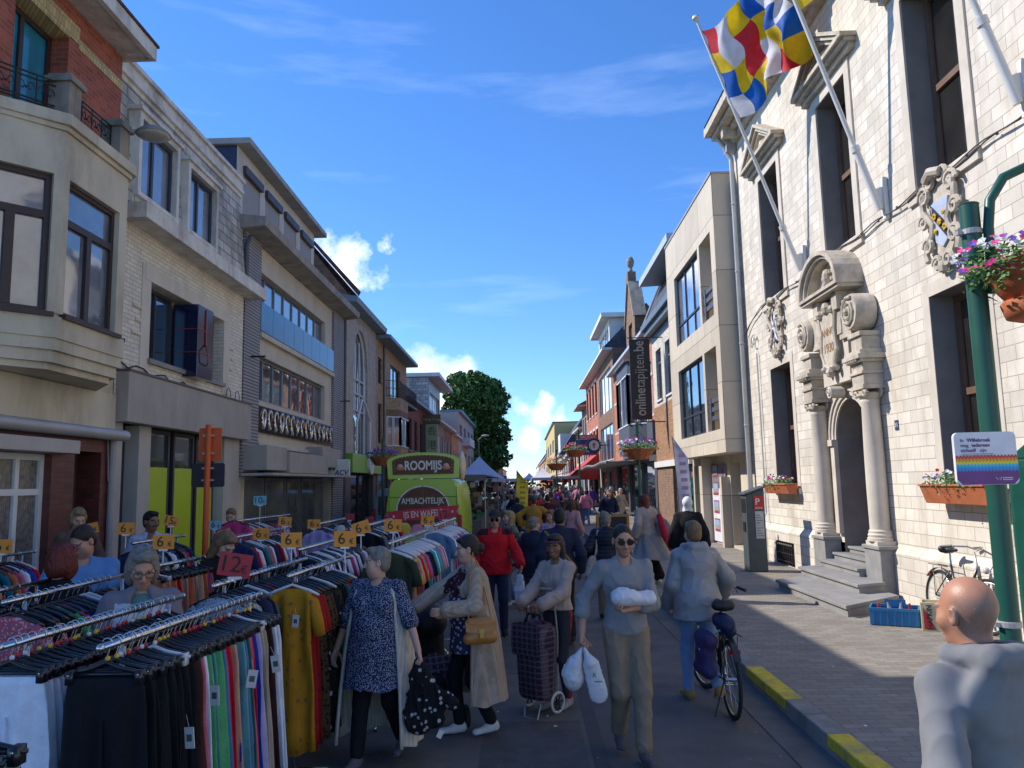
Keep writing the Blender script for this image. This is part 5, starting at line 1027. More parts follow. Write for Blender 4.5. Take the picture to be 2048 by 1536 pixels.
    if hands:
        for (e, wr, sd_, c, n_, h_) in ((eL,wL,1,curl[0],pn[0],hd[0]),(eR,wR,-1,curl[1],pn[1],hd[1])):
            d = V3(*h_) if h_ is not None else wr-e; n_ = V3(*n_) if n_ is not None else V3(-sd_,-.25,0); hpz = hand_prims(wr, d, n_, sd_, c)
            hpz.append(cap(wr-(wr-e)*.25, wr, .029, .0235, .012)); v2, f2 = nets(hpz, {0:.01,1:.006,2:.0042}[lod]); parts.append((v2, f2, 0))
    hm = HAIR.get(hair) or HAIR['brown']
    build_arr(parts, 'body', [sk, lipm, HAIR['dark'] if hair in ('dark','black','brown','red') else mat('brow_soft', (.2,.13,.09), .8), mat('beard_shadow', (.34,.185,.125), .7), eyew, eyed], o)
    # ---- hair / headgear
    hr = []; cuts = []; rg = (.006, 60, 60, 22, x*3)
    base = [ell(Hd((0,.02,.04)), (.082,.098,.094), .02, Rh)]; face = ('s', hc+Rh@V3(0,-.118,-.007), (.094,.094,.094))
    hw = hair in HAIR
    if style in ('short','bob','bun','long','pony','curly','crop'):
        hr = list(base)
        if style == 'crop': hr = [ell(Hd((0,.018,.034)), (.0785,.096,.093), .02, Rh)]; rg = (.002,60,60,30,1)
        hr.append(ell(Hd((0,.045,-.02)), (.07,.065,.07), .02, Rh))
        if style == 'short': hr += [ell(Hd((0,-.045,.098)), (.055,.045,.03), .02, Rh)]
        if style == 'bob': hr += [ell(Hd((s*.066,.01,-.03)), (.032,.062,.09), .03, Rh) for s in (1,-1)]+[ell(Hd((0,-.04,.095)), (.062,.05,.035), .02, Rh), ell(Hd((0,.06,-.03)), (.08,.055,.08), .03, Rh)]; rg = (.022,45,45,9,x)
        if style == 'bun': hr += [ell(Hd((0,.115,-.005)), (.042,.042,.042), .01, Rh), ell(Hd((0,-.05,.085)), (.06,.04,.025), .02, Rh)]; rg = (.004,50,50,30,2)
        if style == 'curly': hr += [ell(Hd((U(-.05,.05),U(-.04,.07),U(.05,.11))), .045, .02) for _ in range(7)]; rg = (.016,45,45,45,x)
        if style == 'long': hr += [cap(Hd((s*.06,.02,.0)), Hd((s*.085,.0,-.21)), .035, .03, .03) for s in (1,-1)]+[cap(Hd((0,.06,0)), Hd((0,.07,-.24)), .07, .05, .04), ell(Hd((0,-.03,.09)), (.065,.06,.035), .02, Rh)]; rg = (.012,40,40,9,x)
        if style == 'pony': hr += [cap(Hd((0,.1,.02)), Hd((.0,.15,-.16)), .03, .022, .03)]; rg = (.006,50,50,14,x)
        cuts = [face]
    elif style == 'rim': hr = [ell(Hd((0,.026,.016)), (.0765,.0915,.07), .02, Rh)]; cuts = [('s', hc+Rh@V3(0,-.05,.095), (.1,.125,.085)), ('s', hc+Rh@V3(0,-.115,-.04), (.1,.1,.1))]; rg = (.001,80,80,80,1)
    elif style == 'scarf': hr = [ell(Hd((0,.015,.03)), (.086,.104,.1), .02, Rh), ell(Hd((0,.0,-.09)), (.085,.08,.08), .04, Rh), ell(Tc((0,0,1.43)), (.13,.1,.07), .05)]; cuts = [('s', hc+Rh@V3(0,-.11,-.015), (.055,.06,.085))]; rg = (.01,18,18,25,3)
    elif style == 'cap':
        hr = [ell(Hd((0,.03,.0)), (.079,.093,.075), .02, Rh)]; cuts = [face]
    if hr:
        v, f = nets(hr, {0:.018,1:.009,2:.006}[lod], cuts, rg); build_arr([(v, f, 0)], 'headscarf' if style == 'scarf' else 'hair', hm if hw else mat('scarf_white', (.65,.64,.66), .8), o)
    if style == 'cap':
        v, f = nets([ell(Hd((0,.015,.055)), (.088,.104,.082), .02, Rh), ell(Hd((0,-.1,.045)), (.07,.06,.012), .01, Rh@rotm(0,15,0))], .008, [('p', Hd((0,0,.032)), -(Rh@V3(0,0,1)))], (.002,20,20,20,1)); build_arr([(v, f, 0)], 'flat_cap', mat('cap_dark', (.025,.022,.02), .9), o)
    if glasses:
        g_ = MB(); 
        for s in (1,-1):
            c = V3(s*.033,-.101,.001); ring = [tuple(Hd(c+V3(.027*cos(a),0.006*abs(cos(a)),.021*sin(a)))) for a in [k*pi/6 for k in range(13)]]; g_.tube(ring, .0024, 5)
            g_.tube([tuple(Hd((s*.06,-.095,.006))), tuple(Hd((s*.078,-.03,.008))), tuple(Hd((s*.082,.02,.0)))], .0022, 4)
            if glasses == 'sun': g_.add([tuple(Hd(c+V3(.026*cos(a),-.001+.006*abs(cos(a)),.02*sin(a)))) for a in [k*pi/6 for k in range(12)]], [tuple(range(12))], 1)
        g_.tube([tuple(Hd((-.008,-.103,.006))), tuple(Hd((.008,-.103,.006)))], .0022, 4); g_.build('sunglasses' if glasses == 'sun' else 'glasses', [mat('glasses_frame', (.03,.012,.01), .3), mat('sun_lens', (.008,.006,.006), .12, spec=.3)], o, local=True, smooth=True)
    # ---- clothes
    if top:
        t = top.get('t', .012); sl = top.get('sleeve', 1.0); P_ = torso(t)+[cap(Tc((0,.01,1.40)), Tc((0,.005,1.455)), .072+t*.5, .064+t*.4, .03)]; fl = top.get('flare', 0)
        hem = top.get('hem', .88)
        if hem < .9: P_ += [cap((0,.005,.98), (0,.005,hem-.03), .165*w+t, .172*w+t+fl, .05, ((0,1,0),.8+.1*(w-1)))]
        if hem < .75: P_ += legp(hpL,kL,aL,.012,.1)+legp(hpR,kR,aR,.012,.1)
        P_.append(('p', V3(0,0,max(hem,.35)), (0,0,-1)))
        for sd_, sh in ((1,shL),(-1,shR)): P_.append(ell(sh, .046*w**.5+t*.7, .02))
        if sl > 0: P_ += armp(shL,eL,wL,t+.006,sl*.97)+armp(shR,eR,wR,t+.006,sl*.97)
        if top.get('hood'):
            for q in (1,-1): P_ += [cap(Tc((q*.045,-.095,1.41)), Tc((q*.105,-.01,1.492)), .026, .034, .012), cap(Tc((q*.105,-.01,1.492)), Tc((q*.06,.115,1.505)), .034, .04, .012)]
            P_ += [cap(Tc((.06,.118,1.50)), Tc((-.06,.118,1.50)), .04, None, .012), ell(Tc((0,.105,1.38)), (.17,.045,.11), .05)]
        if top.get('collar'): P_ += [cap(Tc((s*.06,-.02,1.47)), Tc((s*.02,-.085,1.42)), .022, .016, .015) for s in (1,-1)]+[cap(Tc((.06,-.01,1.475)), Tc((0,.06,1.475)), .024, None, .02), cap(Tc((-.06,-.01,1.475)), Tc((0,.06,1.475)), .024, None, .02)]
        ne = top.get('neck', 1)
        if ne == 1: P_.append(ell(Tc((0,-.065,1.478)), (.062,.062,.055), .004, None, 1))
        if ne == 2: P_.append(ell(Tc((0,-.1,1.45)), (.062,.075,.11), .004, None, 1))
        v, f = nets(P_, hb, (), (top.get('fold', .016), top.get('ff', 9), 9, 14, x*7+y))
        tm = top['m']; mm = [tm]; prt = [(v, f, 0)]
        if top.get('m2'): 
            fc = v[f].mean(1); sel = top['m2'][1](fc); prt = [(v, f[~sel], 0), (v, f[sel], 1)]; mm = [tm, top['m2'][0]]
        build_arr(prt, top.get('name', 'shirt'), mm, o)
    if bot:
        t = bot.get('t', .012); L_ = bot.get('len', .93); fl = bot.get('flare', 0)
        P_ = [ell((0,.008,.945), (.148*w+t*.6,.108*w+t*.6,.12), .04)]+legp(hpL,kL,aL,t,L_,bot.get('r', (.084,.058,.046)),fl)+legp(hpR,kR,aR,t,L_,bot.get('r', (.084,.058,.046)),fl)
        v, f = nets(P_, hb, (), (bot.get('fold', .012), 14, 14, 10, x*5-y)); prt = [(v, f, 0)]; mm = [bot['m']]
        if bot.get('m2'): fc = v[f].mean(1); sel = bot['m2'][1](fc); prt = [(v, f[~sel], 0), (v, f[sel], 1)]; mm = [bot['m'], bot['m2'][0]]
        build_arr(prt, bot.get('name', 'trousers'), mm, o)
    if shoe:
        for s, a, kn in ((1,aL,kL),(-1,aR,kR)):
            pitch = max(-.9, min(.5, (a[2]-.085)*3.2)); R_ = rotm(0, degrees_(pitch), 0); out = V3(s*.12,0,0)
            fd = R_@V3(s*.12,-1,0); up = R_@V3(0,0,1); P_ = [cap(a+up*-.02+fd*-.02, a+up*-.035+fd*.05, .042, .04, .02), cap(a-up*.045+fd*-.03, a-up*.05+fd*.16, .036, .034, .02, (up,.85)), cap(a, a+up*.02, .04, .04, .02)]
            v, f = nets(P_, .008 if lod else .016, [('p', a-up*.085, -up)]); fc = (v[f].mean(1)-a)@up; sel = fc < -.062; build_arr([(v, f[~sel], 0), (v, f[sel], 1)], 'shoe', [shoe, mat('shoe_sole', (.5,.49,.46), .8)], o)
    o2 = dict(o=o, Tc=Tc, Hd=Hd, wL=wL, wR=wR, eL=eL, eR=eR, shL=shL, shR=shR, aL=aL, aR=aR, S=S, Rt=Rt)
    if extra: extra(o2)
    return o2
def degrees_(a): return a*180/pi
def wpt(p, v):          # world position of a person-local point
    return tuple(Matrix.Translation(p['o'].location) @ Matrix.Rotation(p['o'].rotation_euler.z, 4, 'Z') @ Vector([float(c)*p['S'] for c in v]))
F = lambda nm, c, **k: mat(nm, c, k.pop('rough', .9), k.pop('var', .1), k.pop('ns', 12), bump=k.pop('bump', .35), bscale=k.pop('bscale', 180), spec=k.pop('spec', .25), **k)
jean = F('denim_blue', (.10,.17,.34)); jeanl = F('denim_light_blue', (.20,.32,.55)); blk = F('cloth_black', (.012,.012,.014)); navyc = F('cloth_navy', (.018,.024,.05)); khaki = F('chino_khaki', (.24,.19,.135)); gsweat = F('sweatshirt_grey', (.25,.245,.25)); red = F('jacket_red', (.55,.012,.02)); shoew = F('shoe_white', (.6,.6,.6)); shoed = F('shoe_dark', (.03,.03,.035)); cardi = F('cardigan_cream', (.62,.55,.46), bump=.9, bscale=90, wave=(14,'X',(.52,.46,.38),.6)); knitb = F('knit_beige', (.42,.33,.26), bump=.9, bscale=80, wave=(12,'X',(.34,.27,.2),.8)); bomber = F('bomber_beige', (.38,.31,.27)); silver = F('coat_silver_grey', (.27,.272,.285), rough=.42, spec=.6, metal=.15); hoodg = F('hoodie_grey_marl', (.20,.20,.205), bump=.15, bscale=450); dots = F('tunic_dotted_navy', (.022,.03,.075), spots=(105,(.42,.45,.52),.36)); bluet = F('tee_blue', (.12,.26,.50)); teal = F('tee_teal', (.0,.22,.30)); shirtl = F('shirt_pale_blue', (.38,.45,.62)); burg = F('jumper_maroon', (.07,.012,.02)); must = F('coat_mustard', (.36,.20,.035)); floral = F('blouse_floral', (.42,.36,.55), spots=(30,(.08,.06,.15),.45)); camo = F('jacket_camouflage', (.22,.24,.18), spots=(22,(.06,.08,.05),.5)); strip = F('trousers_striped', (.55,.55,.55), wave=(12,'X',(.02,.02,.03),0)); plaid = F('plaid_dark', (.02,.022,.045), checker=[(7,(.10,.025,.03),'X'),(5,(.14,.14,.18),'X'),(6,(.13,.13,.17),'Z'),(9,(.1,.02,.03),'Z')])
# ---- 1 woman in dotted tunic and long cream cardigan
def ex1(p):
    mb = MB(); Tc = p['Tc']
    prof = [(1.43,.10,.075),(1.40,.175,.115),(1.33,.215,.155),(1.2,.225,.19),(1.05,.245,.215),(.9,.27,.235),(.75,.285,.25),(.62,.30,.265)]
    loft(mb, [(0,-.01,z,rx,ry,.022 if z < 1.2 else .004,9,1.3+z) for z, rx, ry in prof], 64, .006); mb.build('tunic', dots, p['o'], local=True, smooth=True)
    mb = MB(); R_ = [(1.455,.085,.08),(1.43,.15,.11),(1.39,.205,.14),(1.3,.235,.17),(1.1,.27,.215),(.9,.30,.25),(.6,.335,.29),(.3,.36,.32),(.17,.365,.33)]
    loft(mb, [(0,.015,z,rx,ry,.035 if z < 1.2 else .0,11,z*2) for z, rx, ry in R_], 60, .01, 0, 52, 308)
    for a in (52, 308):
        g = radians(a); mb.tube([(rx*sin(g), .015-ry*cos(g), z) for z, rx, ry in R_], .016, 6)
    mb.build('long_cardigan', cardi, p['o'], local=True, smooth=True)
pw = person('grey haired woman in dotted navy tunic and long cream cardigan striding past the racks', -1.2, 6.45, -.1, -14, H=1.66, skin=0, hair='grey', style='short', sex='f', w=1.32, belly=.05, lod=2, head=(-62,2,0), aL=(.12,.22,.13), aR=(-.1,-.2,.085), wL=(.44,-.14,.86), wR=(-.38,-.06,.84), eL=(.9,.6,-.1), eR=(-.9,.6,-.1), curl=(1.3,.7), top=dict(m=dots, sleeve=.55, hem=.9, t=.02, neck=1, name='tunic_sleeves'), bot=dict(m=blk, t=.004, name='leggings', r=(.095,.066,.05)), shoe=F('sandal_grey', (.13,.12,.15)), extra=ex1)
# ---- 2 pregnant woman, beige knit coat, brown handbag
def ex2(p):
    mb = MB(); R_ = [(1.455,.08,.075),(1.42,.145,.1),(1.36,.185,.13),(1.2,.2,.16),(1.0,.225,.2),(.8,.25,.235),(.5,.27,.27),(.3,.28,.29)]
    loft(mb, [(0,.03,z,rx,ry,.03 if z < 1.2 else 0,9,z*3) for z, rx, ry in R_], 60, .01, 0, 66, 294)
    for a in (66, 294): g = radians(a); mb.tube([(rx*sin(g), .03-ry*cos(g), z) for z, rx, ry in R_], .014, 6)
    mb.build('long_knit_coat', knitb, p['o'], local=True, smooth=True)
dkfl = F('top_dark_floral', (.05,.012,.02), spots=(26,(.25,.22,.3),.3))
pp = person('pregnant woman with dark bun in long beige knit coat and white trainers', -.5, 7.08, -.1, -68, H=1.70, skin=0, hair='dark', style='bun', sex='f', w=.98, belly=.07, lod=2, head=(-14,8,0), aL=(.08,.16,.1), aR=(-.06,-.1,.085), wL=(.22,-.3,1.12), wR=(-.2,-.48,1.1), curl=(.7,.3), top=dict(m=knitb, sleeve=1, hem=1.2, t=.03, fold=.02, name='coat_sleeves', m2=(dkfl, lambda c: (c[:,1] < -.07) & (c[:,1] > -.22) & (abs(c[:,0]) < .12))), bot=dict(m=blk, t=.006), shoe=shoew, extra=lambda p: (ex2(p), [None for _ in [0]]))
mb = MB(); P_ = [cap((0,-.02,1.0), (0,-.02,.74), .165, .19, .05, ((0,1,0),.95)), ell((0,-.09,1.1), (.15,.12,.17), .05)]; v, f = nets(P_, .012, [('p', V3(0,0,.72), (0,0,-1))], (.012,12,12,20,3)); build_arr([(v,f,0)], 'dress', F('dress_navy_floral', (.03,.035,.08), spots=(24,(.4,.4,.5),.32)), pp['o'])
def bag_flap(name, label, loc, rz, m, hw=.13, hh=.1, d=.05, strap=None, group=None):
    o = thing(name, label, 'handbag', loc, rz); mb = MB()
    mb.T = None; v, f = nets([cap((-hw+.03,0,-hh+.03),(hw-.03,0,-hh+.03),d,None,.02,((0,1,0),.9)), cap((-hw+.04,0,hh-.04),(hw-.04,0,hh-.04),d*.8,None,.02), ell((0,0,0),(hw*.9,d*.9,hh*.9),.03)], .009); mb.add([tuple(q) for q in v], [tuple(int(i) for i in q) for q in f]); mb.build('bag_body', m, o, local=True, smooth=True)
    mb = MB(); mb.grid(lambda u, w_: (-hw*1.02+2.04*hw*u, -d*1.12*sin(w_*1.5)-.004, hh*.75*cos(w_*1.6)-.0*u-.02*sin(u*pi)*w_), 10, 8); mb.build('flap', m, o, local=True, smooth=True)
    mb = MB(); mb.box(-.015,.015,-d*1.3,-d*1.1,-.06,.0); mb.box(-.022,.022,-d*1.36,-d*1.28,-.02,.014); mb.build('buckle', mat('brass', (.5,.33,.1), .35, metal=.8), o, local=True)
    if strap: mb = MB(); mb.tube(strap, .007, 5); mb.build('strap', m, o, local=True)
    return o
bag_flap('handbag', 'tan leather flap handbag hanging at the hip of the woman in the beige coat', (-.4, 6.78, .83), radians(14), mat('leather_tan', (.42,.17,.03), .35, .1, 8), strap=[(-.1,0,.08),(-.06,.1,.45),(-.02,.2,.62),(.05,.22,.45),(.1,0,.08)])
# ---- 3 girl with shopping trolley
def tshirtstripe(c): return (abs(c[:,1]) < .022) & (c[:,0] > 0)
pg = person('girl with long dark hair and headband in beige bomber jacket beside the tartan trolley', .3, 7.86, -.1, -32, H=1.64, skin=2, hair='dark', style='long', sex='f', w=.88, lod=2, head=(8,4,0), aL=(.08,.03,.085), aR=(-.07,-.06,.085), wL=(.02,-.36,1.07), wR=(-.2,-.38,1.08), eL=(.5,.6,-.8), eR=(-.5,.6,-.8), curl=(1.0,1.0), top=dict(m=bomber, sleeve=1, hem=.98, t=.03, fold=.025, collar=1, name='bomber_jacket'), bot=dict(m=F('jeans_dark_grey', (.035,.035,.045)), t=.004, r=(.08,.052,.038), m2=(F('stripe_red', (.3,.02,.04)), tshirtstripe)), shoe=F('trainers_pink_grey', (.34,.28,.28)))
mb = MB(); Hd = pg['Hd']; mb.tube([tuple(Hd((.086*sin(a),-.012-.1*cos(a)*1.0,.058))) for a in [k*pi/9-pi*.6 for k in range(12)]], .013, 6); mb.build('headband', F('headband_plum', (.12,.05,.07)), pg['o'], local=True, smooth=True)
# ---- 4 man with sunglasses
pm = person('man in sunglasses, grey sweatshirt and khaki trousers carrying white plastic bags', .79, 6.5, -.1, 4, H=1.80, skin=1, hair='dark', style='crop', sex='m', w=1.0, lod=2, head=(2,6,0), aL=(.07,-.2,.085), aR=(-.055,.14,.13), wL=(-.02,-.25,1.13), wR=(-.36,-.1,.94), eL=(.8,.1,-.8), eR=(-.6,.8,0), curl=(.9,1.2), pn=((0,-.2,.9),None), top=dict(m=gsweat, sleeve=.72, hem=.9, t=.018, fold=.022, name='sweatshirt'), bot=dict(m=khaki, t=.014, fold=.02, name='trousers'), shoe=F('canvas_shoe_grey', (.10,.09,.10)), glasses='sun', beard='stubble')
# ---- 5 woman in silver jacket with bicycle, seen from behind
pj = person('woman in silver grey hooded jacket and pale jeans walking beside a bicycle', 1.68, 7.9, -.1, 184, H=1.74, skin=0, hair='ginger', style='short', sex='f', w=1.12, lod=2, head=(4,4,0), aL=(.09,-.16,.085), aR=(-.07,.3,.2), wL=(.24,-.2,.93), wR=(-.34,-.28,1.0), eR=(-.7,.6,-.2), curl=(.7,1.2), lean=(4,0), top=dict(m=silver, sleeve=1, hem=.80, t=.04, hood=1, flare=.03, fold=.016, ff=7, neck=0, name='jacket'), bot=dict(m=jeanl, t=.006), shoe=F('shoe_ochre', (.34,.22,.07)))
# ---- 6 bald man, close, back to the camera
pb = person('bald man in grey hoodie seen from behind at the lower right', 1.54, 2.80, -.1, 198, H=1.80, skin=3, hair='stubble', style='none', sex='m', w=1.02, lod=2, head=(6,6,0), top=dict(m=hoodg, sleeve=1, hem=.9, t=.026, hood=1, fold=.012, ff=8, neck=0, name='hoodie'), bot=dict(m=jean, t=.012), shoe=shoed, wL=(.3,-.02,.95), wR=(-.3,-.02,.95))
mb = MB(); Tc = pb['Tc']; v, f = nets([ell(Tc((0,.055,1.512)), (.105,.09,.026), .02)], .008, (), (.01,14,14,30,4)); build_arr([(v,f,0)], 'hood_lining', F('lining_navy', (.02,.03,.07)), pb['o'])
# ---- 7.. people in the middle distance
person('man in bright red jacket, dark cap and sunglasses holding a stick', -.45, 11.6, -.1, 6, H=1.76, skin=1, hair='dark', style='cap', sex='m', w=1.1, lod=1, head=(-4,6,0), aL=(.1,-.14,.085), aR=(-.1,.14,.1), wL=(.34,-.22,.98), wR=(-.3,-.05,.93), top=dict(m=red, sleeve=1, hem=.84, t=.035, collar=1, fold=.025, name='jacket', m2=(F('yoke_dark', (.05,.01,.015)), lambda c: (c[:,2] > 1.40) & (abs(c[:,0]) > .1) & (c[:,1] < .06))), bot=dict(m=navyc, t=.012), shoe=shoed, glasses='sun')
person('woman with long fair hair and camouflage jacket beside the man in red', -.28, 14.2, -.1, -60, H=1.66, hair='blond', style='long', sex='f', lod=1, head=(-10,0,0), aL=(.08,-.1,.085), aR=(-.08,.12,.085), top=dict(m=camo, sleeve=1, hem=.7, t=.03, name='jacket'), bot=dict(m=jean, t=.008), shoe=shoew)
person('boy in dark jacket and jeans standing beside the grey haired woman', -.02, 13.9, -.1, -40, H=1.36, hair='black', style='short', sex='m', lod=1, w=.95, aL=(.08,-.06,.085), top=dict(m=navyc, sleeve=1, hem=.85, t=.025, collar=1, name='jacket'), bot=dict(m=jean, t=.01), shoe=shoew)
person('elderly woman with short grey hair in dark navy coat seen from behind', .14, 12.7, -.1, 160, H=1.6, hair='grey', style='curly', sex='f', w=1.15, lod=1, aL=(.08,-.1,.085), head=(-30,8,0), wL=(.2,-.3,1.05), top=dict(m=navyc, sleeve=1, hem=.72, t=.035, name='coat'), bot=dict(m=F('skirt_pattern', (.2,.17,.16), spots=(30,(.05,.05,.06),.4)), t=.05, len=.25), shoe=shoed)
person('man in dark navy jacket with a tan shoulder strap seen from behind', .47, 10.9, -.1, 186, H=1.80, skin=2, hair='black', style='crop', sex='m', w=1.08, lod=1, aL=(.08,-.12,.085), aR=(-.1,.16,.1), top=dict(m=navyc, sleeve=1, hem=.82, t=.03, name='jacket', m2=(F('strap_tan', (.3,.15,.05)), lambda c: (abs((c[:,2]-1.2)-c[:,0]*1.2) < .022) & (c[:,1] > .05))), bot=dict(m=blk, t=.01), shoe=shoed)
person('woman in violet and white floral blouse facing the camera in the crowd', .5, 15.3, -.1, -18, H=1.62, hair='ginger', style='bob', sex='f', w=1.15, lod=1, head=(-20,10,0), wL=(.15,-.3,1.1), wR=(-.15,-.3,1.1), top=dict(m=floral, sleeve=.6, hem=.8, t=.02, neck=2, name='blouse'), bot=dict(m=navyc, t=.01), shoe=shoed)
person('woman in pink top and black and white striped wide trousers', 1.2, 20.2, -.1, 150, H=1.68, hair='brown', style='long', sex='f', lod=1, aL=(.1,-.1,.085), aR=(-.1,.14,.1), top=dict(m=F('top_dusty_pink', (.5,.26,.27)), sleeve=1, hem=.85, t=.03, fold=.02), bot=dict(m=strip, t=.03, flare=.06, len=.96), shoe=shoed)
person('person in mustard coat with a dark strap walking away', .25, 21.5, -.1, 178, H=1.78, hair='brown', style='short', lod=1, w=1.15, wL=(.36,-.05,1.0), wR=(-.36,-.05,1.0), eL=(1,.2,0), eR=(-1,.2,0), top=dict(m=must, sleeve=1, hem=.78, t=.04, name='coat'), bot=dict(m=navyc, t=.01), shoe=shoed)
person('man in maroon jumper with his back turned in the crowd', .68, 23.3, -.1, 182, H=1.8, hair='dark', style='short', lod=1, w=1.1, top=dict(m=burg, sleeve=1, hem=.86, t=.025, name='jumper'), bot=dict(m=blk, t=.01), shoe=shoed)
pt = person('grey haired person in navy quilted coat with a cloth tote on the shoulder', 1.27, 12.5, -.1, 176, H=1.66, hair='grey', style='curly', sex='f', w=1.2, lod=1, aL=(.1,-.14,.085), aR=(-.08,.2,.13), head=(0,-4,0), wL=(.34,-.12,1.0), wR=(-.32,-.1,1.0), top=dict(m=F('quilted_navy', (.016,.022,.04), rough=.5, wave=(5,'Z',(.008,.01,.02),.4)), sleeve=1, hem=.72, t=.045, fold=.02, flare=.02, name='quilted_coat'), bot=dict(m=khaki, t=.012), shoe=shoed)
person('woman with long red hair in a billowing grey dress walking left on the pavement', 2.42, 15.7, .04, 200, H=1.74, hair='red', style='long', sex='f', lod=1, aL=(.08,-.22,.12), aR=(-.1,.2,.1), lean=(8,0), top=dict(m=F('poncho_beige', (.38,.32,.28)), sleeve=1, hem=.92, t=.04, name='cape'), bot=dict(m=blk, t=.02, flare=.05, len=.8), shoe=shoew, extra=lambda p: (lambda mb: (loft(mb, [(0,.02+(.95-z)*.35,z,.17+(.98-z)*.55,.15+(.98-z)*.5,.07,7,z*4) for z in (1.05,.95,.85,.75,.62,.5)], 56, .008), mb.build('skirt', F('skirt_grey_satin', (.20,.19,.18), rough=.4, spec=.6), p['o'], local=True, smooth=True)))(MB()))
person('person in white headscarf and black coat on the pavement behind the silver jacket', 2.75, 13.4, .04, 170, H=1.72, hair='none', style='scarf', sex='f', w=1.1, lod=1, top=dict(m=blk, sleeve=1, hem=.5, t=.04, flare=.06, neck=0, name='coat'), bot=dict(m=blk, t=.02), shoe=shoed)
# left side, between the racks
person('man with black moustache in open pale blue shirt behind the racks', -4.62, 9.7, .04, 32, H=1.76, skin=2, hair='black', style='short', lod=1, beard='moustache', head=(30,4,0), top=dict(m=shirtl, sleeve=1, hem=.85, t=.02, neck=2, collar=1), bot=dict(m=jean, t=.012), shoe=shoed)
person('blond woman with sunglasses on her head in brown hooded jacket by the doorway', -5.45, 9.55, .12, 30, H=1.74, hair='blond', style='bob', sex='f', lod=1, head=(20,26,0), top=dict(m=F('jacket_taupe', (.16,.10,.08)), sleeve=1, hem=.8, t=.03, collar=1, name='jacket'), bot=dict(m=jean, t=.012), shoe=shoed)
person('stout man in pale blue T-shirt looking down at a garment in his hands', -3.84, 6.85, -.1, 22, H=1.88, skin=1, hair='dark', style='crop', w=1.35, belly=.06, lod=1, head=(-38,28,0), wL=(.1,-.42,1.12), wR=(-.15,-.4,1.12), eL=(.8,.5,-.6), eR=(-.8,.5,-.6), curl=(1,1), lean=(6,0), top=dict(m=bluet, sleeve=.3, hem=.85, t=.02), bot=dict(m=navyc, t=.012), shoe=shoed)
person('woman with dyed dark red bob and black top seen from behind among the racks', -3.39, 5.75, -.1, 172, H=1.77, hair='red', style='bob', sex='f', w=1.15, lod=2, head=(0,6,0), top=dict(m=blk, sleeve=1, hem=.85, t=.025), bot=dict(m=navyc, t=.012), shoe=shoed)
person('woman with grey bob and reddish glasses in grey and white zip jacket browsing', -2.53, 5.22, -.1, 22, H=1.78, skin=1, hair='grey', style='bob', sex='f', w=1.1, lod=2, head=(10,24,0), glasses='clear', wL=(.2,-.35,1.0), wR=(-.25,-.3,1.0), top=dict(m=F('jacket_grey_violet', (.20,.18,.20)), sleeve=1, hem=.85, t=.035, collar=1, neck=2, name='zip_jacket', m2=(F('jacket_white_panel', (.52,.52,.56)), lambda c: (abs(c[:,0]) < .15) & (c[:,1] < -.03) & (c[:,2] < 1.41))), bot=dict(m=navyc, t=.012), shoe=shoed, extra=lambda p: (lambda vf: build_arr([(*vf,0)], 'jumper', F('jumper_green_grey', (.10,.2,.18)), p['o']))(nets([ell(p['Tc']((0,-.01,1.33)), (.12,.115,.14), .03)], .012)))
person('woman with long fair brown hair in black coat leaning over a rack', -3.1, 7.75, -.1, 62, H=1.78, hair='ginger', style='long', sex='f', w=1.1, lod=1, lean=(16,0), head=(0,24,0), wL=(.15,-.55,1.1), wR=(-.2,-.5,1.12), top=dict(m=blk, sleeve=1, hem=.6, t=.035, neck=0, name='coat'), bot=dict(m=blk, t=.012), shoe=shoed)
person('short haired person in violet top standing by the pink knitted top', -4.75, 12.7, .04, 20, H=1.70, hair='ginger', style='short', lod=1, head=(-20,20,0), top=dict(m=F('top_violet', (.05,.03,.25)), sleeve=.5, hem=.85, t=.02), bot=dict(m=navyc, t=.01), shoe=shoed)
person('grey haired person in pale lilac top half hidden behind the rails', -2.45, 10.4, -.1, 175, H=1.64, hair='lightgrey', style='short', lod=1, top=dict(m=F('top_lilac', (.4,.33,.42)), sleeve=.5, hem=.85, t=.025), bot=dict(m=navyc, t=.01), shoe=shoed)
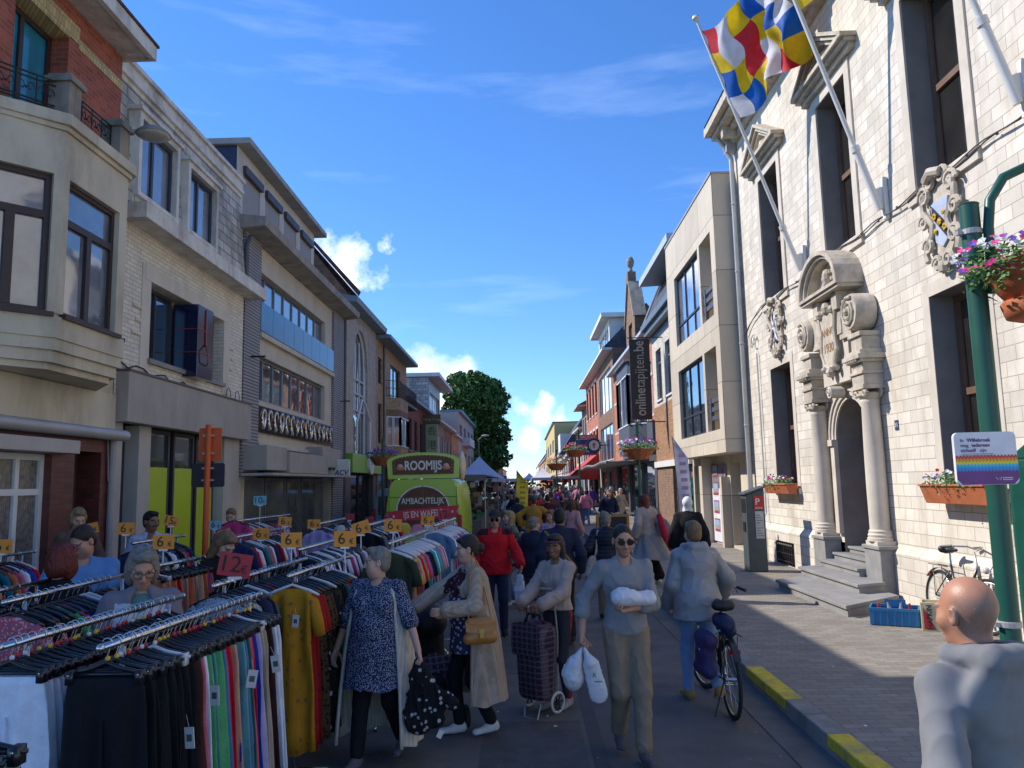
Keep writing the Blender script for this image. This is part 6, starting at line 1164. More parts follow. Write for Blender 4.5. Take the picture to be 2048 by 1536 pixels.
# ================================================================ CLOTHES RACKS
Rc = cam.rotation_euler.to_matrix()
def at(px, py, Y):
    """a real point of the street at depth Y, read off the photograph"""
    d = Rc @ Vector(((px-1024)/1560, (768-py)/1560, -1)); return Vector((0,0,2.05))+d*(Y/d.y)
chrome = mat('chrome_rail', (.55,.55,.56), .22, .05, 5, metal=1); plast = mat('hanger_black', (.012,.012,.015), .3, .1, 5, spec=.6); plastw = mat('hanger_white', (.6,.6,.62), .35)
def garment(kindn, seed):
    rs = random.Random(seed); n = 44; mb = MB()
    if kindn == 'trousers': prof = [(-.135,.15,.03),(-.17,.165,.035),(-.25,.18,.03),(-.45,.195,.028),(-.7,.21,.025),(-.95,.23,.024),(-1.06,.235,.022)]
    elif kindn == 'skirt': prof = [(-.13,.15,.03),(-.2,.17,.04),(-.4,.2,.045),(-.6,.22,.05),(-.75,.23,.05)]
    elif kindn == 'dress': prof = [(-.10,.06,.03),(-.13,.14,.045),(-.17,.155,.05),(-.3,.155,.05),(-.5,.15,.045),(-.8,.17,.05),(-1.1,.185,.05),(-1.27,.19,.045)]
    else: prof = [(-.09,.06,.03),(-.12,.13,.035),(-.17,.19,.04),(-.3,.195,.04),(-.5,.20,.035),(-.68,.205,.03)]
    ph = [rs.uniform(0,6) for _ in range(4)]; V = []
    for i, (z, w_, d) in enumerate(prof):
        fa = min(1, i/3)
        for j in range(n):
            g = 2*pi*j/n; c, s = cos(g), sin(g); x = w_*(abs(c)**.75)*(1 if c > 0 else -1); yy = d*(abs(s)**.8)*(1 if s > 0 else -1)*.5
            yy += fa*((.011 if kindn == 'trousers' else .02)*sin(x*38+ph[0]+z*2.5)+.009*sin(x*75+ph[1]-z*4)); x *= 1+fa*.025*sin(z*9+ph[2])
            V.append((x, yy, z+(fa*.012*sin(x*20+ph[3]) if i > len(prof)-3 else 0)))
    k = len(prof); Fs = [(i*n+j, i*n+(j+1)%n, (i+1)*n+(j+1)%n, (i+1)*n+j) for i in range(k-1) for j in range(n)]+[tuple(range(n))[::-1], tuple(range((k-1)*n, k*n))]
    mb.add(V, [f[::-1] for f in Fs])
    if kindn in ('tee','dress'):
        for s in (-1,1):
            L_ = .2 if kindn == 'tee' else .24; e_ = 0 if kindn == 'tee' else -.04; mb.tube([(s*(.15+e_),0,-.15),(s*(.2+e_),.0,-.2),(s*(.235+e_),rs.uniform(-.01,.01),-.2-L_*.6),(s*(.245+e_),0,-.2-L_)], [.03,.042,.045,.048], 8)
        mb.v = [(x, y*(1 if abs(x) < .17 else .6), z) for x, y, z in mb.v]
    if kindn == 'trousers':
        mb.tube([(0,-.02,-.3),(.01,-.026,-.6),(0,-.024,-1.04)], .008, 4)
    return mb
def hanger(kindn, seed):
    rs = random.Random(seed); mb = MB(); t = rs.uniform(-.2,.2)
    mb.tube([(.0+.022*sin(a),0,.018+.022*cos(a)-.012) for a in [k*.5-1.6 for k in range(8)]]+[(0,0,-.05),(0,0,-.075)], .0028, 5, 1)
    if kindn in ('trousers','skirt'):
        mb.tube([(-.17,0,-.12),(-.06,0,-.095),(0,0,-.07),(.06,0,-.095),(.17,0,-.12)], .009, 6, 0); mb.box(-.18,.18,-.006,.006,-.128,-.115)
        for s in (-1,1): mb.box(s*.15-.015,s*.15+.015,-.02,.02,-.16,-.105); mb.sph((s*.15,-.021,-.12),.006,6,1)
        mb.sph((rs.uniform(-.01,.01),-.004,-.055), .012, 6, 2)
    else: mb.tube([(-.2,0,-.15),(-.13,0,-.115),(0,0,-.07),(.13,0,-.115),(.2,0,-.15)], [.01,.012,.01,.012,.01], 6, 0)
    return mb
bead = [mat('size_bead_red', (.5,.02,.03), .4), mat('size_bead_yellow', (.6,.4,.03), .4), mat('size_bead_white', (.6,.6,.6), .4)]
PR_ = {}
def proto(kindn, v):
    if (kindn, v) in PR_: return PR_[(kindn, v)]
    g_ = garment(kindn, v*7+3); me = g_.build('fabric', mat('fabric_plain', (.3,.3,.3)), smooth=True); h_ = hanger(kindn, v); hm_ = h_.build('hanger', [plast, chrome, bead[v % 3]], smooth=True)
    PR_[(kindn, v)] = (me.data, hm_.data); bpy.data.objects.remove(me); bpy.data.objects.remove(hm_); return PR_[(kindn, v)]
NAMES = {'trousers': 'hanging_trousers', 'skirt': 'hanging_skirt', 'dress': 'hanging_dress', 'tee': 'hanging_blouse'}
CATN = {'trousers': 'trousers', 'skirt': 'skirt', 'dress': 'dress', 'tee': 'blouse'}
def hang(kindn, x, y, z, m, label, group, rz=0, s=1.0, wh=False):
    v = int(rnd()*5); gm_, hm_ = proto(kindn, v)
    o = thing(NAMES[kindn], label, CATN[kindn], (x,y,z), rz, group); o.scale = (s*U(.96,1.04), U(.9,1.2), s)
    for nm, d in (('hanger', hm_), ('fabric', gm_)):
        c = bpy.data.objects.new(nm, d); COL.objects.link(c); c.parent = o
        if nm == 'fabric': c.material_slots[0].link = 'OBJECT'; c.material_slots[0].material = m
        elif wh: c.material_slots[0].link = 'OBJECT'; c.material_slots[0].material = plastw
    return o
def rack(x, y0, y1, z, label, dx=0):
    o = thing('clothes_rack', label, 'clothes rack', (x, (y0+y1)/2, -.1)); mb = MB()
    mb.tube([(x,y0-.06,z),(x+dx,y1+.06,z)], .016, 10); mb.sph((x,y0-.07,z),.02,8); mb.sph((x+dx,y1+.07,z),.02,8); mb.build('rail', chrome, o, smooth=True)
    for yy, xx in ((y0+.12,x),(y1-.12,x+dx)):
        mb = MB(); mb.tube([(xx,yy,z-.02),(xx,yy,-.02)], .014, 8); mb.tube([(xx-.28,yy,-.06),(xx-.25,yy,-.02),(xx+.25,yy,-.02),(xx+.28,yy,-.06)], .012, 6)
        for s in (-1,1): mb.lathe([(.005,-.012),(.03,-.012),(.03,.012),(.005,.012)], (xx+s*.28,yy,-.07), 8, axis='x')
        mb.build('leg', chrome, o, smooth=True)
C_ = lambda nm, c, **k: (F('fabric_'+nm, c, bump=.5, bscale=60, **k), nm.replace('_', ' '))
white = C_('white', (.76,.76,.82)); black_ = C_('black', (.010,.010,.012)); lgreen = C_('light_green', (.10,.36,.14)); sea = C_('sea_green', (.10,.32,.30)); redc = C_('red', (.55,.01,.03)); blue = C_('royal_blue', (.015,.05,.36)); lteal = C_('pale_teal', (.16,.36,.36)); steel = C_('steel_blue', (.09,.19,.32)); dgreen = C_('bottle_green', (.01,.09,.075)); beigec = C_('beige', (.40,.32,.24)); pinkc = C_('rose_pink', (.5,.12,.17)); orange = C_('coral', (.60,.16,.07)); peach = C_('peach', (.62,.34,.2)); mustc = C_('mustard', (.42,.19,.012), spots=(14,(.22,.12,.04),.22)); redd = C_('deep_red', (.30,.012,.015), spots=(22,(.16,.01,.02),.3)); leop = C_('leopard_print', (.07,.045,.02), spots=(34,(.012,.010,.008),.4)); dflor = C_('black_floral', (.012,.012,.016), spots=(16,(.35,.35,.38),.3)); pinkpat = C_('pink_patterned', (.45,.10,.14), spots=(60,(.6,.4,.42),.35)); lace = C_('pale_blue_lace', (.30,.36,.42), spots=(45,(.1,.12,.15),.35)); hot = C_('hot_pink', (.60,.06,.2)); aqua = C_('aqua', (.02,.33,.42)); multi = C_('rainbow_striped', (.5,.1,.05), checker=[(7,(.05,.45,.2),'Z'),(11,(.05,.15,.6),'X'),(5,(.75,.6,.05),'X')]); navy_ = C_('navy', (.02,.03,.09)); grey_ = C_('grey', (.2,.2,.22)); lil = C_('lilac', (.38,.34,.55)); olive = C_('dark_olive', (.05,.06,.03)); plaidc = C_('pink_check', (.5,.2,.24), checker=[(11,(.05,.05,.15),'X'),(11,(.6,.6,.6),'Z')]); seq = C_('silver_sequin', (.25,.28,.28), spots=(90,(.03,.04,.04),.45)); teald = C_('teal', (.01,.16,.2)); brownc = C_('dark_brown', (.06,.02,.015))
def fill(rk, kindn, cols, where, group, y0=None, step=.05, jit=.012, s=1.0, wh=.2):
    x, a, b, z, dx = rk; y = a if y0 is None else y0; i = 0; seen = {}
    while y < b and i < len(cols):
        m, nm = cols[i]; t = (y-a)/(b-a)
        hang(kindn, x+dx*t+U(-.01,.01), y, z, m, '%s %s on a hanger %s' % (nm, CATN[kindn], where), '%s %s %s' % (nm, CATN[kindn], where), rz=U(-.09,.09), s=s, wh=rnd() < (wh if kindn in ('tee','dress') else .04))
        y += step+U(-jit, jit); i += 1
random.seed(21)
def mk(x, y0, y1, z, lab, dx=0): rack(x, y0, y1, z, lab, dx); return (x, y0, y1, z, dx)
r = mk(-1.79,3.42,4.85,1.4,'front right chrome rail packed with black and coloured trousers', .14)
fill(r, 'trousers', [black_]*11+[brownc,pinkc,white,lgreen,sea,lgreen,steel,redc,redc,peach,blue,lteal,steel,dgreen,pinkc,redc,blue,lil,beigec,beigec,brownc,white,white,white], 'on the front right rail', 'g', step=.0405, jit=.006)
r = mk(-2.25,3.47,4.85,1.4,'front left chrome rail of white and black trousers', .12)
fill(r, 'trousers', [white]*5+[black_]*9+[navy_]*5+[white]+[black_]*8, 'on the front left rail', 'g', step=.048, jit=.008)
r = mk(-1.70,1.3,2.2,1.40,'nearest rail at the bottom left corner holding skirts', 0)
for i_, m_ in enumerate((brownc, brownc, seq, seq)): hang('skirt', -1.70, 2.12+i_*.11, 1.40, m_[0], '%s skirt at the bottom left corner, %s' % (m_[1], ('hindmost','second','third','nearest the white trousers')[i_]), 'skirts at the corner')
r = mk(-1.76,5.95,7.3,1.4,'chrome rail of long dresses beside the woman in the dotted tunic', .12)
fill(r, 'dress', [mustc,redd,redd,leop,leop,dflor,leop,black_,black_,teald,redc,black_,dflor], 'behind the striding woman', 'g', step=.085)
r = mk(-2.12,5.45,7.2,1.40,'rail of pale blue lace and dark tops in the second row', .1)
fill(r, 'tee', [lace,lace,lace,black_,navy_,black_,grey_,dflor,navy_,redc,black_,pinkc,black_,navy_,grey_,black_,white,black_,navy_,black_], 'in the second row', 'g', step=.08)
r = mk(-3.0,4.62,6.0,1.43,'rail with a pink patterned top hanging at its near end', 0)
fill(r, 'tee', [pinkpat,dflor,pinkpat,black_,dflor,lgreen,hot,navy_,black_,pinkc,lteal,black_,navy_,grey_,black_], 'by the woman with glasses', 'g', step=.075)
r = mk(-3.45,4.6,5.7,1.42,'far left rail of faded pink and brown skirts', 0)
fill(r, 'skirt', [peach,beigec,brownc,pinkc,grey_,olive,beigec,brownc], 'at the left edge', 'g', step=.11, s=.9)
r = mk(-3.12,6.55,7.35,1.42,'rail of coral and peach trousers seen edge on', .1)
fill(r, 'trousers', [orange,peach,orange,redc,peach,orange,beigec,peach,orange,pinkc], 'beside the leaning woman', 'g', step=.085, s=.8)
r = mk(-4.15,8.4,9.5,1.5,'rail of dark tops in front of the man with the moustache', 0)
fill(r, 'tee', [navy_,black_,grey_,teald,black_,white,navy_,black_,grey_,redc,navy_,black_], 'before the moustached man', 'g', step=.085)
r = mk(-4.85,6.5,7.7,1.48,'rail of bright summer tops at the left beside the house', 0)
fill(r, 'tee', [white,orange,olive,lgreen,white,peach,teald,orange,pinkc,white,blue,redc], 'beside the brick house', 'g', step=.09)
r = mk(-2.2,7.75,9.7,1.45,'rail of white and black printed tops in the middle of the stall', .1)
fill(r, 'tee', [dflor,white,black_,white,lil,black_,white,navy_,white,dflor,white,black_,hot,white,navy_,white,black_,grey_,lil,white,black_,mustc], 'in the middle row', 'g', step=.085)
r = mk(-3.3,9.0,11.0,1.5,'rail of mixed tops behind the leaning woman', 0)
fill(r, 'tee', [navy_,redc,white,black_,teald,grey_,pinkc,white,navy_,black_,redd,white,black_,lil,navy_,grey_,white,hot,black_,navy_,white], 'in the row behind', 'g', step=.09)
r = mk(-1.42,8.3,10.3,1.45,'rail of rainbow and olive tops along the walkway', .12)
fill(r, 'tee', [olive,multi,multi,peach,multi,redc,lgreen,multi,hot,mustc,blue,black_,black_,black_,aqua,aqua,white,aqua,lgreen,steel,pinkc,lil,redc,white], 'along the walkway', 'g', step=.082, s=1.12, wh=.9)
r = mk(-1.22,10.7,12.5,1.5,'rail of pastel tops at the far end of the walkway', .1)
fill(r, 'tee', [steel,white,aqua,lil,redc,lgreen,white,blue,pinkc,steel,white,grey_,peach,white,beigec,white,grey_], 'at the walkway end', 'g', step=.1, s=1.1, wh=.9)
r = mk(-2.2,10.9,12.9,1.5,'rail of dark shirts behind the grey haired person', 0)
fill(r, 'tee', [black_,navy_,grey_,white,black_,olive,navy_,redd,black_,white,grey_,black_,navy_,white,black_,redc,navy_], 'behind the grey haired person', 'g', step=.11)
r = mk(-3.1,11.8,13.9,1.5,'rail of printed blouses near the office shopfront', 0)
fill(r, 'tee', [lil,pinkc,navy_,dflor,hot,white,grey_,plaidc,navy_,black_,redc,lil,white,dflor,navy_,grey_], 'near the office shopfront', 'g', step=.12)
r = mk(-4.5,12.1,14.6,1.55,'rail of pink and checked tops by the pavement', .1)
fill(r, 'tee', [hot,lil,navy_,plaidc,steel,plaidc,pinkc,black_,lil,pinkpat,plaidc,navy_,pinkc,hot,grey_,lil], 'by the pavement', 'g', step=.12)
hang('tee', -4.36, 11.8, 1.66, hot[0], 'hot pink knitted top hung high and facing the street before the checked tops', 'pink tops', s=1.15)
# --- tidy groups: an only child of its label needs no group; a shared label keeps it
cnt_ = {}
for o_ in COL.objects:
    if 'label' in o_ and o_.name.startswith('hanging_'): cnt_.setdefault(o_['label'], []).append(o_)
for l_, os_ in cnt_.items():
    for o_ in (os_ if ' on a hanger ' in l_ else []): o_['group'] = l_.split(' on a hanger ')[0]+' '+l_.split(' on a hanger ')[1]
# --- garment tags
random.seed(4)
for (x, y, z) in ((-1.52,3.62,1.0),(-1.5,3.85,1.12),(-1.42,4.5,1.12),(-1.45,4.25,1.1),(-1.7,5.88,1.12),(-2.85,4.55,1.2)):
    mb = MB(); mb.box(-.025,.025,-.002,.002,-.09,0); mb.tube([(0,0,0),(-.02,.01,.05)], .001, 4); mb.box(-.014,.014,-.003,-.002,-.06,-.03,1)
    o = mb.build('price_tag', [mat('tag_card', (.6,.58,.54), .7), mat('tag_print', (.1,.1,.1), .7)], None, loc=None); o.location = (x,y,z); o.rotation_euler = (0,U(-.2,.2),U(-.4,.4))
    tag(o, 'small cream card price tag dangling from a hanging garment', 'price tag', 'price tags on garments')
# --- price signs
ora = mat('sign_orange', (.75,.27,.02), .5, .06, 5); rdm = mat('sign_red', (.42,.015,.03), .45, .06, 5); lbm = mat('sign_light_blue', (.2,.5,.6), .5, .06, 5); ink = mat('sign_ink', (.03,.015,.01), .6); clip = mat('sign_clip_white', (.65,.66,.68), .4)
SG = [(327,1084,.165,6.5,'6','o',0,'in front of the leaning woman'),(583,1080,.165,6.4,'6','o',0,'behind the pale blue lace tops'),(690,1078,.17,6.2,'6','o',0,'just above the striding woman\'s head, at its left'),(252,1057,.17,8.2,'6','o',0,'before the moustached man'),(722,1056,.17,7.6,'6','o',-18,'tilted, right of the grey haired head'),(786,1051,.17,7.8,'6','o',3,'below the left half of the ice cream van'),(855,1041,.17,10.2,'6','o',5,'below the right half of the ice cream van'),(181,1057,.17,9.3,'6','o',-12,'behind the man in the blue T-shirt'),(570,1043,.17,10.5,'6','o',5,'left of the other small sign near the office window'),(628,1048,.17,10.6,'6','o',0,'right of the other small sign near the office window'),(522,1068,.17,8.4,'6','o',0,'near the pink knitted top'),(342,1042,.16,9.0,'15','o',14,'tilted, before the lime shop window'),(449,1068,.16,10.0,'6','o',-14,'beneath the light blue sign'),(430,1050,.16,11.0,'6','b',0,'beside the orange pole'),(520,1001,.2,12.6,'10','b',0,'above the checked tops'),(470,1130,.22,5.5,'12','r',10,'the largest, at the second row'),(700,1034,.14,12.5,'12','r',0,'small, before the green shopfront'),(739,1040,.14,12.8,'12','r',-8,'small, beside the white van'),(890,1029,.2,11.2,'12','r',-8,'before the tail light of the ice cream van'),(3,1093,.17,6.9,'6','o',0,'cut by the left picture edge')]
CN = {'o': ('orange', ora), 'r': ('red', rdm), 'b': ('light blue', lbm)}
for (px, py, s, Y, tx, c, ti, lab) in SG:
    p = at(px, py, Y); o = thing('price_sign', '%s %s euro price sign %s' % (CN[c][0], tx, lab), 'price sign', p, atan2(-p.x, p.y)*.5, 'euro price signs above the racks')
    mb = MB(); mb.T = Matrix.Rotation(radians(ti), 4, 'Y'); mb.box(-s/2,s/2,0,.004,-s*.36,s*.36); mb.build('card', CN[c][1], o, local=True)
    mb = MB(); M = Matrix.Rotation(radians(ti), 4, 'Y') @ frame((-.15*s,-.002,0), (1,0,0), (0,0,1)); put_text(mb, tx, s*.72, M, 0, .0, extrude=.0015)
    M = Matrix.Rotation(radians(ti), 4, 'Y') @ frame((.3*s,-.002,-.12*s), (1,0,0), (0,0,1)); put_text(mb, '€', s*.33, M, 0, 0, extrude=.0015); mb.build('figures', ink, o, local=True)
    mb = MB(); mb.box(-s*.2,s*.2,-.008,.012,-s*.44,-s*.36); mb.tube([(0,.002,-s*.42),(0,.002,min(-.12, 1.46-p.z))], .006, 6); mb.build('clip', clip, o, local=True)
# ================================================================ STREET FURNITURE AND GOODS
random.seed(31)
green = mat('pole_green', (.012,.085,.058), .4, .1, 6); terra = mat('terracotta', (.45,.13,.05), .75, .12, 5, bump=.2); leafg = mat('plant_leaf', (.05,.14,.03), .6, .3, 6); leafg2 = mat('plant_leaf_light', (.12,.24,.05), .6, .3, 6)
petal = [mat('petal_pink', (.65,.03,.22), .6), mat('petal_white', (.7,.7,.7), .6), mat('petal_violet', (.16,.06,.42), .6), mat('petal_red', (.5,.02,.03), .6)]
def plants(name, par, c, r, n, nf, pal=(0,1,2), s=.03, trail=.0, flat=.55):
    mb = MB(); c = Vector(c)
    for i in range(n):
        a = U(0,6.28); q = sqrt(rnd()); p = c+Vector((r[0]*q*cos(a), r[1]*q*sin(a), r[2]*(rnd()**1.2)*(1-.5*q)))
        if trail and rnd() < .25: p.z -= rnd()*trail; p.x += U(-.05,.05); p.y += U(-.05,.05)
        e = Vector((U(-1,1),U(-1,1),U(-.6,1))).normalized(); f_ = e.orthogonal().normalized(); k = s*U(.6,1.3); mb.add([p-e*k, p+f_*k*.4, p+e*k, p-f_*k*.4], [(0,1,2,3)], int(rnd()*2))
    for i in range(nf):
        a = U(0,6.28); q = sqrt(U(.1,1.1)); p = c+Vector((r[0]*q*cos(a), r[1]*q*sin(a), r[2]*(.75+.35*rnd())*(1.15-.6*q))); nn = Vector((cos(a)*.5+U(-.4,.4),-.7+U(-.5,.4),.6)).normalized(); u_ = nn.orthogonal().normalized(); v_ = nn.cross(u_); k = s*U(.7,1.05)
        mb.add([p+nn*k*.1]+[p+(u_*cos(t*pi/5)+v_*sin(t*pi/5))*k*(1 if t % 2 == 0 else .72)+nn*k*.25 for t in range(10)], [(0,1+t,1+(t+1)%10) for t in range(10)], 2+random.choice(pal))
    return mb.build(name, [leafg, leafg2]+petal, par)
def bowl(par, c, r, h, m=terra, seg=14, saucer=False):
    mb = MB(); mb.lathe([(r*.45,-h),(r*.55,-h*.98),(r*.8,-h*.5),(r,0),(r*1.04,.0),(r*1.04,.03),(r*.95,.03),(r*.9,-.03)], c, seg)
    if saucer: mb.lathe([(r*.45,-h-.12),(r*.62,-h-.1),(r*.7,-h-.0),(r*.66,-h+.02),(.02,-h-.02)], c, 24)
    return mb.build('planter', m, par, smooth=False if seg < 20 else True)
def greenpole(x, y, z0, h, label, by, side=(1,-.2), bz=2.85, r=.05, br=.4, lean=0):
    o = thing('flower_pole', label, 'pole', (x,y,z0)); mb = MB(); mb.tube([(x,y,z0),(x+lean,y,h)], r, 14); mb.lathe([(r*1.15,0),(r*1.25,.02),(r*.8,.09),(.01,.11)], (x+lean,y,h), 12); mb.build('post', green, o, smooth='auto')
    return o
# near pole with sign and big basket
x0, y0 = 3.36, 5.66
o = thing('flower_pole', 'thick green pole at the right edge carrying a sign and a big flower basket', 'pole', (x0,y0,.04)); mb = MB(); mb.tube([(x0,y0,.04),(x0,y0,4.03)], .068, 20); mb.lathe([(.068,0),(.072,.005),(.06,.015),(.055,-.05)], (x0,y0,4.03), 20); mb.build('post', green, o, smooth='auto')
mb = MB(); mb.tube([(x0+.09,y0-.05,3.35),(x0+.1,y0-.05,3.85),(x0+.13,y0-.05,4.05),(x0+.24,y0-.06,4.22),(x0+.42,y0-.08,4.3),(x0+.62,y0-.1,4.27),(x0+.75,y0-.12,4.1),(x0+.78,y0-.13,3.7)], .036, 14); mb.build('arm', green, o, smooth=True)
for z in (.98, 3.5, 3.8): mb = MB(); mb.lathe([(.07,0),(.076,.004),(.076,.04),(.07,.044)], (x0,y0,z), 20); mb.box(x0-.11,x0-.07,y0-.02,y0+.02,z+.005,z+.035); mb.build('clamp', alu, o)
o = thing('flower_basket', 'big terracotta basket of pink, white and violet petunias on the near pole', 'flower basket', (3.68,5.45,3.45))
bowl(o, (3.68,5.45,3.5), .36, .26, seg=32, saucer=True); plants('petunias', o, (3.66,5.42,3.46), (.52,.46,.3), 1300, 90, (0,0,1,1,2), .032, .18)
plants('trailing_petunias', o, (3.2,5.25,3.36), (.16,.15,.14), 160, 16, (0,0,2), .03, .1)
o = thing('pole_sign', 'rounded white sign with rainbow zigzag and purple band on the near green pole', 'sign', (3.17,5.42,2.15))
def roundrect(x0_, x1_, z0_, z1_, r_): return [(x0_+r_-r_*cos(a), z0_+r_-r_*sin(a)) for a in [k*pi/10 for k in range(6)]]+[(x1_-r_+r_*sin(a), z0_+r_-r_*cos(a)) for a in [k*pi/10 for k in range(6)]]+[(x1_-r_+r_*cos(a), z1_-r_+r_*sin(a)) for a in [k*pi/10 for k in range(6)]]+[(x0_+r_-r_*sin(a), z1_-r_+r_*cos(a)) for a in [k*pi/10 for k in range(6)]]
mb = MB(); mb.prism([(a,0,c) for a, c in roundrect(-.205,.205,-.18,.18,.035)], (0,.03,0)); pl = mb.build('panel', mat('sign_white', (.72,.72,.76), .4), o, local=True)
zz = lambda z: [(-.2045+.409*k/36, z+(.007 if k % 2 else -.007)) for k in range(37)]
cols_ = [(-.085,-.06,(.05,.25,.6)),(-.06,-.04,(.02,.5,.7)),(-.04,-.02,(.75,.65,.05)),(-.02,0,(.75,.3,.03)),(0,.018,(.65,.05,.05))]
mb = MB(); mb.prism([(a,-.0025,c) for a, c in [(-.17,-.178),(.17,-.178),(.203,-.14)]+zz(-.085)[::-1]+[(-.203,-.14)]], (0,.003,0)); mb.build('purple_band', mat('sign_purple', (.16,.04,.2), .4), o, local=True)
for i, (a, c, col) in enumerate(cols_):
    mb = MB(); A = zz(a); B_ = zz(c)
    for k in range(36): mb.quad((A[k][0],-.003,A[k][1]),(A[k+1][0],-.003,A[k+1][1]),(B_[k+1][0],-.003,B_[k+1][1]),(B_[k][0],-.003,B_[k][1]))
    mb.build('zigzag_stripe', mat('zigzag_%s' % ['blue','cyan','yellow','orange','red'][i], col, .5), o, local=True)
mb = MB(); pur = mat('sign_print_purple', (.14,.04,.2), .5)
for z, a_, b_, xo in ((.125,'In','Willebroek',.045),(.09,'mag','iedereen',.075),(.055,'zichzelf','zijn',.125)):
    put_text(mb, a_, .034, frame((-.165,-.003,z), (1,0,0), (0,0,1)), 0, .012 if a_ == 'zichzelf' else 0, 'LEFT', extrude=.0005); put_text(mb, b_, .034, frame((-.165+xo,-.003,z), (1,0,0), (0,0,1)), 0, 0 if a_ == 'zichzelf' else .02, 'LEFT', extrude=.0005)
mb.build('slogan', pur, o, local=True)
mb = MB()
for z, w_ in ((.031,.21),(.021,.22)):
    for k in range(22): mb.box(-.16+w_*k/22, -.16+w_*(k+.8)/22, -.003, 0, z-.002, z+.002)
mb.build('small_print', mat('print_grey', (.35,.3,.38), .6), o, local=True)
mb = MB(); mb.tube([(.05,-.004,-.13),(.06,-.004,-.15),(.068,-.004,-.135),(.076,-.004,-.15),(.086,-.004,-.13)], .003, 4)
for z in (-.134,-.146): 
    for k in range(6): mb.box(.095+.011*k,.104+.011*k,-.0045,-.003,z-.003,z+.003)
mb.build('logo', wht, o, local=True); mb = MB(); mb.box(.14,.2,.03,.2,-.06,-.03); mb.build('fixing', alu, o, local=True); o.rotation_euler = (0,0,radians(-3))
# other flower poles
def pole_with(x, y, z0, h, label, blabel, bz, br, boff, pal):
    greenpole(x, y, z0, h, label, None, r=.045); o = thing('flower_basket', blabel, 'flower basket', (x+boff,y-.05,bz)); bowl(o, (x+boff,y-.08,bz), br, br*.6, seg=12)
    mb = MB(); 
    for a in (0,2.1,4.2): mb.tube([(x+boff+br*cos(a),y-.08+br*sin(a),bz),(x,y,h-.1)], .006, 4)
    mb.build('chain', iron, o); plants('flowers', o, (x+boff,y-.1,bz), (br*1.2,br*1.2,br*.75), 420, 60, pal, .045, .15)
pole_with(2.9, 19.9, .04, 3.42, 'green pole on the pavement edge behind the man in sunglasses', 'round basket of violet, pink and yellow petunias above the sunglasses man', 2.82, .42, .0, (2,2,0,1))
pole_with(2.62, 37, .04, 4.4, 'slim green pole farther along under the shop canopy', 'basket of red flowers on the slim green pole', 3.5, .5, -.2, (3,3,0))
pole_with(1.95, 47, -.1, 3.9, 'distant green pole in the middle of the street end', 'dark basket with pinkish flowers over the distant crowd', 3.1, .6, 0, (0,3))
pole_with(-4.62, 25.6, .04, 3.5, 'dark green pole in front of the green shop fascia', 'pair of baskets of dark foliage beside the ice cream van', 2.95, .42, 0, (2,))
o = thing('street_lamp', 'tall thin street lamp silhouetted before the big tree', 'street lamp', (-4.0,70,.04)); mb = MB(); mb.tube([(-4,70,.04),(-4,70,6),(-3.6,70,6.3)], .06, 6); mb.build('post', dgrey, o); mb = MB(); mb.sph((-3.4,70,6.32),(.35,.2,.1),8); mb.build('lamp_head', alu, o)
# window boxes on the hall
def wbox(y0_, y1_, z0_, z1_, label, n, nf):
    o = thing('window_box', label, 'window box', (5.85,(y0_+y1_)/2,z0_)); mb = MB(); mb.prism([(5.80,y0_,z0_+.02),(5.98,y0_,z0_+.02),(5.98,y0_,z1_),(5.72,y0_,z1_)], (0,y1_-y0_,0)); mb.box(5.7,5.99,y0_-.01,y1_+.01,z1_,z1_+.03); mb.build('planter', terra, o, bevel=.01)
    plants('flowers', o, (5.82,(y0_+y1_)/2,z1_), (.2,(y1_-y0_)/2,.25), n, nf, (0,1,1,2,3), .03, .2)
wbox(17.35,19.0,1.66,1.88,'small terracotta window box of white and violet flowers by the drainpipe',420,50); wbox(9.9,11.5,1.62,1.88,'long terracotta window box with trailing plants under the near hall window',520,36)
o = thing('green_cabinet', 'dark green cabinet against the hall wall at the right picture edge', 'cabinet', (5.85,8.7,.2)); mb = MB(); mb.box(5.66,5.94,8.0,9.3,.2,2.2); mb.prism([(5.66,8.0,2.2),(5.66,9.3,2.2),(5.66,8.65,2.5)], (.28,0,0)); mb.build('cabinet_body', green, o, bevel=.02); mb = MB(); mb.box(5.64,5.66,8.1,9.2,.4,2.1); mb.build('door', mat('green_darker', (.008,.07,.05), .35), o)
# parking meter
o = thing('parking_meter', 'dark grey parking ticket machine with a red P label beside the drainpipe', 'parking meter', (4.98,17.4,.04)); mb = MB(); mb.prism([(4.8,17.2,.04),(5.2,17.2,.04),(5.2,17.2,1.82),(4.8,17.2,1.68)], (0,.42,0)); mb.prism([(4.76,17.16,1.68),(5.24,17.16,1.84),(5.24,17.16,1.88),(4.76,17.16,1.72)], (0,.5,0)); mb.build('housing', mat('meter_grey', (.07,.085,.09), .45), o, bevel=.012)
mb = MB(); mb.box(4.96,5.17,17.185,17.2,1.36,1.66); mb.build('p_label', mat('label_red', (.5,.03,.03), .4), o); mb = MB(); put_text(mb, 'P', .2, frame((5.04,17.184,1.53), (1,0,0), (0,0,1)), 0, .01); put_text(mb, 'ZONE', .06, frame((5.065,17.184,1.4), (1,0,0), (0,0,1)), 0, .01); mb.build('lettering', wht, o)
mb = MB(); mb.box(4.98,5.16,17.19,17.2,.75,1.33); mb.build('notice', mat('notice_paper', (.5,.5,.48), .6), o); mb = MB()
for k in range(9):
    if k != 4: mb.box(5.0,5.14-.03*(k % 3),17.186,17.19,.8+k*.055,.815+k*.055)
mb.build('notice_print', mat('print_dark', (.12,.12,.12), .6), o); mb = MB(); mb.box(4.79,4.8,17.25,17.55,1.3,1.6); mb.box(4.785,4.8,17.3,17.5,.9,1.1); mb.build('keypad', black, o)
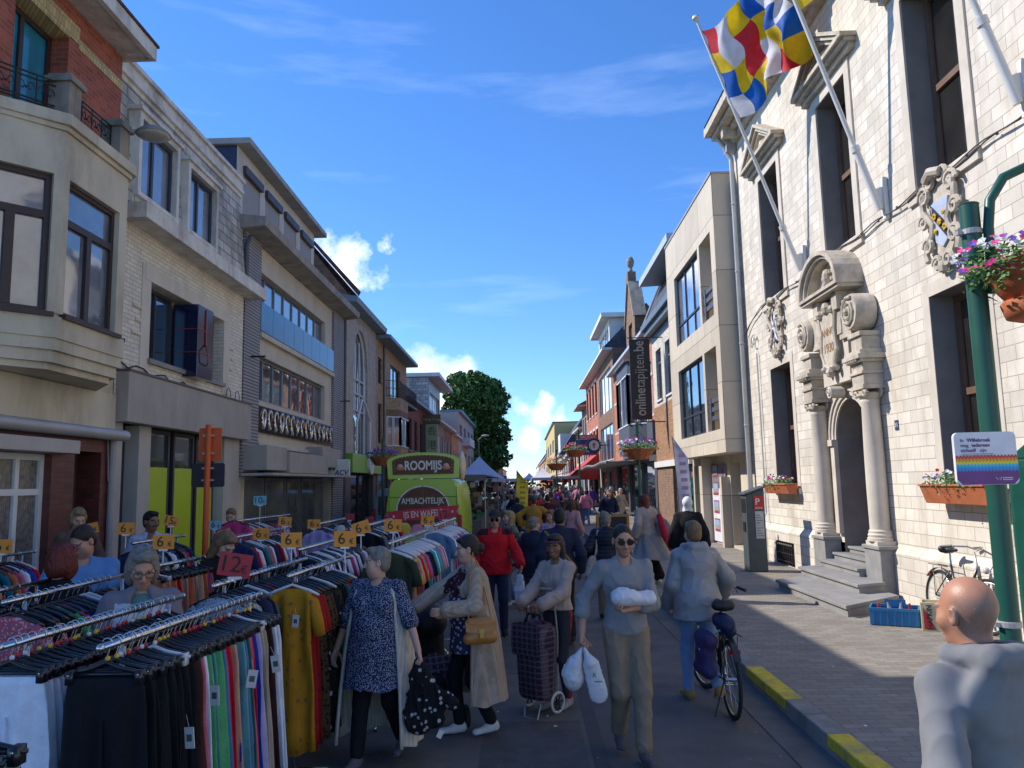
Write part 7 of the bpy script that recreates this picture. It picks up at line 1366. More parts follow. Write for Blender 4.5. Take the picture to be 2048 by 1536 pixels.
# shop sign on the red house, sale board, round sign, chinese sign
o = thing('banner_sign', 'tall dark banner sign with the shop web address reading upward', 'sign', (5.05,33,6.3)); mb = MB(); mb.box(4.62,5.48,33,33.12,4.6,8.05); mb.build('banner', mat('banner_brown', (.035,.03,.026), .6), o); mb = MB(); tw2 = [max(v[0] for v in text_mesh(t_, .62, .002, 'LEFT')[0]) for t_ in ('online','tapijten','.be')]; k_ = 3.15/sum(tw2); z_ = 4.75
for t_, bo, w2 in zip(('online','tapijten','.be'), (.014,-.003,.012), tw2): put_text(mb, t_, .62, frame((5.03,32.99,z_), (0,0,1), (-1,0,0)), 0, bo, 'LEFT', sx=k_); z_ += w2*k_+.03
None; mb.build('lettering', mat('letter_beige', (.42,.36,.3), .6), o)
mb = MB()
for z in (4.5, 8.12): mb.tube([(4.55,33.06,z),(6.1,33.06,z)], .025, 6)
mb.build('bracket', iron, o)
o = thing('sale_board', 'blue estate agent sale board with red top strip reading VERKOCHT', 'sign', (5,62,4.8)); mb = MB(); mb.box(4.15,5.8,62,62.1,4.2,5.35); mb.build('board', mat('board_blue', (.02,.04,.22), .5), o); mb = MB(); mb.box(4.15,5.8,61.97,62,5.36,5.72); mb.build('top_strip', mat('strip_red', (.6,.03,.05), .5), o); mb = MB(); put_text(mb, 'VERKOCHT', .3, frame((4.97,61.95,5.53), (1,0,0), (0,0,1)), 0, .01); put_text(mb, 'MAL', .32, frame((4.7,61.98,4.8), (1,0,0), (0,0,1)), 0, .01); put_text(mb, '03 866', .2, frame((4.95,61.98,4.4), (1,0,0), (0,0,1)), 0, .01); mb.build('lettering', wht, o); mb = MB(); mb.box(4.1,5.85,61.98,62,4.1,4.2); mb.prism([(4.9,61.97,5.0),(5.2,61.97,5.3),(5.3,61.97,5.0)], (0,.02,0)); mb.build('red_trim', MATS['strip_red'], o)
o = thing('round_shop_sign', 'round black sign with pale emblem and petal-edged rim hanging near the sale board', 'sign', (4.95,55,4.5)); mb = MB(); mb.lathe([(.01,0),(.46,0),(.46,.12),(.01,.12)], (4.95,55,4.55), 20, axis='y'); 
for k in range(16): mb.sph((4.95+.48*cos(k*pi/8),55.05,4.55+.48*sin(k*pi/8)), .08, 6)
mb.tube([(4.95,55.05,4.55),(6.05,55.05,4.55)], .03, 5); mb.build('disc', black, o); mb = MB(); mb.lathe([(.30,-.012),(.36,-.012),(.36,.0),(.3,.0)], (4.95,55,4.55), 24, axis='y'); mb.build('ring', mat('emblem_pale', (.5,.5,.48), .5), o); mb = MB(); mb.sph((4.95,54.99,4.62),(.13,.02,.12),8); mb.box(4.87,5.03,54.97,54.99,4.38,4.5); mb.build('emblem', mat('emblem_red', (.5,.05,.05), .5), o)
o = thing('restaurant_sign', 'tall yellow sign with three green Chinese characters under a brown header', 'sign', (-5.65,48,4.8)); mb = MB(); mb.box(-6.0,-5.28,48,48.15,3.2,5.75); mb.build('panel', mat('panel_pale_yellow', (.42,.42,.22), .6), o); mb = MB(); mb.box(-6.2,-5.1,47.95,48.2,5.76,6.35); mb.build('header', mat('header_brown', (.12,.09,.05), .6), o)
mb = MB()
for k, ch in enumerate('香港樓'): put_text(mb, ch, .62, frame((-5.64,47.99,5.3-k*.85), (1,0,0), (0,0,1)), 0, .0)
mb.build('characters', mat('characters_green', (.03,.12,.06), .6), o); mb = MB(); put_text(mb, 'Hong Kong', .22, frame((-5.65,47.94,6.05), (1,0,0), (0,0,1)), 0, .01); mb.build('header_lettering', mat('letters_gold', (.5,.38,.12), .5), o); mb = MB(); mb.box(-6.2,-6.01,48,48.15,3.2,5.75); mb.build('side_panel', dgrey, o)
# orange road sign backs
o = thing('road_sign', 'orange works pole with the backs of an orange and a black sign panel', 'road sign', (-4.27,10.5,.04)); mb = MB(); om = mat('works_orange', (.62,.10,.02), .5, .1, 4, dirt=.15); mb.tube([(-4.27,10.5,.04),(-4.26,10.5,2.92)], .04, 12); mb.build('post', om, o, smooth='auto')
mb = MB(); mb.prism([(a,10.55,c) for a, c in roundrect(-4.41,-4.1,2.43,2.88,.03)], (0,.015,0)); mb.build('orange_panel', om, o); mb = MB(); mb.prism([(a,10.55,c) for a, c in roundrect(-4.5,-4.05,2.08,2.4,.03)], (0,.015,0)); mb.build('black_panel', mat('panel_back_black', (.02,.02,.03), .5), o)
for z in (2.52,2.76,2.16,2.32): mb = MB(); mb.box(-4.34,-4.19,10.5,10.55,z,z+.025); mb.build('clamp', alu, o)
# crates by the steps
o = thing('blue_crate', 'blue plastic folding crate holding empty bottles beside the stone steps', 'crate', (5.0,11.0,.04), radians(-28)); cb = mat('crate_blue', (.02,.16,.36), .45, .08, 5); mb = MB(); W_, D_, H_ = .3, .2, .28
for k in range(5): z = .0+k*.055; 
for (a, c, d, e) in ((-W_,W_,-D_,-D_+.012),(-W_,W_,D_-.012,D_),(-W_,-W_+.012,-D_+.012,D_-.012),(W_-.012,W_,-D_+.012,D_-.012)): mb.box(a,c,d,e,.01,.2)
for (a, c, d, e) in ((-W_-.01,W_+.01,-D_-.01,-D_+.015),(-W_-.01,W_+.01,D_-.015,D_+.01),(-W_-.01,-W_+.015,-D_+.015,D_-.015),(W_-.015,W_+.01,-D_+.015,D_-.015)): mb.box(a,c,d,e,.2,.235)
for k in range(7): u = -W_+.04+k*.087; mb.box(u,u+.012,-D_-.01,-D_,.02,.2)
for k in range(5): u = -D_+.03+k*.085; mb.box(W_,W_+.01,u,u+.012,.02,.2)
mb.box(-W_+.012,W_-.012,-D_+.012,D_-.012,.01,.02); mb.box(-.13,.13,D_-.012,D_,.236,.3); mb.build('crate_body', cb, o, local=True)
for i, (a, c, m_) in enumerate(((-.18,-.05,'bottle_red'),(-.02,.03,'bottle_clear'),(.08,-.06,'bottle_clear'),(.2,.04,'bottle_red'),(.05,.1,'bottle_blue'))):
    mb = MB(); mb.lathe([(.03,0),(.035,.02),(.035,.17),(.014,.24),(.014,.27)], (0,0,0), 10); mb.T = None; b_ = mb.build('bottle', mat(m_, {'bottle_red':(.5,.03,.04),'bottle_clear':(.35,.37,.42),'bottle_blue':(.05,.1,.4)}[m_], .2, spec=.8), None, smooth='auto'); b_.location = Vector((5.0,11.0,.06))+Matrix.Rotation(radians(-28), 3, 'Z')@Vector((a,c,0)); b_.rotation_euler = (U(-.3,.3),U(-.3,.3),0); tag(b_, 'empty plastic bottle lying in the blue crate, %s' % ['red capped at its left end','clear one in front','clear one at the middle','red one at its right end','blue one at the back'][i], 'bottle')
o = thing('beer_crate', 'cream beer crate lettered in black beside the blue crate', 'crate', (5.35,10.55,.04), radians(-25)); mb = MB(); mb.box(-.2,.2,-.15,.15,.0,.02); mb.box(-.2,-.17,-.15,.15,.02,.36); mb.box(-.17,.2,-.15,-.13,.02,.36); mb.box(-.17,.2,.13,.15,.02,.36); mb.box(.18,.2,-.13,.13,.02,.36); mb.box(-.17,.18,-.13,.13,.3,.32); mb.build('crate_body', mat('crate_cream', (.6,.52,.33), .6, .08, 5), o, local=True, bevel=.004)
mb = MB(); put_text(mb, 'HAPKIN', .085, frame((-.1,-.153,.18), (0,0,1), (-1,0,0)), 0, .02); mb.build('lettering', mat('letter_black', (.015,.012,.012), .5), o, local=True); mb = MB(); mb.prism([(-.17,-.152,.02),(-.03,-.152,.02),(-.17,-.152,.3)], (0,-.0015,0)); mb.build('red_triangle', mat('print_red', (.5,.02,.03), .5), o, local=True)
mb = MB()
for k in range(3):
    for j in range(4): mb.box(.201,.206,-.12+k*.085,-.05+k*.085,.04+j*.08,.1+j*.08)
for k in range(4): mb.box(.0+k*.045,.03+k*.045,-.1535,-.1505,.05,.33)
mb.build('crate_ribs', mat('crate_olive', (.2,.17,.06), .6), o, local=True)
# ---- bicycles
rub = mat('tyre_rubber', (.018,.018,.018), .8); bfr = mat('bike_paint_black', (.02,.02,.022), .3, spec=.7)
def bicycle(label, x, y, z, rz, steer=0, lean=0, fr=bfr, city=True, group=None):
    o = thing('bicycle', label, 'bicycle', (x,y,z), rz); o.rotation_euler = (radians(lean),0,rz); R0 = .34
    def wheel(cx, st, nm='wheel'):
        M = Matrix.Translation((cx,0,R0)) @ Matrix.Rotation(st, 4, 'Z'); mb = MB(); mb.T = M; mb.tube([(R0*.96*cos(a),0,R0*.96*sin(a)) for a in [k*pi/18 for k in range(37)]], .019, 8, cap=False); w_ = mb.build('wheel', rub, o, local=True, smooth=True)
        mb = MB(); mb.T = M; mb.tube([(R0*.88*cos(a),0,R0*.88*sin(a)) for a in [k*pi/18 for k in range(37)]], .009, 6, cap=False)
        for k in range(18): a = k*pi/9; mb.tube([(0,.025*(1 if k % 2 else -1),0),(R0*.88*cos(a),0,R0*.88*sin(a))], .0014, 3, cap=False)
        mb.tube([(0,-.05,0),(0,.05,0)], .018, 8); r_ = mb.build('rim', chrome, o, local=True); r_.parent = w_
        mb = MB(); mb.T = M; mb.grid(lambda u, v: ((R0+.035)*cos(.5+u*2.3 if nm == 'f' else -.1+u*2.6), -.028+.056*v, (R0+.035)*sin(.5+u*2.3 if nm == 'f' else -.1+u*2.6)), 16, 3); mb.build('mudguard', fr, o, local=True, smooth=True)
    wheel(0, 0, 'r'); wheel(1.08, steer, 'f'); mb = MB()
    hd = Vector((.86,0,.82)); bb = Vector((.44,0,.29)); st = Vector((.26,0,.78)); 
    mb.tube([hd, (.70,0,.50), bb], .019, 8); mb.tube([bb, st], .016, 8); mb.tube([(.33,0,.56),(.62,0,.42)] if city else [(st.x,0,.72), hd], .015, 8)
    for s in (-1,1): mb.tube([(0,s*.06,R0),bb+Vector((0,s*.03,0))], .009, 6); mb.tube([(0,s*.06,R0),(.27,s*.02,.7)], .008, 6); mb.tube([(-.08,s*.06,.74),(0,s*.06,R0),], .005, 5); mb.tube([(-.18,s*.07,.75),(.26,s*.05,.75)], .006, 5)
    mb.tube([hd, (.92,0,.62)], .022, 8); mb.build('frame', fr, o, local=True, smooth=True)
    mb = MB(); M = Matrix.Translation((.93,0,0)) @ Matrix.Rotation(steer, 4, 'Z') @ Matrix.Translation((-.93,0,0)); mb.T = M
    for s in (-1,1): mb.tube([(.90,s*.045,.66),(.98,s*.05,.5),(1.08,s*.05,R0)], .011, 6)
    mb.tube([(.93,0,.62),(.83,0,1.0)], .013, 8); mb.tube([(.62,-.29,1.03),(.72,-.27,1.05),(.84,-.14,1.06),(.85,0,1.03),(.84,.14,1.06),(.72,.27,1.05),(.62,.29,1.03)], .011, 8); mb.build('handlebar', alu if city else fr, o, local=True, smooth=True)
    for s in (-1,1): mb = MB(); mb.T = M; mb.tube([(.60,s*.292,1.03),(.72,s*.27,1.05)], .017, 8); mb.tube([(.75,s*.26,1.04),(.68,s*.25,1.0)], .005, 4); mb.build('grip', black, o, local=True)
    mb = MB(); mb.T = M; mb.sph((1.0,0,.78),(.045,.04,.045),10); mb.build('headlamp', mat('lamp_glass', (.5,.5,.5), .15), o, local=True, smooth=True)
    v, f = nets([cap((.13,0,.97),(.38,0,.985),.045,.022,.03), cap((.14,.06,.975),(.14,-.06,.975),.05,None,.03)], .011); build_arr([(v,f,0)], 'saddle', black, o); mb = MB(); mb.tube([st,(.23,0,.94)], .013, 8); mb.build('seat_post', chrome, o, local=True)
    mb = MB(); mb.lathe([(.005,-.008),(.09,-.008),(.09,.008),(.005,.008)], (bb.x,-.04,bb.z), 20, axis='y'); mb.tube([bb+Vector((0,-.06,0)),bb+Vector((.1,-.07,-.13))], .01, 6); mb.tube([bb+Vector((0,.06,0)),bb+Vector((-.1,.07,.13))], .01, 6)
    mb.box(bb.x+.06,bb.x+.15,-.16,-.08,bb.z-.145,bb.z-.12); mb.box(bb.x-.15,bb.x-.06,.08,.16,bb.z+.12,bb.z+.145); mb.tube([(bb.x,-.045,bb.z+.09),(0,-.05,R0+.035)], .004, 4); mb.tube([(bb.x,-.045,bb.z-.09),(0,-.05,R0-.035)], .004, 4); mb.build('crankset', chrome, o, local=True)
    mb = MB(); mb.box(-.2,-.17,-.05,.05,.6,.64); mb.build('rear_reflector', mat('reflector_red', (.5,.01,.01), .3), o, local=True); mb = MB(); mb.tube([(.05,.05,.32),(.0,.16,-.0+.02)], .008, 5); mb.build('kickstand', black, o, local=True)
    return o
bicycle('black bicycle with purple saddle bag wheeled by the woman in silver', 1.83, 7.38, -.1, radians(90), steer=radians(14))
bagp = F('bag_purple_navy', (.045,.035,.11), rough=.6)
o = thing('saddle_bag', 'navy and purple saddle bag hanging at the left of the bicycle carrier', 'bag', (1.66,7.5,.42)); v, f = nets([cap((1.64,7.38,.32),(1.62,7.62,.32),.075,None,.04), cap((1.66,7.38,.58),(1.64,7.62,.58),.07,None,.04), ell((1.64,7.5,.45),(.09,.16,.19),.04)], .012, (), (.012,14,14,14,2)); mb = MB(); mb.add([tuple(q) for q in v], [tuple(int(i) for i in q) for q in f]); mb.build('bag_body', bagp, o, smooth=True); mb = MB(); mb.box(1.56,1.57,7.4,7.62,.5,.515); mb.tube([(1.68,7.4,.62),(1.75,7.4,.67),(1.85,7.4,.66)], .012, 5); mb.build('strap', mat('strap_grey', (.3,.28,.3), .7), o)
o = thing('carrier_bundle', 'small black and blue bundle strapped on the bicycle carrier', 'bundle', (1.83,7.45,.7)); v, f = nets([cap((1.82,7.38,.73),(1.81,7.58,.73),.075,None,.04), ell((1.84,7.46,.66),(.08,.12,.07),.03)], .012, (), (.02,20,20,20,5)); mb = MB(); mb.add([tuple(q) for q in v], [tuple(int(i) for i in q) for q in f]); mb.build('bundle', F('bundle_dark', (.02,.03,.08), rough=.5), o, smooth=True)
bicycle('black city bicycle leaning against the hall wall behind the bald man', 5.72, 11.25, .04, radians(-88), steer=radians(22), lean=-6)
bicycle('pale handled bicycle parked on the pavement beyond the green pole', 3.5, 23.5, .04, radians(160), steer=radians(-30), fr=mat('bike_grey', (.3,.3,.32), .4))
# ---- shopping trolley
o = thing('shopping_trolley', 'tartan shopping trolley with pale rimmed wheels held by the girl', 'shopping trolley', (.1,7.72,-.1), radians(-42)); mb = MB(); mb.grid(lambda u, v_: (0,0,0), 1, 1); mb = MB()
V = []; prof = [(.02,.15,.11),(.05,.165,.125),(.3,.17,.14),(.55,.175,.15),(.66,.165,.14),(.70,.12,.1)]
for i, (z, a, c) in enumerate(prof):
    for j in range(28): g_ = 2*pi*j/28; V.append((a*(abs(cos(g_))**.5)*(1 if cos(g_) > 0 else -1)*(1+.03*sin(z*30+j)), -.03+c*(abs(sin(g_))**.5)*(1 if sin(g_) > 0 else -1)*(1+.03*sin(z*22+j*1.7)), z+.12))
mb.add(V, [(i*28+j, i*28+(j+1)%28, (i+1)*28+(j+1)%28, (i+1)*28+j) for i in range(5) for j in range(28)]+[tuple(range(28))[::-1], tuple(range(140,168))]); mb.build('bag', plaid, o, local=True, smooth=True)
mb = MB(); mb.grid(lambda u, v_: (-.17+.34*u, -.19-.01*sin(v_*3), .82-.28*v_+.03*sin(u*pi)*(1-v_)), 8, 6); mb.tube([(-.12,-.05,.82),(-.08,-.05,.9),(.08,-.05,.9),(.12,-.05,.82)], .015, 6); mb.build('flap', plaid, o, local=True, smooth=True)
mb = MB()
for s in (-1,1): mb.tube([(s*.13,.12,.1),(s*.13,.13,.7),(s*.1,.12,1.12)], .008, 6); mb.tube([(s*.13,.12,.12),(s*.15,.05,.1)], .008, 5)
mb.tube([(-.1,.12,1.12),(.1,.12,1.12)], .014, 8); mb.tube([(-.17,.05,.1),(.17,.05,.1)], .008, 6); mb.tube([(.1,-.1,.1),(.16,-.22,.0),(.0,-.22,.0),(-.1,-.1,.1)], .008, 5); mb.build('frame', alu, o, local=True)
for s in (-1,1):
    mb = MB(); mb.tube([(s*.18,.05+.088*cos(k*pi/12),.1+.088*sin(k*pi/12)) for k in range(25)], .013, 8, cap=False); w_ = mb.build('wheel', mat('wheel_pale', (.55,.54,.5), .6), o, local=True); mb = MB(); mb.lathe([(.005,-.01),(.03,-.01),(.03,.01),(.005,.01)], (s*.18,.05,.1), 12, axis='x')
    for k in range(6): a = k*pi/3; mb.box(-.001,.001,-.001,.001,-.001,.001); mb.tube([(s*.18,.05,.1),(s*.18,.05+.08*cos(a),.1+.08*sin(a))], .009, 4)
    h_ = mb.build('hub', black, o, local=True); h_.parent = w_
# ---- things carried
def blob(name, label, cat, prims, m, h=.01, rough=(.02,22,22,22,3), pname='sheet', mats=None):
    v, f = nets(prims, h, (), rough); mb = MB(); c = v.mean(0); mb.add([tuple(q-c) for q in v], [tuple(int(i) for i in q) for q in f]); o = mb.build(name, m, None, smooth=True, loc=None); o.location = tuple(c); return tag(o, label, cat)
plw = mat('plastic_bag_white', (.62,.62,.66), .35, .06, 8, bump=.5, bscale=30, spec=.5)
wr = V3(*wpt(pm, pm['wR']))+V3(.0,-.04,-.1)
blob('plastic_bag', 'rounded white plastic bag in the hand of the man in sunglasses', 'bag', [cap(wr, wr+V3(-.06,0,-.12), .012, .05, .04), ell(wr+V3(-.08,.02,-.22), (.085,.07,.12), .05)], plw)
o_ = blob('carrier_bag', 'flat white carrier bag with small print hanging from the man\'s hand', 'bag', [cap(wr+V3(.01,-.02,0), wr+V3(.05,-.03,-.12), .012, .04, .04), cap(wr+V3(.06,-.03,-.14), wr+V3(.11,-.03,-.35), .065, .075, .03, ((0,1,0),.3))], plw, rough=(.01,16,16,16,4))
mb = MB(); put_text(mb, 'R', .05, frame((0,-.045,.02), (1,0,0), (0,0,1)), 0, .01); mb.box(.0,.06,-.046,-.044,-.03,-.022); mb.build('bag_print', mat('print_green', (.03,.25,.12), .5), o_, local=True)
wl = V3(*wpt(pm, pm['wL']))
blob('wrapped_parcel', 'translucent white wrapped parcel pressed against the grey sweatshirt', 'parcel', [cap(wl+V3(-.08,-.03,.085), wl+V3(.17,.03,.07), .06, .055, .03), ell(wl+V3(-.03,-.02,.1), (.1,.06,.06), .03)], plw, rough=(.025,20,20,20,7))
wl = V3(*wpt(pw, pw['wL']))+V3(0,-.02,-.08)
o_ = blob('folded_garment', 'black garment with white flowers dangling from the striding woman\'s hand', 'garment', [cap(wl, wl+V3(.02,0,-.1), .03, .06, .03, ((0,1,0),.6)), cap(wl+V3(.02,0,-.1), wl+V3(.0,.02,-.44), .06, .11, .04, ((0,1,0),.35)), cap(wl+V3(.04,0,-.12), wl+V3(.26,0,-.32), .04, .05, .04, ((0,1,0),.4)), cap(wl+V3(.1,0,-.3), wl+V3(.14,.02,-.44), .06, .06, .04, ((0,1,0),.4))], F('garment_black_white_flowers', (.012,.012,.014), spots=(20,(.42,.42,.45),.28)), h=.01, rough=(.06,16,16,9,8))
mb = MB(); mb.box(-.02,.02,-.07,-.066,-.03,.03); o2 = mb.build('price_tag', MATS['tag_card'], None); o2.location = tuple(wl+V3(.16,-.05,-.5)); o2.rotation_euler = (0,.5,.3); tag(o2, 'cream price tag at the bottom of the dangling flowered garment', 'price tag')
tw = V3(*wpt(pt, pt['shL'])); blob('tote_bag', 'natural cloth tote bag on the quilted coat shoulder', 'bag', [cap(tw+V3(-.06,-.1,-.42), tw+V3(-.08,-.1,-.62), .09, .13, .03, ((0,1,0),.5)), cap(tw+V3(.02,-.08,.05), tw+V3(-.03,-.12,-.38), .013, .016, .02)], F('cotton_natural', (.42,.38,.33)))
blob('red_scarf', 'red scarf and bag trailing behind the woman in the grey dress', 'scarf', [cap((2.62,15.5,1.35),(2.72,15.45,.95),.05,.07,.03), cap((2.72,15.45,.95),(2.8,15.4,.7),.06,.03,.03)], F('scarf_red', (.5,.02,.05)))
blob('shoulder_bag', 'grey shoulder bag at the right side of the red haired woman', 'bag', [cap((2.72,15.6,1.2),(2.8,15.6,1.0),.09,.11,.03,((0,1,0),.6)), cap((2.6,15.6,1.5),(2.74,15.6,1.2),.015,.02,.02)], F('bag_grey', (.2,.21,.23)))
blob('white_bag', 'white bag hanging from the red jacket man\'s hand', 'bag', [cap((-.1,11.3,.72),(-.1,11.3,.55),.05,.08,.03,((0,1,0),.6)), cap((-.14,11.3,.55),(-.15,11.3,.38),.04,.02,.02), cap((-.06,11.3,.55),(-.03,11.3,.36),.04,.02,.02)], plw)
mb = MB(); mb.tube([(0,0,.78),(.03,0,.8),(.03,0,.5),(.06,.02,-.02)], .011, 6); o_ = mb.build('walking_stick', black, None); o_.location = (-.05,11.15,0-.08); tag(o_, 'thin dark walking stick held by the man in the red jacket', 'walking stick')
# pushchair
o = thing('pushchair', 'black pushchair with checked cover between the two women', 'pushchair', (-.95,7.5,-.1), radians(24)); v, f = nets([cap((0,0,.45),(.0,.1,.8),.17,.19,.05), cap((0,-.12,.4),(0,-.3,.36),.14,.1,.05)], .016, (), (.02,12,12,12,2)); build_arr([(v,f,0)], 'seat', blk, o)
v, f = nets([ell((0,.05,.88),(.21,.25,.2),.02)], .014, [('p', V3(0,0,.82), (0,.5,-1))]); build_arr([(v,f,0)], 'hood', F('hood_black', (.01,.01,.013), rough=.4), o); mb = MB(); mb.grid(lambda u, v_: (-.18+.36*u,-.2-.16*v_,.62-.3*v_-.02*sin(u*9)), 10, 5); mb.build('blanket', plaid, o, local=True, smooth=True)
mb = MB()
for s in (-1,1): mb.tube([(s*.22,-.38,.1),(s*.2,.1,.55),(s*.2,.38,1.02)], .012, 6); mb.tube([(s*.23,.25,.1),(s*.2,.0,.5)], .012, 6)
mb.tube([(-.2,.38,1.02),(.2,.38,1.02)], .015, 8); mb.build('frame', dgrey, o, local=True)
for s in (-1,1):
    for yy in (-.38,.25): mb = MB(); mb.lathe([(.03,-.015),(.1,-.02),(.1,.02),(.03,.015)], (s*.24,yy,.1), 18, axis='x'); mb.build('wheel', rub, o, local=True)
# A-board
o = thing('a_board', 'wooden framed blackboard standing behind the quilted coat', 'notice board', (2.35,21.5,-.06)); wd_ = mat('board_wood', (.36,.2,.08), .6, .15, 6)
mb = MB()
for (a, c, d, e) in ((1.93,2.0,.0,1.15),(2.75,2.82,.0,1.15),(2.0,2.75,1.08,1.15),(2.0,2.75,.1,.17)): mb.box(a,c,21.5,21.55,d,e)
mb.T = None; mb.build('frame', wd_, o); mb = MB(); mb.box(2.0,2.75,21.52,21.54,.17,1.08); mb.build('blackboard', black, o); mb = MB()
for s in (1.94,2.75): mb.tube([(s,21.55,1.1),(s,21.95,-.05)], .02, 5)
mb.build('rear_frame', wd_, o)
# feather banners
def feather(label, x, y, z0, h, w_, m, printm=None, lean=.2, pname='print'):
    o = thing('feather_banner', label, 'banner', (x,y,z0)); mb = MB(); pts = [(x+lean*(t**2)*-1, y, z0+h*t) for t in [k/12 for k in range(13)]]; mb.tube(pts, .012, 5); mb.build('pole', dgrey, o)
    mb = MB(); mb.grid(lambda u, v_: (x-lean*((.25+.75*u)**2)+w_*v_*min(1, (1-u)*4)*(.75+.25*sin(u*2.5)), y+.05*sin(u*8+v_*3), z0+h*(.25+.75*u)), 24, 5); mb.grid(lambda u, v_: (x-lean*((.25+.75*u)**2)+w_*v_*min(1, (1-u)*4)*(.75+.25*sin(u*2.5)), y+.008+.05*sin(u*8+v_*3), z0+h*(.25+.75*u)), 24, 5); f_ = mb.build('sail', m, o, smooth=True)
    if printm:
        mb = MB()
        for k in range(7): z = z0+h*(.4+.07*k); xx = x-lean*((.4+.07*k)**2)+w_*.3; mb.box(xx,xx+w_*.45,y-.06,y-.055,z,z+h*.03)
        mb.build('print', printm, o)
feather('bright yellow feather banner rising from the distant crowd', -.32, 28, -.1, 2.6, .42, mat('banner_yellow', (.7,.55,.02), .6), mat('banner_print', (.35,.3,.05), .6), -.06)
feather('white feather banner leaning before the toy shop window', 4.3, 22, .04, 3.2, .38, mat('banner_white', (.6,.58,.72), .6), mat('banner_violet', (.3,.25,.5), .6), .12)
mb = MB(); mb.sph((3.62,20.6,.28),(.14,.1,.26),12); o_ = mb.build('round_weight', black, None, smooth=True, loc=None); tag(o_, 'round black banner weight on the pavement before the brick pier', 'weight')
# ---- flags and poles on the hall
polem = mat('flagpole_white', (.62,.62,.60), .4, .05, 4)
def flagpole(y, tip, label):
    o = thing('flagpole', label, 'flagpole', (5.92,y,6.36)); mb = MB(); B0 = Vector((5.92,y,6.36)); T_ = Vector(tip); mb.tube([B0+(T_-B0)*.08, T_], [.04,.03], 12); mb.build('staff', polem, o, smooth='auto')
    mb = MB(); mb.tube([B0+(T_-B0)*-.0, B0+(T_-B0)*.16], .058, 12); mb.tube([B0+(T_-B0)*.16, B0+(T_-B0)*.175], .075, 12); mb.box(5.98,6.05,y-.05,y+.05,6.2,6.9); mb.prism([(5.98,y-.012,6.3),(5.98,y-.012,6.75),(5.84,y-.012,6.7)], (0,.024,0)); mb.build('socket', wht, o, smooth='auto')
    mb = MB(); d = (T_-B0).normalized(); mb.tube([T_, T_+d*.06, T_+d*.1, T_+d*.16], [.035,.05,.09,.06], 12); mb.build('finial', polem, o, smooth='auto'); mb = MB(); mb.tube([T_, B0+(T_-B0)*.18+Vector((-.04,-.05,0))], .004, 4); mb.build('halyard', wht, o); return B0, T_
B1_, T1_ = flagpole(16.1, (4.04,16.1,12.02), 'white flagpole on the hall nearest the drainpipe, flying the chequered flag'); B2_, T2_ = flagpole(12.4, (4.0,12.4,12.6), 'white flagpole on the hall above the portal, flying the yellow flag'); flagpole(8.8, (4.0,8.8,12.6), 'white flagpole on the hall cut by the right picture edge')
fm_ = [mat('flag_red', (.6,.015,.025), .7), mat('flag_white', (.66,.66,.72), .7), mat('flag_yellow', (.75,.52,.01), .7), mat('flag_blue', (.0,.11,.5), .7)]
for m_ in fm_:
    nt_ = m_.node_tree; bs = nt_.nodes['Principled BSDF']; tl = nt_.nodes.new('ShaderNodeBsdfTranslucent'); ms = nt_.nodes.new('ShaderNodeMixShader'); ms.inputs[0].default_value = .35; src = bs.inputs['Base Color'].links[0].from_socket; nt_.links.new(src, tl.inputs['Color']); nt_.links.new(bs.outputs[0], ms.inputs[1]); nt_.links.new(tl.outputs[0], ms.inputs[2]); nt_.links.new(ms.outputs[0], nt_.nodes['Material Output'].inputs['Surface'])
def flag(label, a, b_, fly, nu, nv, colf, amp=.16, ph=0):
    a = Vector(a); b_ = Vector(b_); fly = Vector(fly); nrm = (b_-a).cross(fly).normalized(); o = MB(); S_ = 6
    def P_(u, v): s = u**.8; return a+(b_-a)*v*(1-.12*u)+fly*u+nrm*amp*s*(sin(u*7+v*3+ph)+.6*sin(u*13-v*5+ph))+Vector((0,0,-.15*sin(u*pi)*(1-v)))+(b_-a)*.06*sin(u*9)+nrm*amp*.35*sin(u*23+v*9)*s+fly*.03*sin(v*14+u*6)
    for i in range(nu):
        for j in range(nv):
            c = colf(i, j)
            for p_ in range(S_):
                for q in range(S_):
                    u0_, u1_ = (i+p_/S_)/nu, (i+(p_+1)/S_)/nu; v0, v1 = (j+q/S_)/nv, (j+(q+1)/S_)/nv; o.quad(P_(u0_,v0),P_(u1_,v0),P_(u1_,v1),P_(u0_,v1), c)
    ob = o.build('flag', fm_, None, smooth=True, loc=None); m = ob.data; bm = bmesh.new(); bm.from_mesh(m); bmesh.ops.remove_doubles(bm, verts=bm.verts, dist=.0005); bm.to_mesh(m); bm.free(); tag(ob, label, 'flag'); return ob
def antw(i, j):
    k = i-j
    if k in (0, 1): return 0 if (j+k) % 2 == 0 else 1
    if k in (-1, 2): return 2
    if k in (-2, 3): return 3
    return 1 if k != 5 else 2
d1 = T1_-B1_
flag('waving flag chequered in red, white, yellow and blue on the far flagpole', B1_+d1*.965, B1_+d1*.60, (1.15,-1.75,.35), 6, 4, antw, .3)
d2 = T2_-B2_
flag('plain yellow flag corner on the flagpole above the portal', B2_+d2*.99, B2_+d2*.56, (.75,-1.2,1.1), 1, 1, lambda i, j: 2, .08, 2)
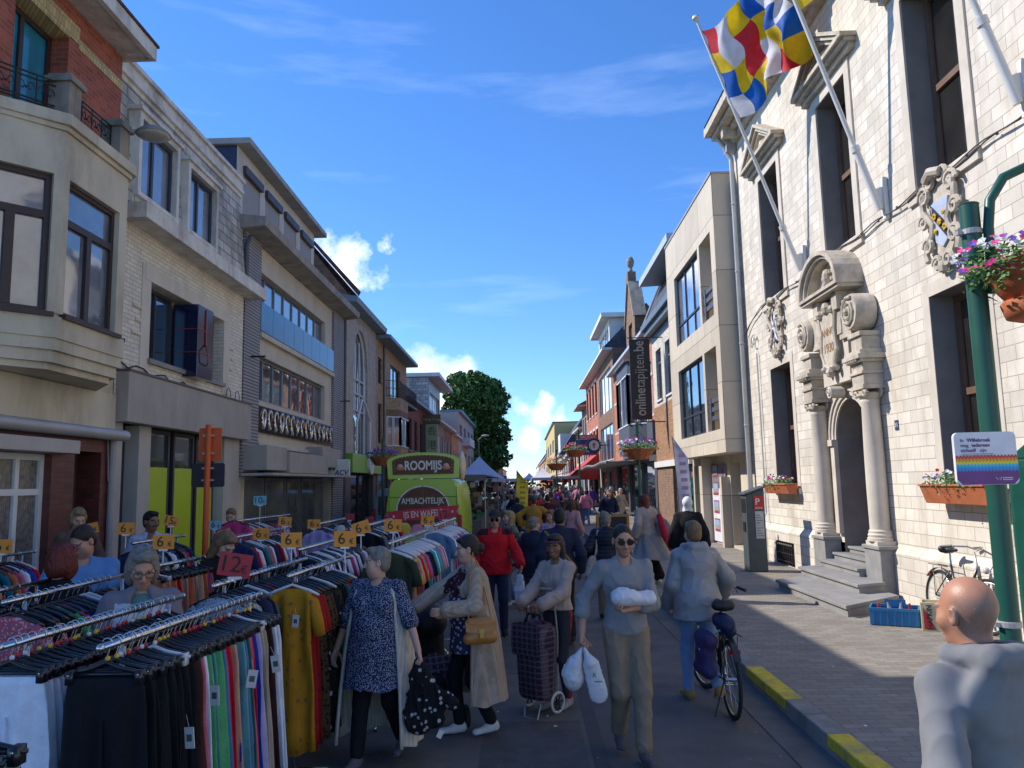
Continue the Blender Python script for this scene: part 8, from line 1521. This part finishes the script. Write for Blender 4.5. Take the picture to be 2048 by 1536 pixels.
# ---- ice cream van
vg = mat('van_green', (.34,.52,.035), .3, .05, 1.5, spec=.7); vgl = mat('van_green_pale', (.48,.68,.12), .35, .05, 2)
VX, VY = -2.72, 21.0
o = thing('ice_cream_van', 'lime green ice cream van seen from behind with a brown roof sign', 'van', (VX,VY+2.4,-.1)); b = o
sec = [(-1.0,.25),(-1.03,.8),(-1.0,1.35),(-.93,1.95),(-.86,2.12),(-.75,2.2),(.75,2.2),(.86,2.12),(.93,1.95),(1.0,1.35),(1.03,.8),(1.0,.25)]
mb = MB(); n_ = len(sec); V = []
for (yy, s_) in ((VY,.97),(VY+.06,1.0),(VY+4.2,1.0),(VY+5.0,.86)): V += [(VX+x*s_, yy, z if s_ >= .97 else .25+(z-.25)*.7) for x, z in sec]
mb.add(V, [tuple(range(n_)), tuple(range(3*n_,4*n_))[::-1]]+[(i*n_+(j+1)%n_, i*n_+j, (i+1)*n_+j, (i+1)*n_+(j+1)%n_) for i in range(3) for j in range(n_)]); mb.build('body', vg, b, smooth='auto')
mb = MB(); mb.box(VX-.008,VX+.008,VY-.012,VY,.4,2.05); 
for s in (-1,1): mb.box(VX+s*.9-.006,VX+s*.9+.006,VY-.01,VY,.4,2.0)
mb.box(VX-.9,VX+.9,VY-.01,VY,1.72,1.735); mb.build('door_seam', mat('seam_dark', (.06,.12,.01), .5), b)
for s in (-1,1): mb = MB(); mb.box(VX+s*.98-.06,VX+s*.98+.06,VY-.03,VY+.05,.75,1.25); mb.build('tail_light', mat('light_red', (.45,.01,.01), .2, spec=.8), b, bevel=.02)
mb = MB(); mb.box(VX-1.02,VX+1.02,VY-.12,VY+.1,.15,.42); mb.build('bumper', black, b, bevel=.03); mb = MB(); mb.box(VX-.26,VX+.26,VY-.135,VY-.12,.22,.34); mb.build('number_plate', wht, b)
for s in (-1,1):
    for yy in (VY+1,VY+4): mb = MB(); mb.lathe([(.18,-.1),(.34,-.1),(.34,.1),(.18,.1)], (VX+s*.9,yy,.24), 20, axis='x'); mb.build('wheel', rub, b)
mb = MB(); arch = [(-.95,2.22),(.95,2.22),(.98,2.7)]+[(.98*cos(a),2.7+.22*sin(a)) for a in [k*pi/12 for k in range(1,12)]]+[(-.98,2.7)]; mb.prism([(VX+x,VY+.12,z) for x, z in arch], (0,.1,0)); mb.build('roof_sign', vgl, b)
mb = MB(); arch2 = [(-.82,2.33),(.82,2.33),(.84,2.68)]+[(.84*cos(a),2.68+.17*sin(a)) for a in [k*pi/12 for k in range(1,12)]]+[(-.84,2.68)]; mb.prism([(VX+x,VY+.105,z) for x, z in arch2], (0,.015,0)); mb.build('sign_face', mat('sign_brown', (.12,.045,.02), .5), b)
wlet = mat('lettering_white', (.7,.68,.6), .5); mb = MB(); put_text(mb, 'ROOMIJS', .34, frame((VX,VY+.1,2.56), (1,0,0), (0,0,1)), 0, .03, sx=.75); mb.build('sign_lettering', wlet, b)
mb = MB(); pts = [(VX+x*.94,VY+.1,z*.97+.07) for x, z in arch2+[arch2[0]]]; 
for i in range(len(pts)-1):
    a, c = Vector(pts[i]), Vector(pts[i+1]); n2_ = max(1, int((c-a).length/.07))
    for k in range(n2_): mb.sph(a+(c-a)*k/n2_, .013, 5)
mb.build('sign_bulbs', mat('sign_gold', (.5,.35,.15), .5), b)
for s in (-1,1): mb = MB(); mb.sph((VX+s*.62,VY+.1,2.5),(.12,.03,.06),8,0); mb.sph((VX+s*.62,VY+.09,2.56),(.08,.03,.06),8,1); mb.build('cone_picture', [mat('waffle_tan', (.55,.3,.1), .6), mat('ice_pink', (.7,.4,.4), .5)], b)
mb = MB(); ci_ = lambda r, z: [(VX+r*cos(a),VY-.006,z+r*.88*sin(a)) for a in [k*pi/14 for k in range(28)]]; mb.poly(ci_(.72,1.4)[::-1]); mb.build('badge_rim', wlet, b); mb = MB(); mb.poly([(p[0],p[1]-.003,p[2]) for p in ci_(.68,1.4)][::-1]); mb.build('badge', MATS['sign_brown'], b)
mb = MB(); put_text(mb, 'AMBACHTELIJK', .23, frame((VX,VY-.012,1.62), (1,0,0), (0,0,1)), 0, .012, sx=.72); mb.build('badge_lettering', wlet, b)
mb = MB(); mb.prism([(VX-.98,VY-.02,1.08),(VX+.98,VY-.02,1.2),(VX+.9,VY-.02,1.34),(VX+.98,VY-.02,1.5),(VX-.98,VY-.02,1.36),(VX-.9,VY-.02,1.22)], (0,.01,0)); mb.build('ribbon', mat('ribbon_red', (.6,.03,.06), .5), b); mb = MB(); put_text(mb, 'IJS EN WAFELS', .24, frame((VX,VY-.024,1.28), (1,0,.06), (-.06,0,1)), 0, .014, sx=.68)
for s in (-1,1): mb.sph((VX+s*.78,VY-.022,1.28+s*.05),(.035,.004,.035),5)
mb.build('ribbon_lettering', wlet, b)
mb = MB(); bl_ = [(-.5,.9,.2,0),(-.15,.86,.19,1),(.2,.92,.2,2),(.5,.85,.22,3),(.78,.95,.15,2),(-.75,1.02,.1,4)]
for (x, z, r, k) in bl_: mb.sph((VX+x,VY-.0,z),(r,.03,r*.9),12,k)
mb.prism([(VX+.3,VY-.04,.5),(VX+.62,VY-.04,.5),(VX+.8,VY-.04,.95),(VX+.35,VY-.04,.8)], (0,.03,0), 4); mb.build('ice_picture', [mat('ice_yellow', (.7,.5,.1), .5), mat('ice_pink2', (.65,.22,.35), .5), mat('ice_cream_white', (.65,.6,.52), .5), mat('ice_red', (.55,.08,.08), .5), MATS['waffle_tan']], b, smooth=False)
mb = MB(); mb.sph((VX+.98,VY+.9,2.55),(.12,.5,.42),12); mb.build('side_sign', mat('side_sign_pale', (.6,.5,.38), .5), b, smooth=True)
o = thing('parked_van', 'small pale blue grey van parked behind the green pole on the left', 'van', (-4.3,27,0)); mb = MB(); q = [(-5.0,.3),(-5.05,1.0),(-4.9,1.85),(-4.75,1.95),(-3.95,1.95),(-3.8,1.85),(-3.65,1.0),(-3.7,.3)]; mb.prism([(x,26,z) for x, z in q], (0,4.2,0)); mb.build('body', mat('van_grey_blue', (.25,.33,.42), .35), o, bevel=.04); mb = MB(); mb.box(-4.85,-3.85,25.98,26,1.1,1.7); mb.build('rear_window', GL, o); mb = MB(); mb.box(-5.06,-4.93,25.96,26.02,.8,1.3); mb.box(-3.77,-3.64,25.96,26.02,.8,1.3); mb.build('tail_light', MATS['light_red'], o)
# ---- market stalls
tw_ = mat('canopy_white', (.6,.6,.62), .7, .06, 2); tb_ = mat('canopy_blue_white', (.60,.64,.74), .7, .06, 2); td_ = mat('canopy_dark', (.13,.12,.12), .7); tr_ = mat('canopy_red', (.5,.03,.03), .7, .08, 2); tp_ = mat('canopy_purple', (.12,.06,.35), .6)
def stall(label, x0_, x1_, y0_, y1_, z, m, peak=0, goods=True, tm=None, slope=0):
    o = thing('market_stall', label, 'market stall', ((x0_+x1_)/2,(y0_+y1_)/2,-.1)); cx, cy = (x0_+x1_)/2, (y0_+y1_)/2; mb = MB()
    if peak:
        c4_ = [(x0_,y0_,z),(x1_,y0_,z),(x1_,y1_,z),(x0_,y1_,z)]
        for i in range(4): a, c = Vector(c4_[i]), Vector(c4_[(i+1)%4]); pk = Vector((cx,cy,z+peak)); mb.grid(lambda u, v_: (a+(c-a)*v_)*(1-u)+pk*u+Vector((0,0,-.12*sin(u*pi))), 6, 6); mb.grid(lambda u, v_: (a+(c-a)*v_)+Vector((0,0,-.22*u)), 1, 6)
    else: mb.prism([(x0_,y0_,z),(x1_,y0_,z+slope),(x1_,y0_,z+slope+.05),(x0_,y0_,z+.05)], (0,y1_-y0_,0)); mb.box(x0_,x1_,y0_-.01,y0_,z-.2,z)
    mb.build('canopy', m, o)
    for (x, y) in ((x0_+.05,y0_+.05),(x1_-.05,y0_+.05),(x0_+.05,y1_-.05),(x1_-.05,y1_-.05)): mb = MB(); mb.tube([(x,y,-.1),(x,y,z)], .025, 6); mb.build('post', alu, o)
    if goods:
        mb = MB(); mb.box(x0_+.2,x1_-.2,y0_+.2,y1_-.2,-.1,.8); mb.build('table', td_, o); mb = MB()
        for i in range(int(40*(x1_-x0_)*(y1_-y0_)/9)): x, y = U(x0_+.3,x1_-.3), U(y0_+.2,y1_-.2); zz_ = U(.85,z-.15) if rnd() < .6 else .85; s = U(.06,.16); mb.box(x-s,x+s,y-.04,y+.04,zz_-s,zz_+s, int(rnd()*4.99))
        g_ = mb.build('goods', [mat('goods_green', (.06,.25,.1), .6), mat('goods_cream', (.4,.36,.28), .6), mat('goods_black', (.02,.02,.02), .5), mat('goods_silver', (.4,.4,.42), .3, metal=.5), mat('goods_brown', (.15,.09,.05), .6)], o); g_['kind'] = 'stuff'
stall('dark canopied stall of trinkets and mirrors just beyond the ice cream van', -3.4, -1.3, 26.8, 40, 2.35, td_, tm=None, slope=-.05)
stall('white and pale blue peaked market tent behind the trinket stall', -4.2, -1.2, 46, 49, 2.35, tb_, peak=1.35)
stall('purple and white stall cover beside the peaked tent', -3.0, -1.1, 50, 56, 2.5, tp_, slope=-.35)
stall('long pale blue stall cover across the street end', -2.2, -.4, 62, 80, 2.35, tb_); stall('white flat stall cover in the far middle of the street', -.3, 1.5, 88, 100, 2.5, tw_, peak=.7); stall('red stall cover in the far crowd', 1.7, 4.2, 74, 84, 2.2, tr_, peak=.5); stall('white peaked stall cover to the left of the red one', .6, 2.6, 66, 70, 2.45, tw_, peak=.9); stall('grey stall cover before the red awning', 2.2, 4.4, 62, 67, 2.5, mat('canopy_grey_pale', (.35,.34,.35), .7), slope=.5)
o = thing('shop_awning', 'big sloping red awning on the right beyond the canopy', 'awning', (5,62,2.5)); mb = MB(); mb.prism([(RX,63,4.3),(3.6,63,2.35),(3.6,63,2.2),(RX,63,2.2)], (0,9,0)); mb.build('awning_cover', mat('awning_red', (.42,.04,.035), .7), o)
# ---- crowd far down the street
cp = [blk, navyc, F('coat_grey_dark', (.06,.06,.065)), F('top_white', (.6,.6,.6)), F('top_pale_blue', (.25,.35,.55)), F('top_pink', (.55,.2,.28)), F('coat_brown', (.11,.06,.035)), F('top_red', (.5,.02,.03)), F('coat_beige', (.4,.33,.24)), F('top_green', (.05,.16,.08)), F('top_violet2', (.14,.06,.28)), jean]
cn = ['black','navy','dark grey','white','pale blue','pink','brown','red','beige','green','violet','denim']
hcols = ['dark','grey','blond','brown','lightgrey','black']; protos = []
random.seed(77)
pos = []
for row in range(46):
    Y_ = 27+row*1.3+U(-.5,.5)
    for k in range(2 if row % 2 else 3):
        X_ = U(-1.0,2.1) if rnd() < .8 else U(2.7,4.6)
        if Y_ > 60: X_ = U(-.2, 3.0)
        if all((X_-p[0])**2+(Y_-p[1])**2 > .42 for p in pos): pos.append((X_, Y_))
pos = sorted(pos, key=lambda p: p[1])[:76]
styles = ['short','bob','long','crop','bun','curly']
for i in range(6):
    a = U(-.18,.18); q = person('tmp', 0, 0, 0, 0, H=1.7, hair=hcols[i], style=styles[i], sex='fm'[i % 2], w=U(.95,1.2), lod=0, aL=(.1,-.2+a,.1), aR=(-.1,.18,.14), wL=(.27,-.12,.98), wR=(-.28,.02,.95), top=dict(m=cp[i], sleeve=1 if i != 2 else .4, hem=(.85,.6,.8,.85,.5,.82)[i], t=.03), bot=dict(m=navyc, t=.015), shoe=shoed); protos.append(q['o'])
wh_ = ['left of the yellow banner','by the yellow banner','in mid street','in mid street, right of centre','near the kerb','on the right pavement']; used = {}
hn = ['dark','grey','fair','brown','white','black']
for i, (X_, Y_) in enumerate(pos):
    c = i % 6; r_ = copy_tree(protos[c]) if i >= 6 else protos[c]; r_.location = (X_, Y_, -.1 if X_ < 2.33 else .04); away = rnd() < .6; r_.rotation_euler = (0,0,radians((180 if away else 0)+U(-30,30))); s = U(.93,1.07)*1.7/1.75; r_.scale = (s,s,s)
    tc_ = int(rnd()*12) if Y_ > 30 else random.choice((0,1,2,6,9)); bc_ = random.choice((0,1,2,11,8))
    for ch in r_.children:
        nm = ch.name.split('.')[0]
        if nm in ('shirt','trousers'):
            if ch.data.users >= 1: ch.material_slots[0].link = 'OBJECT'; ch.material_slots[0].material = cp[tc_ if nm == 'shirt' else bc_]
    lab = '%s haired person in %s top and %s trousers %s the camera, %s in the %s crowd' % (hn[c], cn[tc_], cn[bc_], 'facing away from' if away else 'walking towards', 'left' if X_ < .3 else 'middle' if X_ < 1.6 else 'right', 'near' if Y_ < 38 else 'far' if Y_ < 60 else 'farthest')
    w__ = lab.split(); lab = ' '.join(w__[:16]) if len(w__) > 16 else lab
    lab = '%s haired person, %s top, %s trousers, %s, %s of the %s crowd' % (hn[c], cn[tc_], cn[bc_], 'back turned' if away else 'face on', 'left' if X_ < .3 else 'middle' if X_ < 1.6 else 'right', 'nearer' if Y_ < 38 else 'far' if Y_ < 60 else 'farthest')
    r_['label'] = lab; r_['category'] = 'person'; r_['group'] = 'shoppers in the distant crowd'
